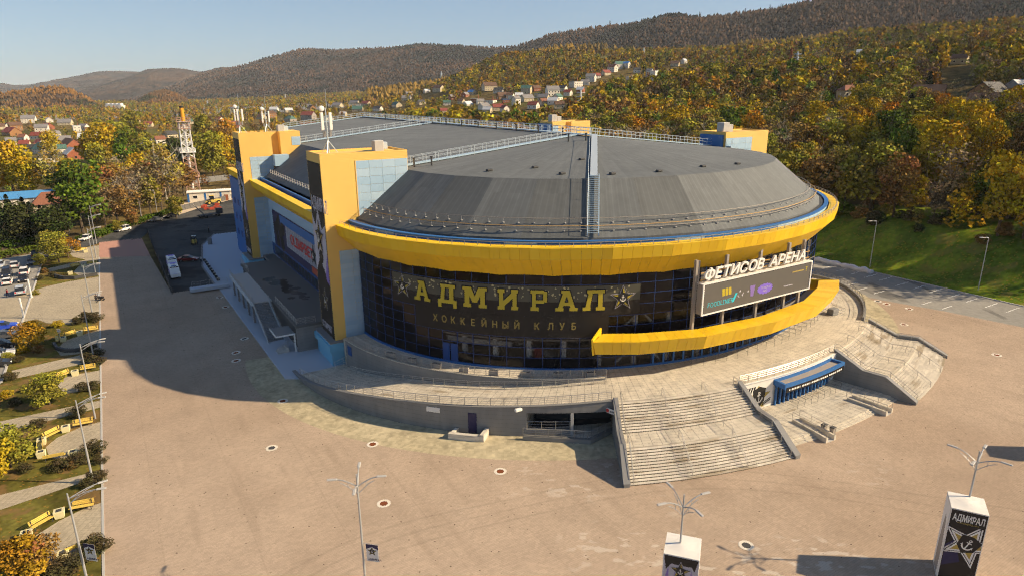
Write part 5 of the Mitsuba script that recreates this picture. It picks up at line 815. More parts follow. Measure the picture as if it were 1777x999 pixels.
lwp = thing('low_wall', 'dark curved low wall behind the far park benches', 'low wall'); put('wall', prism(sg.LineString([(-104.44,144.85),(-101.09,142.94),(-98.78,143.00),(-95.44,146.09)]).buffer(.2, cap_style=2), 0, .7), 'dark_grey', lwp)
lwp = thing('low_wall', 'dark curved low wall in the building shadow by the middle bay', 'low wall'); put('wall', prism(sg.LineString([(-76.31,102.29),(-74.46,100.24),(-72.50,99.26),(-70.84,99.29),(-68.56,101.38)]).buffer(.2, cap_style=2), 0, .6), 'dark_grey', lwp)
# vehicles
def car(x, y, rot, paint, label, kind='hatch', s=1.0):
    t = thing('parked_car', label, 'car'); tw = T().translate([float(x), float(y), 0]).rotate([0, 0, 1], math.degrees(rot))
    L_, W_, H_ = {'hatch': (4.2, 1.75, 1.48), 'sedan': (4.6, 1.78, 1.44), 'suv': (4.6, 1.85, 1.72), 'van': (4.7, 1.8, 1.9)}[kind]
    f, r = L_ / 2, -L_ / 2; bz = .82 if kind != 'sedan' else .78
    prof = [(r, .38), (r + .03, bz + .08), (r + .25, bz + .13), (f - 1.25, bz + .1), (f - .25, bz - .10), (f, .55), (f - .04, .3), (r + .1, .26)]
    key = ('car', kind)
    if key not in SH:
        def ext(pf, w0, w1):                        # a side profile across the width, narrower at the top
            p = np.array(pf); n = len(p); zz = (p[:, 1] - p[:, 1].min()) / (np.ptp(p[:, 1]) + 1e-9); ww = w0 + (w1 - w0) * zz
            pts = np.vstack([np.column_stack([p[:, 0], ww / 2, p[:, 1]]), np.column_stack([p[:, 0], -ww / 2, p[:, 1]])]); return hull(pts)
        r0 = {'hatch': r + .08, 'sedan': r + .75, 'suv': r + .1, 'van': r + .06}[kind]; r1 = {'hatch': r + .55, 'sedan': r + 1.35, 'suv': r + .4, 'van': r + .25}[kind]; f0 = f - 1.05 if kind != 'van' else f - .75; f1 = f - 1.95 if kind != 'van' else f - 1.45
        SH[key] = dict(body=ext(prof, W_, W_ * .97), cabin=ext([(r0, bz + .02), (r1, H_ - .06), (f1, H_ - .06), (f0, bz)], W_ * .95, W_ * .76), roof=hull([(a, b * (W_ * .38 - .03), z) for a, z in ((r1 - .04, H_ - .075), (f1 + .06, H_ - .075), (r1 + .2, H_), (f1 - .25, H_)) for b in (-1, 1)]))
        if kind == 'sedan': SH[key]['roof'] = hull([(a, b * (W_ * .38 - .03), z) for a, z in ((r1 - .04, H_ - .075), (f1 + .06, H_ - .075), (r1 + .2, H_), (f1 - .25, H_)) for b in (-1, 1)])
    d = SH[key]; tr = lambda m: xf((m[0], m[1]), rot, (x, y, .06))
    put('body', tr(d['body']), paint, t, smooth=25); put('cabin_glass', tr(d['cabin']), 'window_dark', t); put('roof', tr(d['roof']), paint, t)
    for sx in (-1, 1):
        for fx in (f - .85, r + .85):
            w = put('wheel', tr(tube([(fx, sx * (W_ / 2 - .2), .27), (fx, sx * (W_ / 2 + .02), .27)], .33, 14)), 'tyre', t); put('rim', tr(tube([(fx, sx * (W_ / 2 + .021), .27), (fx, sx * (W_ / 2 + .035), .27)], .2, 10)), 'chrome', w)
        put('headlight', tr(bevel((f - .1, sx * W_ * .36, .62), (.22, .34, .16), .03)), 'canvas', t); put('tail_light', tr(bevel((r + .05, sx * W_ * .40, .72), (.1, .26, .3), .02)), 'red', t); put('mirror', tr(bevel((f - 1.5, sx * (W_ / 2 + .09), .98), (.16, .2, .13), .03)), paint, t)
    put('number_plate', tr(cbox((r - .012, 0, .58), (.02, .5, .12))), 'canvas', t); put('bumper', tr(bevel((r + .06, 0, .36), (.18, W_ * .94, .2), .05)), 'dark_grey', t)
    for sx in (-1, 1): put('pillar', tr(M(*[hexa([(xx, sx * (W_ * .445), bz + .04), (xx + .1, sx * (W_ * .445), bz + .04), (xx + .1, sx * (W_ * .47), bz + .04), (xx, sx * (W_ * .47), bz + .04)], [(xx + .02, sx * (W_ * .375), H_ - .1), (xx + .12, sx * (W_ * .375), H_ - .1), (xx + .12, sx * (W_ * .395), H_ - .1), (xx + .02, sx * (W_ * .395), H_ - .1)]) for xx in (-.45,)])), paint, t)
    return t
SH = {}
CARS = [((27,452), 'car_white', 'hatch', 0, 'white hatchback standing alone in the far row'), ((56,447), 'car_grey', 'sedan', 1, 'dark grey car with open look beside the black off roader'), ((64,434), 'car_black', 'suv', 0, 'black off roader with spare wheel at the end of the lot'), ((1,452), 'car_silver', 'hatch', 1, 'silver car cut by the left edge in the far row'), ((13,467), 'car_navy', 'van', 1, 'dark navy minivan behind the white car'), ((14,481), 'car_white', 'hatch', 0, 'white car with red tail lights in the front of its row'), ((44,464), 'car_white', 'suv', 0, 'white off roader behind the dark car'), ((41,476), 'car_black', 'sedan', 1, 'dark car facing the camera with white headlights'), ((37,497), 'car_silver', 'suv', 0, 'pale blue silver car near the light columns'),
        ((7,559), 'car_blue', 'hatch', 1, 'bright blue car at the left edge of the lower lot'), ((6,575), 'car_grey', 'sedan', 1, 'dark grey car below the bright blue car'), ((2,591), 'car_black', 'sedan', 1, 'black car with red tail light third from top in the lower lot'), ((-4,607), 'car_white', 'sedan', 1, 'white car fourth from top in the lower lot'), ((-8,624), 'car_black', 'hatch', 1, 'black car lowest in the lower lot')]
CPOS = [(-120.20,154.03),(-118.21,156.96),(-122.53,164.81),(-123.75,153.94),(-116.28,146.07),(-111.18,139.33),(-113.32,147.69),(-109.48,141.76),(-103.26,132.37),(-90.50,110.28),(-87.16,105.65),(-84.35,101.35),(-81.91,97.35),(-79.30,93.41)]
for (x, y), (_, pn_, kd, fl0, lb) in zip(CPOS, CARS):
    low_ = CARS.index((_, pn_, kd, fl0, lb)) >= 9
    car(x, y, (AX if low_ else BDIR) + (math.pi if fl0 and not low_ else 0), pn_, lb, kd)
RC_ = [(-118.23,196.74),(-116.25,212.17),(-114.17,218.60),(-121.72,184.04),(-193.09,267.06),(-193.42,263.85)]
rd = math.atan2(5.5, 1.7)
for q, pn_, kd, lb, rr in zip(RC_, ('car_white', 'car_grey', 'car_black', 'car_white', 'car_white', 'car_grey'), ('suv', 'sedan', 'suv', 'hatch', 'suv', 'hatch'), ('white off roader parked along the road kerb in the sun', 'dark grey car parked along the road in the shade', 'black car parked along the road farthest in the shade', 'white car half hidden by the lamp posts on the road', 'white off roader parked on the far meadow', 'dark car beside the white off roader on the far meadow'), (rd + math.pi, rd + math.pi, rd + math.pi, rd + math.pi + .3, .3, .3)): car(*q, rr, pn_, lb, kd)
def van(x, y, rot, label):
    t = thing('ambulance_van', label, 'van'); tr = lambda m: xf(m, rot, (x, y, 0)); pf = [(-3.1, .4), (-3.1, 2.55), (1.5, 2.65), (2.2, 1.55), (3.05, 1.2), (3.1, .45)]
    put('body', tr(hull([(a, s * (1.0 if z < 2 else .92), z) for a, z in pf for s in (-1, 1)])), 'car_white', t); put('windscreen', tr(hexa([(1.58, -.85, 2.56), (2.22, -.92, 1.6), (2.22, .92, 1.6), (1.58, .85, 2.56)], [(1.63, -.85, 2.6), (2.27, -.92, 1.64), (2.27, .92, 1.64), (1.63, .85, 2.6)])), 'window_dark', t)
    put('bonnet_stripe', tr(hexa([(2.3, -.6, 1.53), (3.0, -.6, 1.24), (3.0, .6, 1.24), (2.3, .6, 1.53)], [(2.3, -.6, 1.56), (3.0, -.6, 1.27), (3.0, .6, 1.27), (2.3, .6, 1.56)])), 'purple', t)
    for s in (-1, 1):
        put('side_stripe', tr(box(-2.9, 1.4, *sorted((s * 1.0, s * 1.015)), 1.0, 1.5)), 'violet', t)
        for a in (-2.0, 2.1): w = put('wheel', tr(tube([(a, s * .75, .38), (a, s * 1.02, .38)], .38, 12)), 'tyre', t); put('rim', tr(tube([(a, s * 1.021, .38), (a, s * 1.03, .38)], .2, 8)), 'chrome', w)
    put('roof_stripe', tr(box(-2.9, -2.3, -.9, .9, 2.585, 2.60)), 'purple', t); put('hood_panel', tr(hexa([(2.22, -.93, 1.56), (2.3, -.93, 1.53), (2.3, .93, 1.53), (2.22, .93, 1.56)], [(2.22, -.93, 1.59), (2.3, -.93, 1.56), (2.3, .93, 1.56), (2.22, .93, 1.59)])), 'purple', t); put('roof_emblem', tr(xf(disc(.25, .5, 2.66), 0, (-1.6, 0, 0))), 'purple', t); put('roof_vent', tr(bevel((.3, 0, 2.72), (.7, .6, .16), .05)), 'canvas', t); put('light_bar', tr(bevel((1.25, 0, 2.74), (.25, 1.1, .14), .04)), 'cobalt', t)
van(-77.0, 144.8, BDIR + math.pi, 'white van with purple bonnet, the nearer of two in the shaded yard'); van(-81.2, 152.3, BDIR + math.pi, 'white van with roof emblem, the farther of two in the shaded yard')
car(-80.5, 158.8, .15, 'car_red', 'dark red car crosswise behind the two white vans', 'sedan')
fk = thing('forklift', 'yellow and black forklift truck with overhead guard in the yard', 'forklift'); tr = lambda m: xf(m, -1.3, (*(-87.72,177.51), 0))
put('body', tr(bevel((-.4, 0, .8), (1.9, 1.2, 1.0), .1)), 'bench_yellow', fk); put('counterweight', tr(bevel((-1.35, 0, .9), (.6, 1.25, 1.1), .12)), 'dark_grey', fk); put('overhead_guard', tr(M(*[bar((a, b, 1.2), (a, b, 2.3), .05) for a in (-.9, .5) for b in (-.55, .55)])), 'black', fk); put('guard_roof', tr(box(-1.0, .6, -.62, .62, 2.3, 2.38)), 'canvas', fk); put('seat', tr(bevel((-.4, 0, 1.45), (.5, .5, .5), .06)), 'black', fk)
put('mast', tr(M(*[box(.75, .85, b - .06, b + .06, .1, 2.6) for b in (-.4, .4)], box(.75, .85, -.4, .4, 2.4, 2.5))), 'black', fk); 
for b in (-.3, .3): put('fork', tr(box(.85, 1.9, b - .06, b + .06, .12, .18)), 'dark_grey', fk)
for a in (-1.0, .45):
    for b in (-.58, .58): put('wheel', tr(tube([(a, b - .1, .3), (a, b + .1, .3)], .3, 12)), 'tyre', fk)
tl = thing('flat_trailer', 'dark flat trailer with a raised boom in the road shade', 'trailer'); tr = lambda m: xf(m, .9, (*(-101.41,219.08), 0)); put('bed', tr(box(-4, 4, -1.2, 1.2, .9, 1.15)), 'dark_grey', tl); put('boom', tr(bar((-2, 0, 1.2), (-5.5, 0, 5.2), .18, 6)), 'taupe', tl)
for a in (-3, -1.8, 2.6):
    for b in (-1.05, 1.05): put('wheel', tr(tube([(a, b - .12, .45), (a, b + .12, .45)], .45, 12)), 'tyre', tl)
put('cab', tr(bevel((3.3, 0, 1.9), (1.5, 2.2, 1.5), .15)), 'dark_grey', tl)
dr_ = thing('pallet_drum', 'pale cylinder standing in the shaded yard near the forklift', 'drum'); put('drum', tube([(*(-83.01,176.92), 0), (*(-83.01,176.92), 1.9)], .55, 14), 'mid_grey', dr_)
# people: continuous bodies
from manifold3d import Manifold
def person(x, y, rot, label, top, legs, z0=0., step=.18, arm=.3, head='skin'):
    def ball(p, r): return Manifold.sphere(r, 12).translate([float(v) for v in p])
    def limb(ps):
        return [Manifold.batch_hull([ball(a, ra), ball(b, rb)]) for (a, ra), (b, rb) in zip(ps[:-1], ps[1:])]
    parts = []
    for s, st in ((-1, step), (1, -step)):
        parts += limb([((0, s * .10, .92), .115), ((st * .6, s * .105, .50), .075), ((st * 1.1, s * .11, .09), .05)]); parts += limb([((st * 1.1, s * .11, .05), .05), ((st * 1.1 + .16, s * .12, .04), .04)])
        parts += limb([((0, s * .20, 1.40), .065), ((-st * arm, s * .25, 1.12), .05), ((-st * arm * 1.4 + .08, s * .24, .88), .04)])
    parts += limb([((0, 0, .95), .15), ((0, 0, 1.15), .145), ((0, 0, 1.36), .16)]); parts += limb([((0, -.14, 1.40), .08), ((0, .14, 1.40), .08)]); parts += limb([((0, 0, 1.42), .07), ((.015, 0, 1.55), .06)]); parts += [ball((.02, 0, 1.65), .105)]
    m = Manifold.batch_boolean(parts, __import__('manifold3d').OpType.Add).refine_to_length(.06).to_mesh(); m = trimesh.Trimesh(m.vert_properties[:, :3], m.tri_verts); trimesh.smoothing.filter_taubin(m, iterations=6)
    t = thing('person', label, 'person'); v = np.asarray(m.vertices); f = np.asarray(m.faces); zc = v[f].mean(1)[:, 2]; tr = lambda mm: xf(mm, rot, (x, y, z0))
    body = tr((v, f)); scene_col = np.where(v[:, 2:] < .95, legs, np.where(v[:, 2:] < 1.47, top, (0.40, .25, .18))); put('body', body, 'leaf', t, smooth=True, color=scene_col)
    hm = trimesh.creation.icosphere(2, .113); hv = np.asarray(hm.vertices) * [1, 1, .9] + [-.005, 0, 1.69]; put('hair', tr((hv, np.asarray(hm.faces))), 'black_brown', t, smooth=True)
person(*(-83.22,125.53), 2.2, 'person in dark clothes walking on the left at the plaza edge', (.03, .03, .035), (.02, .02, .03)); person(*(-83.70,127.08), 2.4, 'person in pale top and dark trousers beside the dark pram', (.42, .46, .52), (.02, .02, .025))
pr_ = thing('pram', 'dark folded pram pushed beside the walking pair', 'pram'); tr = lambda m: xf(m, .2, (*(-83.12,127.09), 0)); put('basket', tr(bevel((0, 0, .6), (.8, .5, .4), .1)), 'black', pr_); put('handle', tr(M(bar((-.4, -.2, .7), (-.7, -.2, 1.05), .025), bar((-.4, .2, .7), (-.7, .2, 1.05), .025), bar((-.7, -.2, 1.05), (-.7, .2, 1.05), .025))), 'dark_grey', pr_)
for a in (-.3, .3):
    for b in (-.28, .28): put('wheel', tr(tube([(a, b - .03, .16), (a, b + .03, .16)], .16, 10)), 'tyre', pr_)
person(*(-76.47,156.95), 1.0, 'person in white top and dark trousers standing in the shaded yard', (.55, .55, .55), (.03, .03, .04)); person(*(-90.57,193.29), .5, 'person in dark clothes standing by the yard entrance', (.02, .02, .025), (.02, .02, .02)); person(*(-104.19,129.83), 1.2, 'person in dark red top standing in the car park', (.30, .03, .04), (.03, .03, .05))
# ---------------------------------------------------------------- building site: lattice tower, hut, loader, barriers, fences
lt = thing('lattice_tower', 'tall white and rusty red lattice tower with an orange chimney pipe', 'tower'); cx, cy, rt = -134.2, 277.6, .5
def ltp(k, z): h = 3.0 - .95 * z / 30; a = rt + math.pi / 4 + k * math.pi / 2; return np.array([cx + h * 1.2 * math.cos(a), cy + h * 1.2 * math.sin(a), z])
lv = np.linspace(0, 29, 11)
for k in range(4):
    put('leg', tube([ltp(k, 0), ltp(k, 14)], .22, 6), 'lattice_red', lt); put('leg', tube([ltp(k, 14), ltp(k, 29)], .2, 6), 'white_paint', lt)
    for i in range(10):
        b = 'lattice_red' if lv[i + 1] < 16 else 'white_paint'; a, c = (k, (k + 1) % 4); put('brace', M(bar(ltp(a, lv[i]), ltp(c, lv[i + 1]), .12), bar(ltp(c, lv[i]), ltp(a, lv[i + 1]), .12), bar(ltp(a, lv[i + 1]), ltp(c, lv[i + 1]), .12)), b, lt)
for z, e, b in ((6.5, 1.0, 'lattice_red'), (16.5, 1.3, 'white_paint'), (26, .9, 'lattice_red'), (28.8, 1.5, 'lattice_red')):
    P = [np.array(ltp(k, z)) + (ltp(k, z) - [cx, cy, z]) * e * .3 for k in range(4)]; put('platform', hexa(P, [p + [0, 0, .25] for p in P]), b, lt); put('platform_rail', M(*[bar(P[k] + [0, 0, h], P[(k + 1) % 4] + [0, 0, h], .08) for k in range(4) for h in (.9, 1.7)], *[bar(lerp(P[k], P[(k + 1) % 4], s), lerp(P[k], P[(k + 1) % 4], s) + [0, 0, 1.7], .07) for k in range(4) for s in (0, .33, .66)]), b, lt, kind='stuff')
put('chimney_pipe', tube([(cx, cy, 0), (cx, cy, 28.8)], .5, 10), 'white_paint', lt); put('chimney_top', tube([(cx, cy, 28.9), (cx, cy, 34.3)], .75, 12), 'orange_pipe', lt); put('chimney_rim', tube([(cx, cy, 34.3), (cx, cy, 35.0)], .8, 12), 'black', lt); put('burner', tube([(cx + .6, cy - .4, 6.8), (cx + .6, cy - .4, 9)], .7, 8), 'orange', lt)

ht = thing('site_hut', 'long white site hut with blue corners beside the lattice tower', 'hut'); tr = lambda m: xf(m, .39, (-117.2, 255, 0)); put('wall', tr(box(-7.5, 7.5, -2.6, 2.6, 0, 3.6)), 'house_white', ht); put('roof', tr(box(-7.9, 7.9, -3, 3, 3.61, 3.9)), 'canvas', ht)
for a in (-7.4, -1.5, 4): put('corner_stripe', tr(box(a - .35, a + .35, -2.66, -2.605, 0, 3.55)), 'cobalt', ht)
for a in (-5, .5): w = put('window', tr(box(a - .9, a + .9, -2.68, -2.61, 1.3, 2.6)), 'white_paint', ht); put('pane', tr(box(a - .7, a + .7, -2.7, -2.681, 1.45, 2.45)), 'window_dark', w)
put('door', tr(box(5.2, 6.6, -2.68, -2.61, 0, 2.3)), 'brick_red', ht)
ld_ = thing('wheel_loader', 'yellow wheel loader parked before the white site hut', 'loader'); tr = lambda m: xf(m, math.pi + .45, (*(-111.72,245.46), 0))
put('chassis', tr(bevel((-.8, 0, 1.3), (3.6, 1.9, 1.1), .15)), 'bench_yellow', ld_); put('cab', tr(bevel((.4, 0, 2.5), (1.5, 1.6, 1.6), .15)), 'window_dark', ld_); put('cab_roof', tr(bevel((.4, 0, 3.36), (1.7, 1.8, .16), .05)), 'bench_yellow', ld_); put('arm', tr(M(bar((1.2, -.6, 1.6), (3.2, -.6, .8), .16), bar((1.2, .6, 1.6), (3.2, .6, .8), .16))), 'bench_yellow', ld_); put('bucket', tr(hull([(3.1, -1.3, .2), (3.1, 1.3, .2), (4.2, -1.3, .15), (4.2, 1.3, .15), (3.1, -1.3, 1.3), (3.1, 1.3, 1.3)])), 'dark_grey', ld_)
for a in (-1.8, 1.4):
    for b in (-1.0, 1.0): w = put('wheel', tr(tube([(a, b - .3, .8), (a, b + .3, .8)], .8, 14)), 'tyre', ld_); put('rim', tr(tube([(a, b + .31 * np.sign(b), .8), (a, b + .34 * np.sign(b), .8)], .42, 10)), 'bench_yellow', w)
for k, q in enumerate([(-112.05,237.55),(-109.37,233.89),(-112.57,240.11),(-107.34,233.97),(-107.52,237.74),(-105.42,235.29),(-109.31,242.87)]):
    t = thing('road_barrier', 'orange red plastic barrier block on the sandy site', 'barrier', 'orange red barrier blocks on the site'); put('block', xf(hull([(a, b * s, z) for z, s in ((0, .4), (.3, .4), (.9, .2)) for a in (-.75, .75) for b in (-1, 1)]), R.random() * .5, (*q, 0)), 'orange', t)
put('sandy_yard', flat(P2([(-114.40,223.03),(-113.54,236.22),(-109.10,259.92),(-114.33,280.88),(-127.45,259.10),(-123.57,239.65)]), .012), 'sand', kind='structure')
def fence(name, pts, h, b, label, step=2.5):
    t = thing(name, label, 'fence'); p = np.asarray(pts, float); seg = np.r_[0, np.cumsum(np.linalg.norm(np.diff(p, axis=0), axis=1))]; n = max(1, int(seg[-1] / step)); s = np.linspace(0, seg[-1], n + 1); q = np.column_stack([np.interp(s, seg, p[:, k]) for k in (0, 1)]); z = hz(q[:, 0], q[:, 1]) * 0
    for i in range(n):
        a, c = q[i], q[i + 1]; d = (c - a) / np.linalg.norm(c - a); nn = np.array([-d[1], d[0]]) * .04; a2, c2 = a + d * .03, c - d * .03
        put('fence_panel', hexa([(*(a2 - nn), .08), (*(c2 - nn), .08), (*(c2 + nn), .08), (*(a2 + nn), .08)], [(*(a2 - nn), h), (*(c2 - nn), h), (*(c2 + nn), h), (*(a2 + nn), h)]), b, t)
    put('posts', M(*[box(x - .06, x + .06, y - .06, y + .06, 0, h + .06) for x, y in q]), 'dark_grey', t, kind='stuff')
fence('yard_fence', [(-110.07,195.25),(-96.12,172.26),(-83.43,151.69),(-70.82,131.02)], 1.1, 'black', 'low black fence along the edge of the shaded yard')
fence('site_fence', [(-118.17,228.69),(-115.27,240.00),(-111.98,249.59),(-109.70,261.41)], 1.9, 'rail_dark', 'dark mesh fence between the road and the sandy site')
fence('blue_fence', [(-155.69,239.63),(-166.95,260.38),(-179.16,283.10),(-188.96,301.80)], 3.4, 'sky_blue_fence', 'bright blue tall fence running away behind the green tree', 3.5)
fence('plank_fence', [(-145.44,304.06),(-139.13,312.85),(-133.74,319.79)], 2.6, 'mid_grey', 'grey plank fence behind the white site hut', 3.0)
tb = thing('snow_heap', 'long pale covered heap lying along the far right kerb', 'heap'); g_ = np.linspace(0, 1, 26)
hp = [np.array([70.2 - .2 * math.sin(k * 2.1), 9 - 24 * t_, .28 + .15 * math.sin(k * 1.7)]) for k, t_ in enumerate(g_)]; put('cover', tube(hp, [.5 + .3 * abs(math.sin(k * 1.3)) for k in range(26)], 9), 'snow_tarp', tb, True, smooth=True)
car(*tuple(LW((66.5, 5.5, 0))[:2]), AX + .1, 'car_silver', 'silver car behind the screen at the far right kerb', 'hatch')
# ================================================================ houses, pylons, far buildings
def wide(q, wpx): return wpx * math.hypot(*q[:2]) / 1140.0
RP = dict(r='red_roof', g='green_roof', b='blue_roof', n='brown_roof', y='grey_roof', w='white_roof', t='tile_roof', d='dark_grey'); WP = dict(w='house_white', c='house_cream', k='brick_red', t='timber', y='taupe')
RN = dict(r='red', g='green', b='blue', n='brown', y='grey', w='white', t='tiled', d='dark'); WN = dict(w='white', c='cream', k='brick', t='timber', y='grey')
HOUSES = []
def house(x, y, wd, rf, wl, label, floors=1, rot=0.0, roof='gable'):
    t = thing('house', label, 'house', None); z0 = float(hz(x, y)) - .3; L_ = max(6.5, wd); D_ = min(11, max(6, L_ * .7)); H_ = 2.9 * floors + .8; tr = lambda m: xf(m, rot, (x, y, z0))
    put('wall', tr(box(-L_ / 2, L_ / 2, -D_ / 2, D_ / 2, 0, H_)), WP[wl], t); rh = D_ * .42; o = .45
    if roof == 'flat': rk = put('roof', tr(box(-L_ / 2 - .3, L_ / 2 + .3, -D_ / 2 - .3, D_ / 2 + .3, H_ + .002, H_ + .4)), RP[rf], t)
    elif roof == 'hip': rk = put('roof', tr(hull([(-L_ / 2 - o, -D_ / 2 - o, H_ + .002), (L_ / 2 + o, -D_ / 2 - o, H_ + .002), (L_ / 2 + o, D_ / 2 + o, H_ + .002), (-L_ / 2 - o, D_ / 2 + o, H_ + .002), (-L_ / 4, 0, H_ + rh), (L_ / 4, 0, H_ + rh)])), RP[rf], t)
    else:
        put('gable', tr(hull([(a, b, z) for a in (-L_ / 2 + .01, L_ / 2 - .01) for b, z in ((-D_ / 2 + .02, H_ + .002), (D_ / 2 - .02, H_ + .002), (0, H_ + rh - .15))])), WP[wl], t); rk = None
        for s in (-1, 1):
            q = [(-L_ / 2 - o, s * (D_ / 2 + o), H_ - .25), (L_ / 2 + o, s * (D_ / 2 + o), H_ - .25), (L_ / 2 + o, 0, H_ + rh), (-L_ / 2 - o, 0, H_ + rh)]; q = q if s < 0 else q[::-1]
            rk = put('roof', tr(hexa([np.array(p) + [0, 0, .02] for p in q], [np.array(p) + [0, 0, .2] for p in q])), RP[rf], t)
    put('chimney', tr(box(L_ * .18, L_ * .18 + .6, .3, .9, H_, H_ + rh + .9)), 'brick_red', rk)
    nw = max(2, int(L_ / 3.2))
    for fl in range(floors):
        for k in range(nw):
            a = -L_ / 2 + L_ * (k + .5) / nw; w = put('window', tr(box(a - .6, a + .6, -D_ / 2 - .06, -D_ / 2 - .005, 1.1 + 2.9 * fl, 2.4 + 2.9 * fl)), 'white_paint', t); put('pane', tr(box(a - .48, a + .48, -D_ / 2 - .075, -D_ / 2 - .061, 1.2 + 2.9 * fl, 2.3 + 2.9 * fl)), 'window_dark', w)
        w = put('window', tr(box(-L_ / 2 - .06, -L_ / 2 - .005, -.6, .6, 1.1 + 2.9 * fl, 2.4 + 2.9 * fl)), 'white_paint', t); w = put('window', tr(box(L_ / 2 + .005, L_ / 2 + .06, -.6, .6, 1.1 + 2.9 * fl, 2.4 + 2.9 * fl)), 'window_dark', t)
    HOUSES.append((x, y, L_)); return t
HL = [(-52.07,913.52,13,'b','c',1,'gable','hill'),(-28.27,914.56,24,'n','c',2,'gable','hill'),(-39.31,794.03,20,'w','k',1,'flat','hill'),(-8.13,759.96,22,'n','t',1,'gable','hill'),(17.76,774.80,17,'g','c',2,'gable','hill'),(42.84,703.70,22,'y','w',2,'gable','hill'),(56.71,747.85,14,'d','w',1,'gable','hill'),(76.12,801.39,20,'w','w',2,'flat','hill'),(97.77,839.32,16,'y','w',2,'gable','hill'),(107.51,868.37,14,'r','w',1,'gable','hill'),(135.80,920.03,15,'t','w',2,'gable','hill'),(147.71,943.51,15,'g','w',2,'gable','hill'),(157.61,941.90,11,'b','w',2,'gable','hill'),(16.38,684.80,20,'y','c',1,'gable','hill'),(30.45,704.34,18,'w','c',1,'flat','hill'),(-26.99,684.47,18,'y','w',1,'gable','hill'),(-21.81,634.63,15,'w','c',1,'gable','hill'),(-12.23,639.88,18,'r','c',1,'gable','hill'),(-5.54,619.98,10,'r','w',1,'gable','hill'),(5.24,659.98,9,'y','w',2,'gable','hill'),(38.37,618.81,17,'w','w',1,'gable','hill'),(29.76,624.29,11,'t','c',1,'gable','hill'),(-21.79,744.68,18,'r','w',1,'flat','hill'),(-5.18,709.98,12,'b','k',1,'flat','hill'),(166.86,828.36,10,'y','w',2,'gable','hill'),(150.42,724.55,6,'w','w',3,'flat','hill'),(207.65,875.72,14,'n','c',1,'gable','hill'),(229.28,916.76,10,'w','w',1,'gable','hill'),(141.00,817.94,9,'w','w',1,'flat','hill'),(-256.69,1279.51,13,'r','w',1,'gable','valley'),(-166.48,996.18,17,'g','g',1,'gable','valley'),(-72.79,736.41,12,'r','c',1,'gable','valley'),(-112.65,1074.11,18,'n','c',2,'gable','valley'),(-139.28,1136.50,10,'w','w',1,'gable','valley'),(-266.95,896.08,22,'r','y',2,'gable','valley'),(-211.69,703.85,28,'n','c',1,'gable','valley'),(-363.84,990.28,14,'n','c',1,'gable','valley'),(-357.65,1013.76,15,'n','t',2,'hip','valley'),(-286.12,879.63,18,'g','y',1,'hip','valley'),(-322.20,786.57,20,'t','k',1,'gable','valley'),(-364.93,1247.73,18,'n','t',1,'gable','valley'),(-612.87,809.08,14,'n','c',1,'gable','left'),(-615.09,826.17,12,'d','w',1,'gable','left'),(-567.24,774.49,15,'n','t',2,'gable','left'),(-508.49,687.36,25,'r','t',1,'gable','left'),(-680.59,957.82,17,'y','w',2,'gable','left'),(-666.74,979.64,13,'w','w',1,'gable','left'),(-498.84,718.88,16,'y','w',2,'gable','left'),(-550.58,804.67,15,'r','k',1,'gable','left'),(-480.98,748.84,10,'w','w',2,'flat','left'),(-492.58,829.81,28,'w','c',1,'flat','left'),(-422.30,708.72,18,'w','y',1,'hip','left'),(-370.05,528.29,18,'r','w',1,'gable','left'),(-374.21,561.78,20,'y','c',1,'gable','left'),(-331.72,505.95,38,'n','k',1,'gable','left'),(-366.54,584.59,26,'w','k',1,'gable','left'),(-327.98,471.07,30,'g','w',1,'gable','left'),(-339.69,475.04,18,'d','c',1,'gable','left'),(-281.80,429.87,30,'w','k',1,'gable','left'),(-283.34,409.54,26,'d','w',1,'gable','left'),(-357.58,474.31,38,'n','c',1,'hip','left'),(-414.66,557.75,12,'y','c',1,'gable','left'),(-324.61,426.52,20,'g','c',1,'hip','left'),(-194.14,322.00,34,'w','y',1,'flat','left'),(-429.27,779.63,24,'t','k',1,'flat','left'),(-223.60,433.76,34,'n','w',1,'gable','left'),(-311.28,693.33,17,'d','w',2,'gable','left'),(-293.81,562.94,14,'t','w',1,'gable','left'),(-160.33,269.98,14,'w','w',1,'gable','left'),(191.90,389.27,28,'t','c',2,'hip','right'),(211.64,346.47,40,'n','t',1,'gable','right'),(223.59,319.54,70,'d','t',1,'gable','right'),(206.14,290.25,62,'n','t',1,'gable','right'),(241.09,326.67,20,'w','y',1,'gable','right'),(343.67,683.46,10,'w','w',2,'gable','right'),(414.48,570.29,18,'d','w',2,'gable','right'),(302.36,466.60,20,'n','c',1,'gable','right')]
ZN = dict(hill='on the slope behind the arena', valley='beyond the left roof edge', left='in the left village', right='on the right hillside')
seen = {}
for i, (x, y, wpx, rf, wl, fl, rt_, zn) in enumerate(HL):
    wl = 'c' if wl == 'g' else wl; side = ''
    key = (rf, wl, zn); seen[key] = seen.get(key, 0) + 1; od = ['', ', the second', ', the third', ', the fourth', ', the fifth'][min(4, seen[key] - 1)]
    sz = 'two storey ' if fl == 2 else 'tall ' if fl == 3 else ('wide ' if wpx > 24 else 'small ' if wpx < 12 else '')
    house(x, y, wide((x, y), wpx) * .95, rf, wl, f'{sz}{WN[wl]} house, {RN[rf]} {"flat " if rt_ == "flat" else ""}roof, {ZN[zn]}{od}', fl, (AX if i % 2 else AX - 1.2) + R.uniform(-.35, .35), rt_)
ap_ = thing('apartment_block', 'long white flat roofed block far beyond the rear left tower', 'building'); q = [(-547.34,1385.83)][0]; tr = lambda m: xf(m, .1, (*q, 0)); w_ = wide(q, 38)
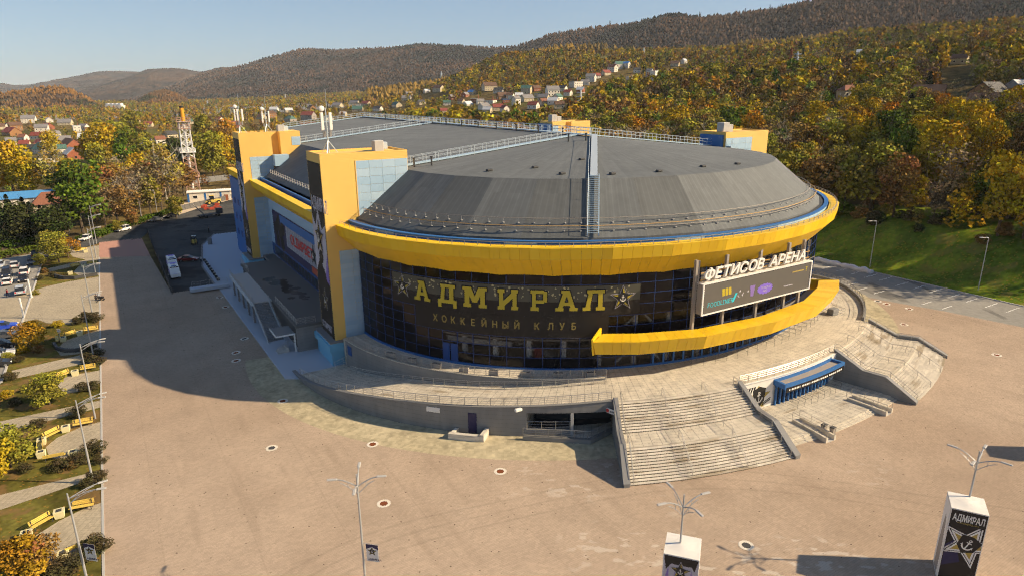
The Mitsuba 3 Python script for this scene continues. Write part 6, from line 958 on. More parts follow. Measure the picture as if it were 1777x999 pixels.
put('wall', tr(box(-w_ / 2, w_ / 2, -6, 6, 0, 12)), 'house_white', ap_); put('roof', tr(box(-w_ / 2 - .5, w_ / 2 + .5, -6.5, 6.5, 12.01, 12.6)), 'grey_roof', ap_)
for k in range(10):
    for f_ in range(3): put('window', tr(box(-w_ / 2 + w_ * (k + .25) / 10, -w_ / 2 + w_ * (k + .7) / 10, -6.1, -6.01, 2 + f_ * 3.4, 4 + f_ * 3.4)), 'window_dark', ap_)
q = [(-923.00,1591.75)][0]; w_ = wide(q, 24); ap_ = thing('apartment_block', 'distant white block with stepped roof below the hills at left', 'building'); tr = lambda m: xf(m, 0, (*q, 0)); put('wall', tr(box(-w_ / 2, w_ / 2, -8, 8, 0, 14)), 'house_white', ap_)
for k in range(4): put('roof_block', tr(box(-w_ / 2 + w_ * k / 4 + 1, -w_ / 2 + w_ * (k + 1) / 4 - 3, -6, 6, 14.01, 19)), 'white_roof', ap_)
bs_ = thing('long_shed', 'very long low shed with bright blue roof at the left edge', 'shed'); b0, b1 = np.array((-194.23,236.74)), np.array((-168.56,252.85)); d_ = (b1 - b0) / np.linalg.norm(b1 - b0); rot = math.atan2(d_[1], d_[0]); L_ = np.linalg.norm(b1 - b0); tr = lambda m: xf(m, rot, (*b0, 0))
put('wall', tr(box(0, L_, 0, 7, 0, 3.0)), 'house_white', bs_); put('roof', tr(hexa([(-.4, -.6, 2.9), (L_ + .4, -.6, 2.9), (L_ + .4, 7.4, 4.6), (-.4, 7.4, 4.6)], [(-.4, -.6, 3.1), (L_ + .4, -.6, 3.1), (L_ + .4, 7.4, 4.8), (-.4, 7.4, 4.8)])), 'blue_roof', bs_)
for k in range(8): put('door', tr(box(L_ * (k + .3) / 8, L_ * (k + .6) / 8, -.05, -.005, 0, 2.5)), 'mid_grey', bs_)
HOUSES.append((*((b0 + b1) / 2), L_ * .8))
x, y = (-161.68,231.79); house(x, y, 13, 't', 'c', 'cream house with brown hip roof in front of the blue shed', 1, rot, 'hip'); x, y = (-158.59,238.21); house(x, y, 9, 'b', 'w', 'white house with pale blue roof behind the green broadleaf tree', 1, rot + .2, 'gable')
gz = thing('gazebo', 'small open gazebo with pale roof on the far meadow', 'gazebo'); x, y = (-182.74,269.17); put('roof', hull([(x - 2.6, y - 2.6, 2.6), (x + 2.6, y - 2.6, 2.6), (x + 2.6, y + 2.6, 2.6), (x - 2.6, y + 2.6, 2.6), (x, y, 3.6)]), 'white_roof', gz)
for a in (-2, 2):
    for b in (-2, 2): put('post', box(x + a - .1, x + a + .1, y + b - .1, y + b + .1, 0, 2.6), 'timber', gz)
put('meadow', flat(P2([(-196.20,239.26),(-191.90,244.80),(-159.00,254.73),(-182.30,290.34),(-209.79,288.96),(-213.49,261.37)]), .02), 'meadow', kind='structure')
def pylon(q, h, label, b='galvanized', arms=3, r=.16):
    t = thing('pylon', label, 'pylon'); x, y = q[:2]; z0 = float(hz(x, y)) - .5; w = h * .07
    for sx, sy in ((-1, -1), (1, -1), (1, 1), (-1, 1)): put('leg', bar((x + sx * w, y + sy * w, z0), (x + sx * w * .15, y + sy * w * .15, z0 + h), r), b, t)
    n = 8; zz = [1 - (1 - k / n) ** 1.3 for k in range(n + 1)]; put('brace', M(*[bar((x + sx * w * (1 - .85 * zz[k]), y - w * (1 - .85 * zz[k]), z0 + h * zz[k]), (x - sx * w * (1 - .85 * zz[k + 1]), y - w * (1 - .85 * zz[k + 1]), z0 + h * zz[k + 1]), r * .7) for k in range(n) for sx in (-1, 1)]), b, t, kind='stuff')
    for k in range(arms): put('cross_arm', bar((x - h * .16, y, z0 + h * (.62 + .14 * k)), (x + h * .16, y, z0 + h * (.62 + .14 * k)), r), b, t)
PY = [(52.37,511.32),(243.21,602.78),(238.52,577.70)]; pylon(PY[0], 45 / 1140 * math.hypot(*PY[0]), 'white lattice pylon rising from the trees behind the arena roof', 'white_paint', 3, .3); pylon(PY[1], 40 / 1140 * math.hypot(*PY[1]), 'rusty lattice pylon on the right hillside', 'rust', 3, .35); pylon(PY[2], 36 / 1140 * math.hypot(*PY[2]), 'grey lattice pylon beside the rusty one', 'galvanized', 3, .35)
for k, (q, hp_) in enumerate(zip([(-741.61,3159.12),(-650.88,3184.16),(-415.87,2976.08),(-154.20,1537.29),(223.57,1168.81),(1438.90,3940.51),(1827.73,3775.90),(-787.44,1773.00),(-728.68,2213.13)], (14, 14, 15, 15, 14, 10, 10, 9, 9))): pylon(q, hp_ / 1140 * math.hypot(*q), 'tiny distant power pylon on the dark ridge slope, ' + ('first', 'second', 'third', 'fourth', 'fifth', 'sixth', 'seventh', 'left valley', 'near valley')[k] + ' of the row', 'galvanized', 2, .5)
sw_ = thing('a_frame', 'white A shaped swing frame in the right hillside garden', 'swing'); q = [(174.72,344.19)][0]; z0 = float(hz(*q)); put('frame', M(bar((q[0] - 2.2, q[1], z0), (q[0], q[1], z0 + 4.5), .12), bar((q[0] + 2.2, q[1], z0), (q[0], q[1], z0 + 4.5), .12), bar((q[0], q[1], z0 + 4.4), (q[0] + .5, q[1] + 3, z0 + 4.4), .1)), 'white_paint', sw_)

for q in [(-439.72,626.00),(-437.04,603.34),(-442.53,654.42),(-504.55,799.03),(-596.11,906.58),(-447.30,716.90),(-375.93,660.51),(-523.00,939.20),(-455.52,850.72),(-318.00,629.21),(-375.27,773.81),(-428.49,914.60),(-313.03,725.34),(-326.28,527.20),(-289.95,495.38),(-288.77,531.63),(-378.21,522.48),(-317.96,473.08),(-260.22,415.19),(-250.59,423.40),(-412.70,960.05),(-440.06,1265.68),(-386.57,1183.46),(-233.15,869.28),(-233.41,946.65),(-235.92,1048.79),(-328.84,1293.87),(-234.31,1319.36),(-169.45,1112.17),(-124.50,946.85),(-76.98,906.74),(-59.53,822.85),(-59.54,898.03),(-245.48,1530.44),(-187.32,1266.22),(-79.13,846.31),(-47.87,758.49),(-33.76,759.25),(-15.19,869.87),(-0.45,755.00),(8.86,734.95),(29.70,799.45),(32.37,669.22),(44.84,653.46),(57.06,682.62),(70.52,691.41),(88.81,820.21),(122.20,886.62),(159.06,870.59),(20.35,609.66),(41.49,580.52),(-192.62,986.37),(-260.01,1227.77),(-308.63,1350.18)]:
    i = len(HOUSES); rf, wl = R.choice('rynnydtgyw'), R.choice('cwwck'); house(*q, wide(q, R.uniform(10, 17)), rf, wl, f'small {WN[wl]} cottage with {RN[rf]} roof half hidden among the garden trees', 1, AX + R.uniform(-1.2, .6), 'gable'); lab([k for k in labels if k.startswith('house')][-1], None, None, f'small {WN[wl]} cottages with {RN[rf]} roofs')
# ================================================================ trees, bushes, hedges, forest
KC = dict(yellow=(.43, .305, .022), gold=(.38, .225, .022), olive=(.24, .212, .034), rust=(.23, .135, .042), green=(.11, .16, .022), bare=(.24, .18, .10), birch=(.36, .285, .06), pine=(.022, .034, .016), dusk=(.085, .074, .034), dark=(.050, .066, .022))
def leaves(P, Nrm, size, col, rs, tri=False):
    """Leaf clumps at the points P: small faces turned every way, coloured one by one."""
    n = len(P); a = rs.normal(size=(n, 3)) + Nrm * 1.1; a /= np.linalg.norm(a, axis=1, keepdims=True); b = np.cross(a, rs.normal(size=(n, 3))); b /= np.linalg.norm(b, axis=1, keepdims=True) + 1e-9; c = np.cross(a, b)
    s = (size * rs.uniform(.6, 1.35, n))[:, None]
    if tri: v = np.stack([P + b * s, P - b * s * .5 + c * s * .87, P - b * s * .5 - c * s * .87], 1); f = np.arange(3 * n).reshape(-1, 3); k = 3
    else: v = np.stack([P + b * s, P + c * s * .8, P - b * s, P - c * s * .8], 1); i = np.arange(n)[:, None] * 4; f = np.vstack([i + [0, 1, 2], i + [0, 2, 3]]); k = 4
    return v.reshape(-1, 3), f, np.repeat(col, k, axis=0)
def crown(kind, seed, n, size, H=1.0, W=.36, tri=False, lobes=14, base=.30):
    rs = np.random.default_rng(seed); c0 = np.array(KC[kind]); P, N_, C = [], [], []
    if kind == 'pine':
        h = rs.uniform(.18, 1, n) ** .9; tier = np.floor(h * 9) / 9; r = (1.02 - h) * W * .95 * rs.uniform(.35, 1, n) ** .5; a = rs.uniform(0, 2 * np.pi, n); P = np.stack([r * np.cos(a), r * np.sin(a), (h * .6 + tier * .4) - r * .18], 1); N_ = np.stack([np.cos(a), np.sin(a), a * 0 + .4], 1); C = c0 * rs.uniform(.6, 1.5, (n, 1))
    else:
        per = n // lobes
        for k in range(lobes):
            t = (k + .5) / lobes; zc = base + (1 - base) * (.12 + .8 * t); ww = W * (1 - abs(2 * (zc - base) / (1 - base) - .9) ** 2.2 * .75); a = k * 2.4 + rs.uniform(-.5, .5); rr = ww * rs.uniform(.25, .82); ctr = np.array([rr * np.cos(a), rr * np.sin(a), zc]); lr = W * rs.uniform(.30, .52)
            d = rs.normal(size=(per, 3)); d /= np.linalg.norm(d, axis=1, keepdims=True); q = ctr + d * (lr * rs.uniform(.45, 1, (per, 1)) ** .6) * [1, 1, .85]
            tint = c0 * rs.uniform(.72, 1.3) * (1 + rs.normal(size=3) * [.06, .09, .05]); P.append(q); N_.append(d); C.append(tint * rs.uniform(.6, 1.4, (per, 1)))
        P, N_, C = np.vstack(P), np.vstack(N_), np.vstack(C)
    return leaves(P * H, N_, size, np.clip(C, .004, .6), rs, tri)
def limbs(seed, H, W, n=7, r=.016, sub=0):
    rs = np.random.default_rng(seed); ms = [tube([(0, 0, -.02 * H), (.01 * H, 0, .35 * H), (-.005 * H, .01 * H, .86 * H)], [r * H * 1.25, r * H * .8, r * H * .2], 6)]
    for k in range(n):
        z = .26 + .5 * (k + .5) / n; a = k * 2.4 + rs.uniform(-.4, .4); l = W * rs.uniform(.55, .95); p0 = np.array([0, 0, z]); p1 = p0 + [l * .5 * np.cos(a), l * .5 * np.sin(a), .10]; p2 = p0 + [l * np.cos(a), l * np.sin(a), .24 * rs.uniform(.7, 1.2)]
        ms.append(tube(np.array([p0, p1, p2]) * H, [r * H * .5, r * H * .32, r * H * .1], 4, False))
        for j in range(sub):
            t = rs.uniform(.3, 1); q0 = p0 + (p2 - p0) * t; d = rs.normal(size=3); d[2] = abs(d[2]) * 1.3; d /= np.linalg.norm(d); ms.append(tube(np.array([q0, q0 + d * W * .33, q0 + d * W * .62 + [0, 0, .03]]) * H, [r * H * .2, r * H * .12, r * H * .05], 3, False))
    return M(*ms)
GROUPS = {}
def tree_group(kind, var, n=2300, H=12.0):
    k = f'source_{kind}_{var}'
    if k not in GROUPS:
        seed = 100 + 17 * var + 7 * list(KC).index(kind); bare = kind in ('bare', 'birch'); W = {'pine': .2, 'bare': .36, 'birch': .27}.get(kind, (.36, .42, .31)[var % 3])
        v, f, c = crown(kind, seed, (500 if kind == 'bare' else 1100 if kind == 'birch' else n), .0235 * H if not bare else .019 * H, H, W, base=.22 if kind != 'birch' else .3, lobes=(16, 12, 19)[var % 3])
        scene[k] = {'type': 'shapegroup', 'trunk': mikit.ply(limbs(seed, H, W, 9 if bare else 7, .017 if not bare else .013, 9 if bare else 2), 'm_birch_bark' if kind in ('birch',) or (bare and var % 2) else 'm_bark'), 'crown': mikit.ply((v, f), 'm_leaf', color=c)}; GROUPS[k] = H
    return k
TN = dict(yellow=('yellow_tree', 'yellow leaved tree'), gold=('orange_tree', 'orange gold tree'), olive=('olive_tree', 'olive green thinning tree'), rust=('rusty_tree', 'rust brown tree'), green=('green_tree', 'green leafy tree'), bare=('bare_tree', 'nearly bare twiggy tree'), birch=('birch_tree', 'pale trunked thin yellow tree'), pine=('pine_tree', 'dark green pine'), dusk=('bush', 'dark bush'), dark=('dark_tree', 'dark green spreading tree'))
def plant(x, y, h, kind, var, label, group=None, name=None, sx=1.0, cat=None, z=None):
    g = tree_group(kind, var); k = uniq(name or TN[kind][0]); s = h / GROUPS[g]; zz = float(hz(x, y)) if z is None else z
    scene[k] = {'type': 'instance', 'source': {'type': 'ref', 'id': g}, 'to_world': T().translate([float(x), float(y), zz - .1]).rotate([0, 0, 1], R.uniform(0, 360)).scale([s * sx, s * sx, s])}
    return lab(k, label, cat or ('bush' if name == 'bush' else 'tree'), group)
def hpx(q, px): return px / 1140 * math.hypot(q[0], q[1]) * 1.03
SINGLE = [(-198.88,263.34,75,'yellow',0),(-240.24,312.28,46,'olive',1),(-187.12,257.12,58,'yellow',1),(-177.02,256.92,72,'birch',0),(-172.18,257.79,58,'yellow',2),(-127.04,191.73,104,'green',0),(-294.36,428.67,38,'yellow',0),(-231.87,369.23,52,'yellow',1),(-217.67,359.20,66,'yellow',0),(-194.36,314.84,52,'olive',0),(-235.01,402.40,58,'olive',1),(-297.51,532.53,50,'olive',2),(-199.53,348.98,62,'green',1),(-173.45,320.02,58,'olive',0),(-148.92,253.49,56,'yellow',2),(-145.93,262.12,66,'yellow',0),(-136.51,223.63,72,'rust',0),(-126.31,201.72,64,'bare',0),(-126.80,215.46,64,'bare',1),(-125.62,220.76,74,'bare',2),(-125.58,234.49,82,'bare',0),(-125.66,241.23,92,'birch',1),(-160.18,317.93,62,'dark',0),(-147.81,341.37,62,'yellow',2),(-142.74,317.38,72,'olive',1),(-181.16,414.11,52,'rust',1),(-184.04,436.81,54,'gold',0),(-233.13,511.37,50,'olive',2),(-135.90,212.22,70,'rust',2),(-143.66,240.34,60,'bare',1),(-122.90,240.41,50,'bare',2),(-137.17,174.55,66,'pine',0),(-134.56,176.57,60,'dark',1),(-131.82,178.63,62,'pine',1),(-125.67,175.68,56,'dark',2),(-146.13,182.76,56,'pine',2),(-129.88,187.39,48,'dark',0),(-144.85,193.86,52,'pine',0),(-148.91,193.29,56,'pine',1),(-138.21,191.30,44,'pine',2),(-112.29,158.20,44,'olive',1),(-117.17,162.09,40,'olive',2),(-112.85,162.70,30,'gold',1),(-135.84,214.62,58,'olive',2),(-126.64,208.57,54,'rust',1),(-129.19,223.32,60,'bare',0),(-124.93,225.74,52,'olive',0),(-134.92,256.71,66,'bare',1),(-137.39,248.55,60,'rust',0),(-140.10,244.74,56,'bare',2),(-138.67,256.97,62,'olive',1),(-133.78,268.52,50,'rust',2),(-156.83,265.08,58,'bare',0),(-149.33,239.22,60,'yellow',1),(-111.79,216.88,34,'olive',2),(-119.15,203.71,22,'rust',0),(-118.67,194.68,18,'olive',0)]
HINT = ['behind the blue shed at the left edge', 'cut by the left edge above the meadow', 'left of the white car on the meadow', 'with pale limbs on the meadow', 'beside the gazebo', 'in front of the blue fence, the brightest green one', 'small, among the brown roofs', 'left of the orange brick gable', 'big, right of the orange brick gable', 'below the big yellow one', 'above the white flat roof', 'left of the dark roofed white house', 'fourth left of the lattice tower', 'wide, right of the white flat roof', 'left of the thin lamp post', 'behind the thin lamp post', 'above the green road hedge', 'nearest the road hedge', 'second along the road hedge', 'third along the road hedge', 'left of the lattice tower foot', 'beside the site fence', 'close left of the lattice tower', 'right of the lattice tower', 'directly right of the lattice tower', 'right of the tower top', 'orange, nearest the rear left tower', 'above the lattice tower platforms', 'reddish, behind the blue fence', 'between the blue fence and the road', 'by the site gate',
 'leftmost behind the hedge', 'second behind the hedge', 'third behind the hedge', 'fourth behind the hedge', 'cut by the left edge behind the hedge', 'rightmost behind the hedge', 'rear middle behind the hedge', 'rear left behind the hedge', 'rear right behind the hedge', 'at the end of the car park', 'beside the last hedge', 'small, beside the farthest bench', 'left of the white road car', 'low, above the white road car', 'above the dark road car', 'at the right thin lamp post', 'third left of the lattice tower', 'in the middle of the roadside thicket', 'left in the roadside thicket', 'between thicket and lattice tower', 'at the foot of the lattice tower', 'rear left in the roadside thicket', 'beside the end of the blue fence', 'low, by the site fence corner', 'very low, inside the road hedge', 'lowest, beside the road hedge']
for i, (x, y, px_, kind, var) in enumerate(SINGLE): plant(x, y, hpx((x, y), px_), kind, var, f'{TN[kind][1]} {HINT[i] if i < len(HINT) else "in the park strip"}', None, None, 1.35 if i >= 31 else 1.1)
# forest scatter over the hillside, the wood behind the arena and the valley
rs = np.random.default_rng(5); EDGE = 90
def scatter(a0, a1, d0, d1, step):
    area = math.radians(a1 - a0) * .5 * (d1 ** 2 - d0 ** 2); n = int(area / step ** 2); a = np.radians(rs.uniform(a0, a1, n)); d = np.sqrt(rs.uniform(d0 ** 2, d1 ** 2, n)); return np.stack([d * np.sin(a), d * np.cos(a)], 1)
P = np.vstack([scatter(-9, 48, 140, 330, 5.4), scatter(-9, 48, 330, 700, 6.0), scatter(-12, 48, 700, 1350, 7.5), scatter(-46, -9, 235, 420, 9.5), scatter(-46, -9, 420, 700, 11.5), scatter(-46, -9, 700, 1500, 13), scatter(-46, -9, 1500, 2700, 15)])
u_, w_ = P[:, 0] * CA + P[:, 1] * SA - UC, -P[:, 0] * SA + P[:, 1] * CA - WC
edge = EDGE + 6 * (nnoise(np.stack([w_ / 14, w_ * 0, w_ * 0], -1), 2) - .5); d_ = np.hypot(P[:, 0], P[:, 1]); azd = np.degrees(np.arctan2(P[:, 0], P[:, 1]))
ok = ((u_ > edge) & (w_ < 190)) | (w_ >= 172)
ok &= ~((azd < -12) & (d_ < 300) & (P[:, 1] < 232 + 0 * d_)); ok &= ~((u_ < 60) & (w_ < 172))
for hx, hy, hl in HOUSES:                             # gardens: open ground at and south of each house
    dx, dy = P[:, 0] - hx, P[:, 1] - hy; r = math.hypot(hx, hy); al = (dx * hx + dy * hy) / r; ac = np.abs(dx * hy - dy * hx) / r
    ln = 170 if r > 450 else 90 if hx < 0 else 62; ok &= ~((ac < hl * .75 + 2.0) & (al > -ln) & (al < hl * .6) & (rs.uniform(size=len(P)) < (.97 if hx < 150 else .95))); ok &= ~((np.hypot(dx, dy) < hl * .75 + 2))
site = np.array([-117., 258]); ok &= np.hypot(P[:, 0] + 120, P[:, 1] - 262) > 30
for q in np.array([p[:2] for p in SINGLE]): ok &= np.hypot(P[:, 0] - q[0], P[:, 1] - q[1]) > 5
mx, my = np.array([(-188.85,265.65)][0]); ok &= np.hypot((P[:, 0] - mx) / 45, (P[:, 1] - my) / 16) > 1
P = P[ok]; d_ = np.hypot(P[:, 0], P[:, 1]); azd = np.degrees(np.arctan2(P[:, 0], P[:, 1])); Zp = hz(P[:, 0], P[:, 1])
vis = np.abs(azd) < 44; P, d_, azd, Zp = P[vis], d_[vis], azd[vis], Zp[vis]
cl = nfbm(np.stack([P[:, 0] / 28, P[:, 1] / 28, P[:, 0] * 0], -1), 3, 8); c2 = nfbm(np.stack([P[:, 0] / 60, P[:, 1] / 60, P[:, 0] * 0 + 5], -1), 3, 12); jit = rs.uniform(size=len(P))
KL = ['yellow', 'gold', 'olive', 'rust', 'green', 'bare', 'birch', 'pine']
def pick(i):
    left = azd[i] < -9; far = d_[i] > 600
    w = np.array([.20, .08, .27, .11, .08, .18, .08, .02]) if not left else np.array([.17, .08, .32, .10, .10, .19, .02, .02])
    if far: w = np.array([.17, .14, .28, .15, .04, .16, .02, .04])
    s = 1 if cl[i] > .53 else -1
    w = w * np.array([1.9, 1.5, .8, .7, .6, .5, 1, .4] if s > 0 else [.55, .6, 1.2, 1.2, 1.2, 1.5, 1, 1.6]); w *= np.array([.6, 1.4, .9, 1.5, .7, 1, 1, 1] if c2[i] > .52 else [1.2, .8, 1.1, .7, 1.2, 1, 1, 1.2])
    return KL[int(np.searchsorted(np.cumsum(w / w.sum()), jit[i]))]
kinds = [pick(i) for i in range(len(P))]
ht_ = (7.5 + 12 * rs.uniform(size=len(P)) ** 1.3) * np.where((azd > -9) & (rs.uniform(size=len(P)) < .16), .55, 1.0) * np.where(azd < -9, .52, 1.0) * np.where((azd >= -9) & (d_ > 600), .6, 1.0)
order = np.argsort(-(ht_ / d_)); front = np.zeros(len(P), bool); front[order[:255]] = True
for i in np.nonzero(front)[0]:
    k = kinds[i]; zn = ('at the forest edge above the grass slope' if d_[i] < 190 else 'in the wood on the right behind the arena') if azd[i] > -9 else 'among the village gardens left of the arena'
    plant(P[i, 0], P[i, 1], ht_[i], k, int(jit[i] * 997) % 3, f'{TN[k][1]} {zn}', f'{TN[k][1]}s {zn}', None, R.uniform(.8, 1.35), z=float(Zp[i]))
def lod(kind, var, n, size, seed): return crown(kind, seed + 31 * var, n, size, 1.0, {'pine': .2, 'birch': .27}.get(kind, .40), True, 9 if n > 60 else 5, .12)
def forest(idx, n, size, name, label):
    vs, fs, cs, off = [], [], [], 0
    for kind in KL:
        for var in range(4):
            sel = [i for i in idx if kinds[i] == kind and int(jit[i] * 9973) % 4 == var]
            if not sel: continue
            nn = n if kind not in ('bare',) else int(n * .7); v, f, c = lod(kind, var, nn, size if kind != 'bare' else size * .7, 300)
            if kind == 'bare': c = c * .85
            sel = np.array(sel); a = rs.uniform(0, 2 * np.pi, len(sel)); ca_, sa_ = np.cos(a)[:, None], np.sin(a)[:, None]; h = ht_[sel][:, None]; wsc = h * rs.uniform(.85, 1.3, (len(sel), 1))
            X = (v[None, :, 0] * ca_ - v[None, :, 1] * sa_) * wsc + P[sel, 0][:, None]; Y = (v[None, :, 0] * sa_ + v[None, :, 1] * ca_) * wsc + P[sel, 1][:, None]; Z = v[None, :, 2] * h + Zp[sel][:, None] - .3
            vs.append(np.stack([X, Y, Z], -1).reshape(-1, 3)); fs.append((f[None] + (np.arange(len(sel)) * len(v))[:, None, None]).reshape(-1, 3) + off); off += len(sel) * len(v)
            cs.append((c[None] * rs.uniform(.7, 1.3, (len(sel), 1, 1)) * (1 + rs.normal(size=(len(sel), 1, 3)) * .06)).reshape(-1, 3))
    if vs: put(name, (np.vstack(vs), np.vstack(fs)), 'leaf', color=np.clip(np.vstack(cs), .003, .6), kind='stuff', label=label, cat='forest')
rest = ~front
b1_ = np.nonzero(rest & (d_ < 420))[0]; b2_ = np.nonzero(rest & (d_ >= 420) & (d_ < 760))[0]; b3_ = np.nonzero(rest & (d_ >= 760))[0]
forest(b1_, 360, .046, 'forest', 'dense mixed autumn wood rising behind and right of the arena'); forest(b2_, 160, .070, 'forest', 'autumn wood on the middle slope around the hillside houses'); forest(b3_, 56, .125, 'forest', 'far autumn wood filling the valley and the upper slopes')
tk = np.concatenate([b1_, b2_]); put('forest_trunks', M(*[tube([(P[i, 0], P[i, 1], Zp[i] - .3), (P[i, 0] + .2, P[i, 1], Zp[i] + ht_[i] * .8)], [.02 * ht_[i], .004 * ht_[i]], 3, False) for i in tk[::2]]), 'bark', kind='stuff', label='thin brown trunks standing in the autumn wood', cat='tree trunks')
# far ridge: rough tree cover and conifers along its crest
def cover(key, n, h, colr, name, label, seed, top=None):
    r_ = np.random.default_rng(seed); v, f = mikit.meshkit.WRITTEN[scene[key]['filename']][:2]; t_ = f[r_.integers(0, len(f), n)]; b = r_.dirichlet((1, 1, 1), n); Q = (v[t_] * b[..., None]).sum(1); fa_ = np.abs(np.degrees(np.arctan2(Q[:, 0], Q[:, 1]))) < 43; Q = Q[fa_]; n = len(Q)
    kk = np.arange(4) * np.pi / 2; hh = h * r_.uniform(.6, 1.3, n); ww = hh * r_.uniform(.3, .5, n); ph = r_.uniform(0, 1.5, n)
    ring = np.stack([Q[:, None, 0] + ww[:, None] * np.cos(kk + ph[:, None]), Q[:, None, 1] + ww[:, None] * np.sin(kk + ph[:, None]), Q[:, None, 2] + hh[:, None] * .35 + 0 * kk], -1); tip = np.stack([Q[:, 0], Q[:, 1], Q[:, 2] + hh], -1)[:, None]; bot = np.stack([Q[:, 0], Q[:, 1], Q[:, 2] - 1], -1)[:, None]
    V = np.concatenate([ring, tip, bot], 1); F0 = np.array([[0, 1, 4], [1, 2, 4], [2, 3, 4], [3, 0, 4], [1, 0, 5], [2, 1, 5], [3, 2, 5], [0, 3, 5]]); F_ = (F0[None] + (np.arange(n) * 6)[:, None, None]).reshape(-1, 3)
    m = nfbm(np.stack([Q[:, 0] / 260, Q[:, 1] / 260, Q[:, 2] / 90], -1), 4, seed); C = np.where((m > .53)[:, None], np.array(colr[0]), np.where((m > .42)[:, None], np.array(colr[1]), np.array(colr[2]))) * r_.uniform(.8, 1.22, (n, 1))
    put(name, (V.reshape(-1, 3), F_), 'leaf', color=np.repeat(np.clip(C, .003, .5), 6, 0), kind='stuff', label=label, cat='forest')
HC = [(.105, .062, .040), (.064, .045, .036), (.021, .025, .022)]
cover('ridge', 30000, 11, HC, 'ridge_forest', 'brown and dark green forest covering the long ridge', 61); cover('back_slope', 9000, 10, [(.26, .165, .04), (.18, .125, .045), (.065, .062, .025)], 'slope_forest', 'orange brown forest on the hill behind the houses', 62); cover('small_hill', 3000, 9, [(.22, .11, .03), (.15, .085, .035), (.05, .05, .025)], 'hill_cover', 'orange forest on the small hill at far left', 63); cover('low_hill', 2200, 9, [(.20, .095, .03), (.13, .075, .035), (.05, .05, .025)], 'hill_cover', 'orange brown forest on the low hill right of it', 64)
rc = np.random.default_rng(9)
for k in range(34):
    a = rc.uniform(17.5, 33) if k > 6 else rc.uniform(8, 17); ia = int(np.argmin(np.abs(RID[0] - a))); D0 = RID[2][ia] - rc.uniform(-10, 60); plant(D0 * math.sin(math.radians(a)), D0 * math.cos(math.radians(a)), rc.uniform(14, 26), 'pine', k % 3, 'dark conifer standing out on the skyline of the right ridge', 'conifers on the ridge skyline', z=float(RID[1][ia]) - 6)
# undergrowth along the forest edge
uv_ = np.random.default_rng(21)
for k in range(46):
    w0 = uv_.uniform(-75, 95); u0 = EDGE + 1 + uv_.uniform(-3, 5); q = LW((u0, w0, 0)); kd = ('dark', 'olive', 'dusk', 'rust', 'dark')[k % 5]
    plant(q[0], q[1], uv_.uniform(2.2, 4.6), kd, k % 3, {'dark': 'dark green', 'olive': 'olive', 'dusk': 'dark brown', 'rust': 'reddish brown'}[kd] + ' shrub in the undergrowth at the forest edge', {'dark': 'dark green', 'olive': 'olive', 'dusk': 'dark brown', 'rust': 'reddish brown'}[kd] + ' shrubs at the forest edge', 'bush', 1.7, z=float(hz(q[0], q[1])) - .5)
# bushes and small trees of the park strip
BU = [(-78.72,114.95),(-76.64,114.34),(-79.19,112.69),(-69.11,99.82),(-66.43,97.87),(-66.13,95.01),(-64.24,94.12),(-60.27,84.80),(-59.49,85.38),(-49.15,65.36),(-48.85,67.61),(-45.41,61.05),(-44.91,61.93),(-56.56,77.31),(-38.21,49.88),(-38.07,50.74),(-39.16,47.85),(-39.67,47.27),(-59.61,74.14),(-62.25,72.91),(-54.10,64.10),(-50.59,64.50),(-106.46,142.81),(-109.41,148.85),(-105.76,145.83),(-102.82,144.39),(-99.41,131.19),(-77.29,95.28),(-73.74,88.74),(-68.50,84.48),(-76.75,99.18),(-70.13,82.96),(-79.33,99.13),(-81.68,111.38),(-46.86,65.87),(-49.48,64.87),(-67.07,80.51),(-79.58,96.19)]
BK = ['dusk'] * 22 + ['dusk', 'rust', 'dusk', 'dusk', 'olive', 'dusk', 'dusk', 'dusk', 'rust', 'yellow', 'yellow', 'yellow', 'dusk', 'rust', 'dusk', 'olive']
BL = 'in the park strip by the plaza'
for i, ((x, y), k) in enumerate(zip(BU, BK)): plant(x, y, (1.8 if i < 18 else 1.5) * R.uniform(.8, 1.2), k, i % 3, {'dusk': 'dark brown green low bush ', 'rust': 'reddish low bush ', 'olive': 'olive low bush ', 'yellow': 'bright yellow small shrub '}[k] + ('beside the lamp row, ' if x > -50 - (y - 62) * .6 else 'away from the lamps, ') + ('nearest bay' if y < 58 else 'second bay' if y < 72 else 'third bay' if y < 90 else 'middle bay' if y < 112 else 'far end of the park'), {'dusk': 'dark bushes of the park strip', 'rust': 'reddish bushes of the park strip', 'olive': 'olive bushes of the park strip', 'yellow': 'yellow shrubs of the park strip'}[k], 'bush', 1.8, z=-.45)
for (x, y), h, k, v_, lb, sx in zip([(-79.09,101.19),(-62.45,80.58),(-56.26,64.79),(-42.34,47.24),(-114.31,154.19),(-55.47,61.37),(-41.66,48.11)], (5.2, 5.0, 5.6, 4.6, 3.6, 6, 4), ('gold', 'olive', 'olive', 'gold', 'olive', 'yellow', 'rust'), (1, 1, 1, 1, 1, 0, 0), ('wide orange rowan tree by the lower car park kerb', 'yellow green small tree hiding a bench in the park strip', 'round yellow green tree at the left edge below the paths', 'bright orange red tree at the bottom left corner', 'olive small tree at the far end of the car park', 'tall yellow tree cut by the left edge', 'red brown small tree beside the bottom left orange tree'), (1.3, 1.4, 1.4, 1.4, 1.3, 1.2, 1.4)): plant(x, y, h, k, v_, lb, None, 'park_tree', sx, z=-.1 * h)
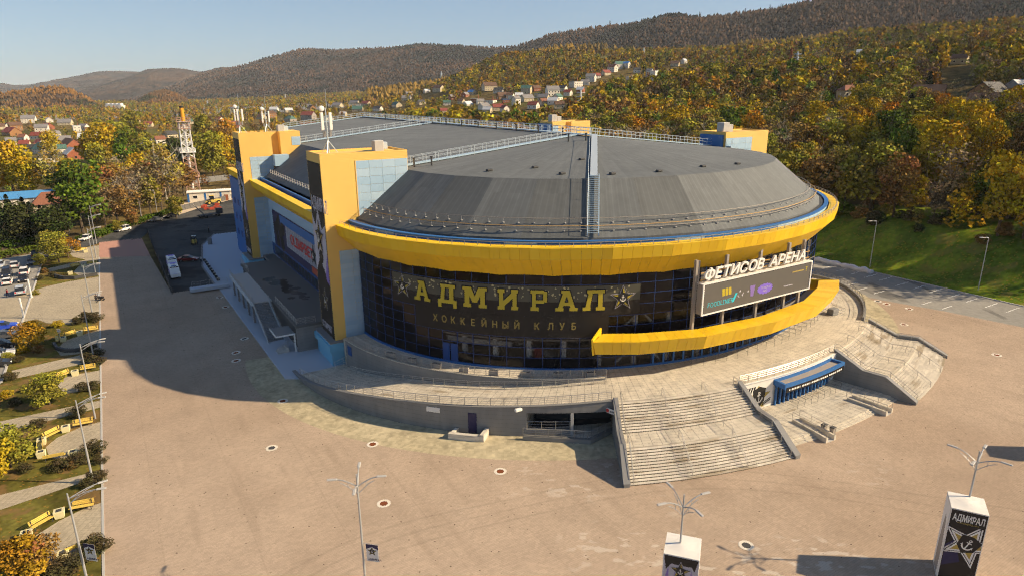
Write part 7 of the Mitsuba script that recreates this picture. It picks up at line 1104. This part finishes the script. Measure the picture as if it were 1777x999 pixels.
def hedge(name, pts, wd, h, c0, label):
    r_ = np.random.default_rng(len(pts) * 7 + int(h * 10)); p = np.asarray(pts, float); seg = np.r_[0, np.cumsum(np.linalg.norm(np.diff(p, axis=0), axis=1))]; n = int(seg[-1] * wd * 55); s = r_.uniform(0, seg[-1], n); q = np.column_stack([np.interp(s, seg, p[:, k]) for k in (0, 1)]); off = r_.uniform(-1, 1, (n, 2)) * wd / 2; hh = h * (.75 + .5 * nnoise(np.stack([s / 2.5, s * 0, s * 0], -1), 3)); z = hh * r_.uniform(0.05, 1, n) ** .6
    Pq = np.column_stack([q + off, z]); t = thing(name, label, 'hedge'); cc = np.array(c0) * r_.uniform(.55, 1.5, (n, 1)) * (.75 + .6 * nnoise(np.stack([s / 6, s * 0, s * 0 + 3], -1), 4))[:, None]; v, f, c = leaves(Pq, np.tile([0, 0, .6], (n, 1)), .26, np.clip(cc, .004, .5), r_); put('foliage', (v, f), 'leaf', t, color=c); put('stems', prism(sg.LineString(pts).buffer(wd * .25), 0, h * .4), 'bark', t)
hedge('hedge', [(-141.53,165.55),(-136.70,171.04),(-132.10,175.41),(-129.80,179.92)], 2.6, 2.2, (.05, .09, .012), 'long dense green hedge, upper of the two beside the car park'); hedge('hedge', [(-134.78,157.09),(-130.44,162.68),(-127.56,167.93),(-125.55,171.38)], 2.0, 1.5, (.075, .10, .014), 'yellow green clipped hedge, lower of the two beside the car park'); hedge('hedge', [(-119.58,186.50),(-121.32,197.54),(-119.04,211.04),(-118.37,228.68)], 2.4, 1.7, (.07, .11, .014), 'green hedge along the road behind the parked cars'); hedge('hedge', [(-122.85,183.22),(-122.53,188.03),(-123.03,192.21)], 2.2, 1.5, (.05, .08, .012), 'short green hedge behind the lamp posts')

# ---------------------------------------------------------------- the air
scene['air'] = {'type': 'homogeneous', 'albedo': rgb(.88, .94, 1.0), 'sigma_t': 0.000052}
_zs = [w[0][:, 2] for k, w in ((k, mikit.meshkit.WRITTEN[d['filename']]) for k, d in scene.items() if d.get('filename') and labels.get(k, {}).get('kind') in ('structure', 'stuff'))]
ZLO, ZHI = min(float(z.min()) for z in _zs) - 1.0, max(float(z.max()) for z in _zs) + 25.0; HZC, HZH = (ZLO + ZHI) / 2, (ZHI - ZLO) / 2
scene['haze'] = {'type': 'cube', 'to_world': T().translate([-1500, 5200, HZC]).scale([12500, 7200, HZH]), 'bsdf': {'type': 'null'}, 'interior': {'type': 'ref', 'id': 'air'}}
scene['camera']['medium'] = {'type': 'ref', 'id': 'air'}
lab('haze', 'thin pale blue haze filling the air over the valley', 'haze', None, 'stuff')
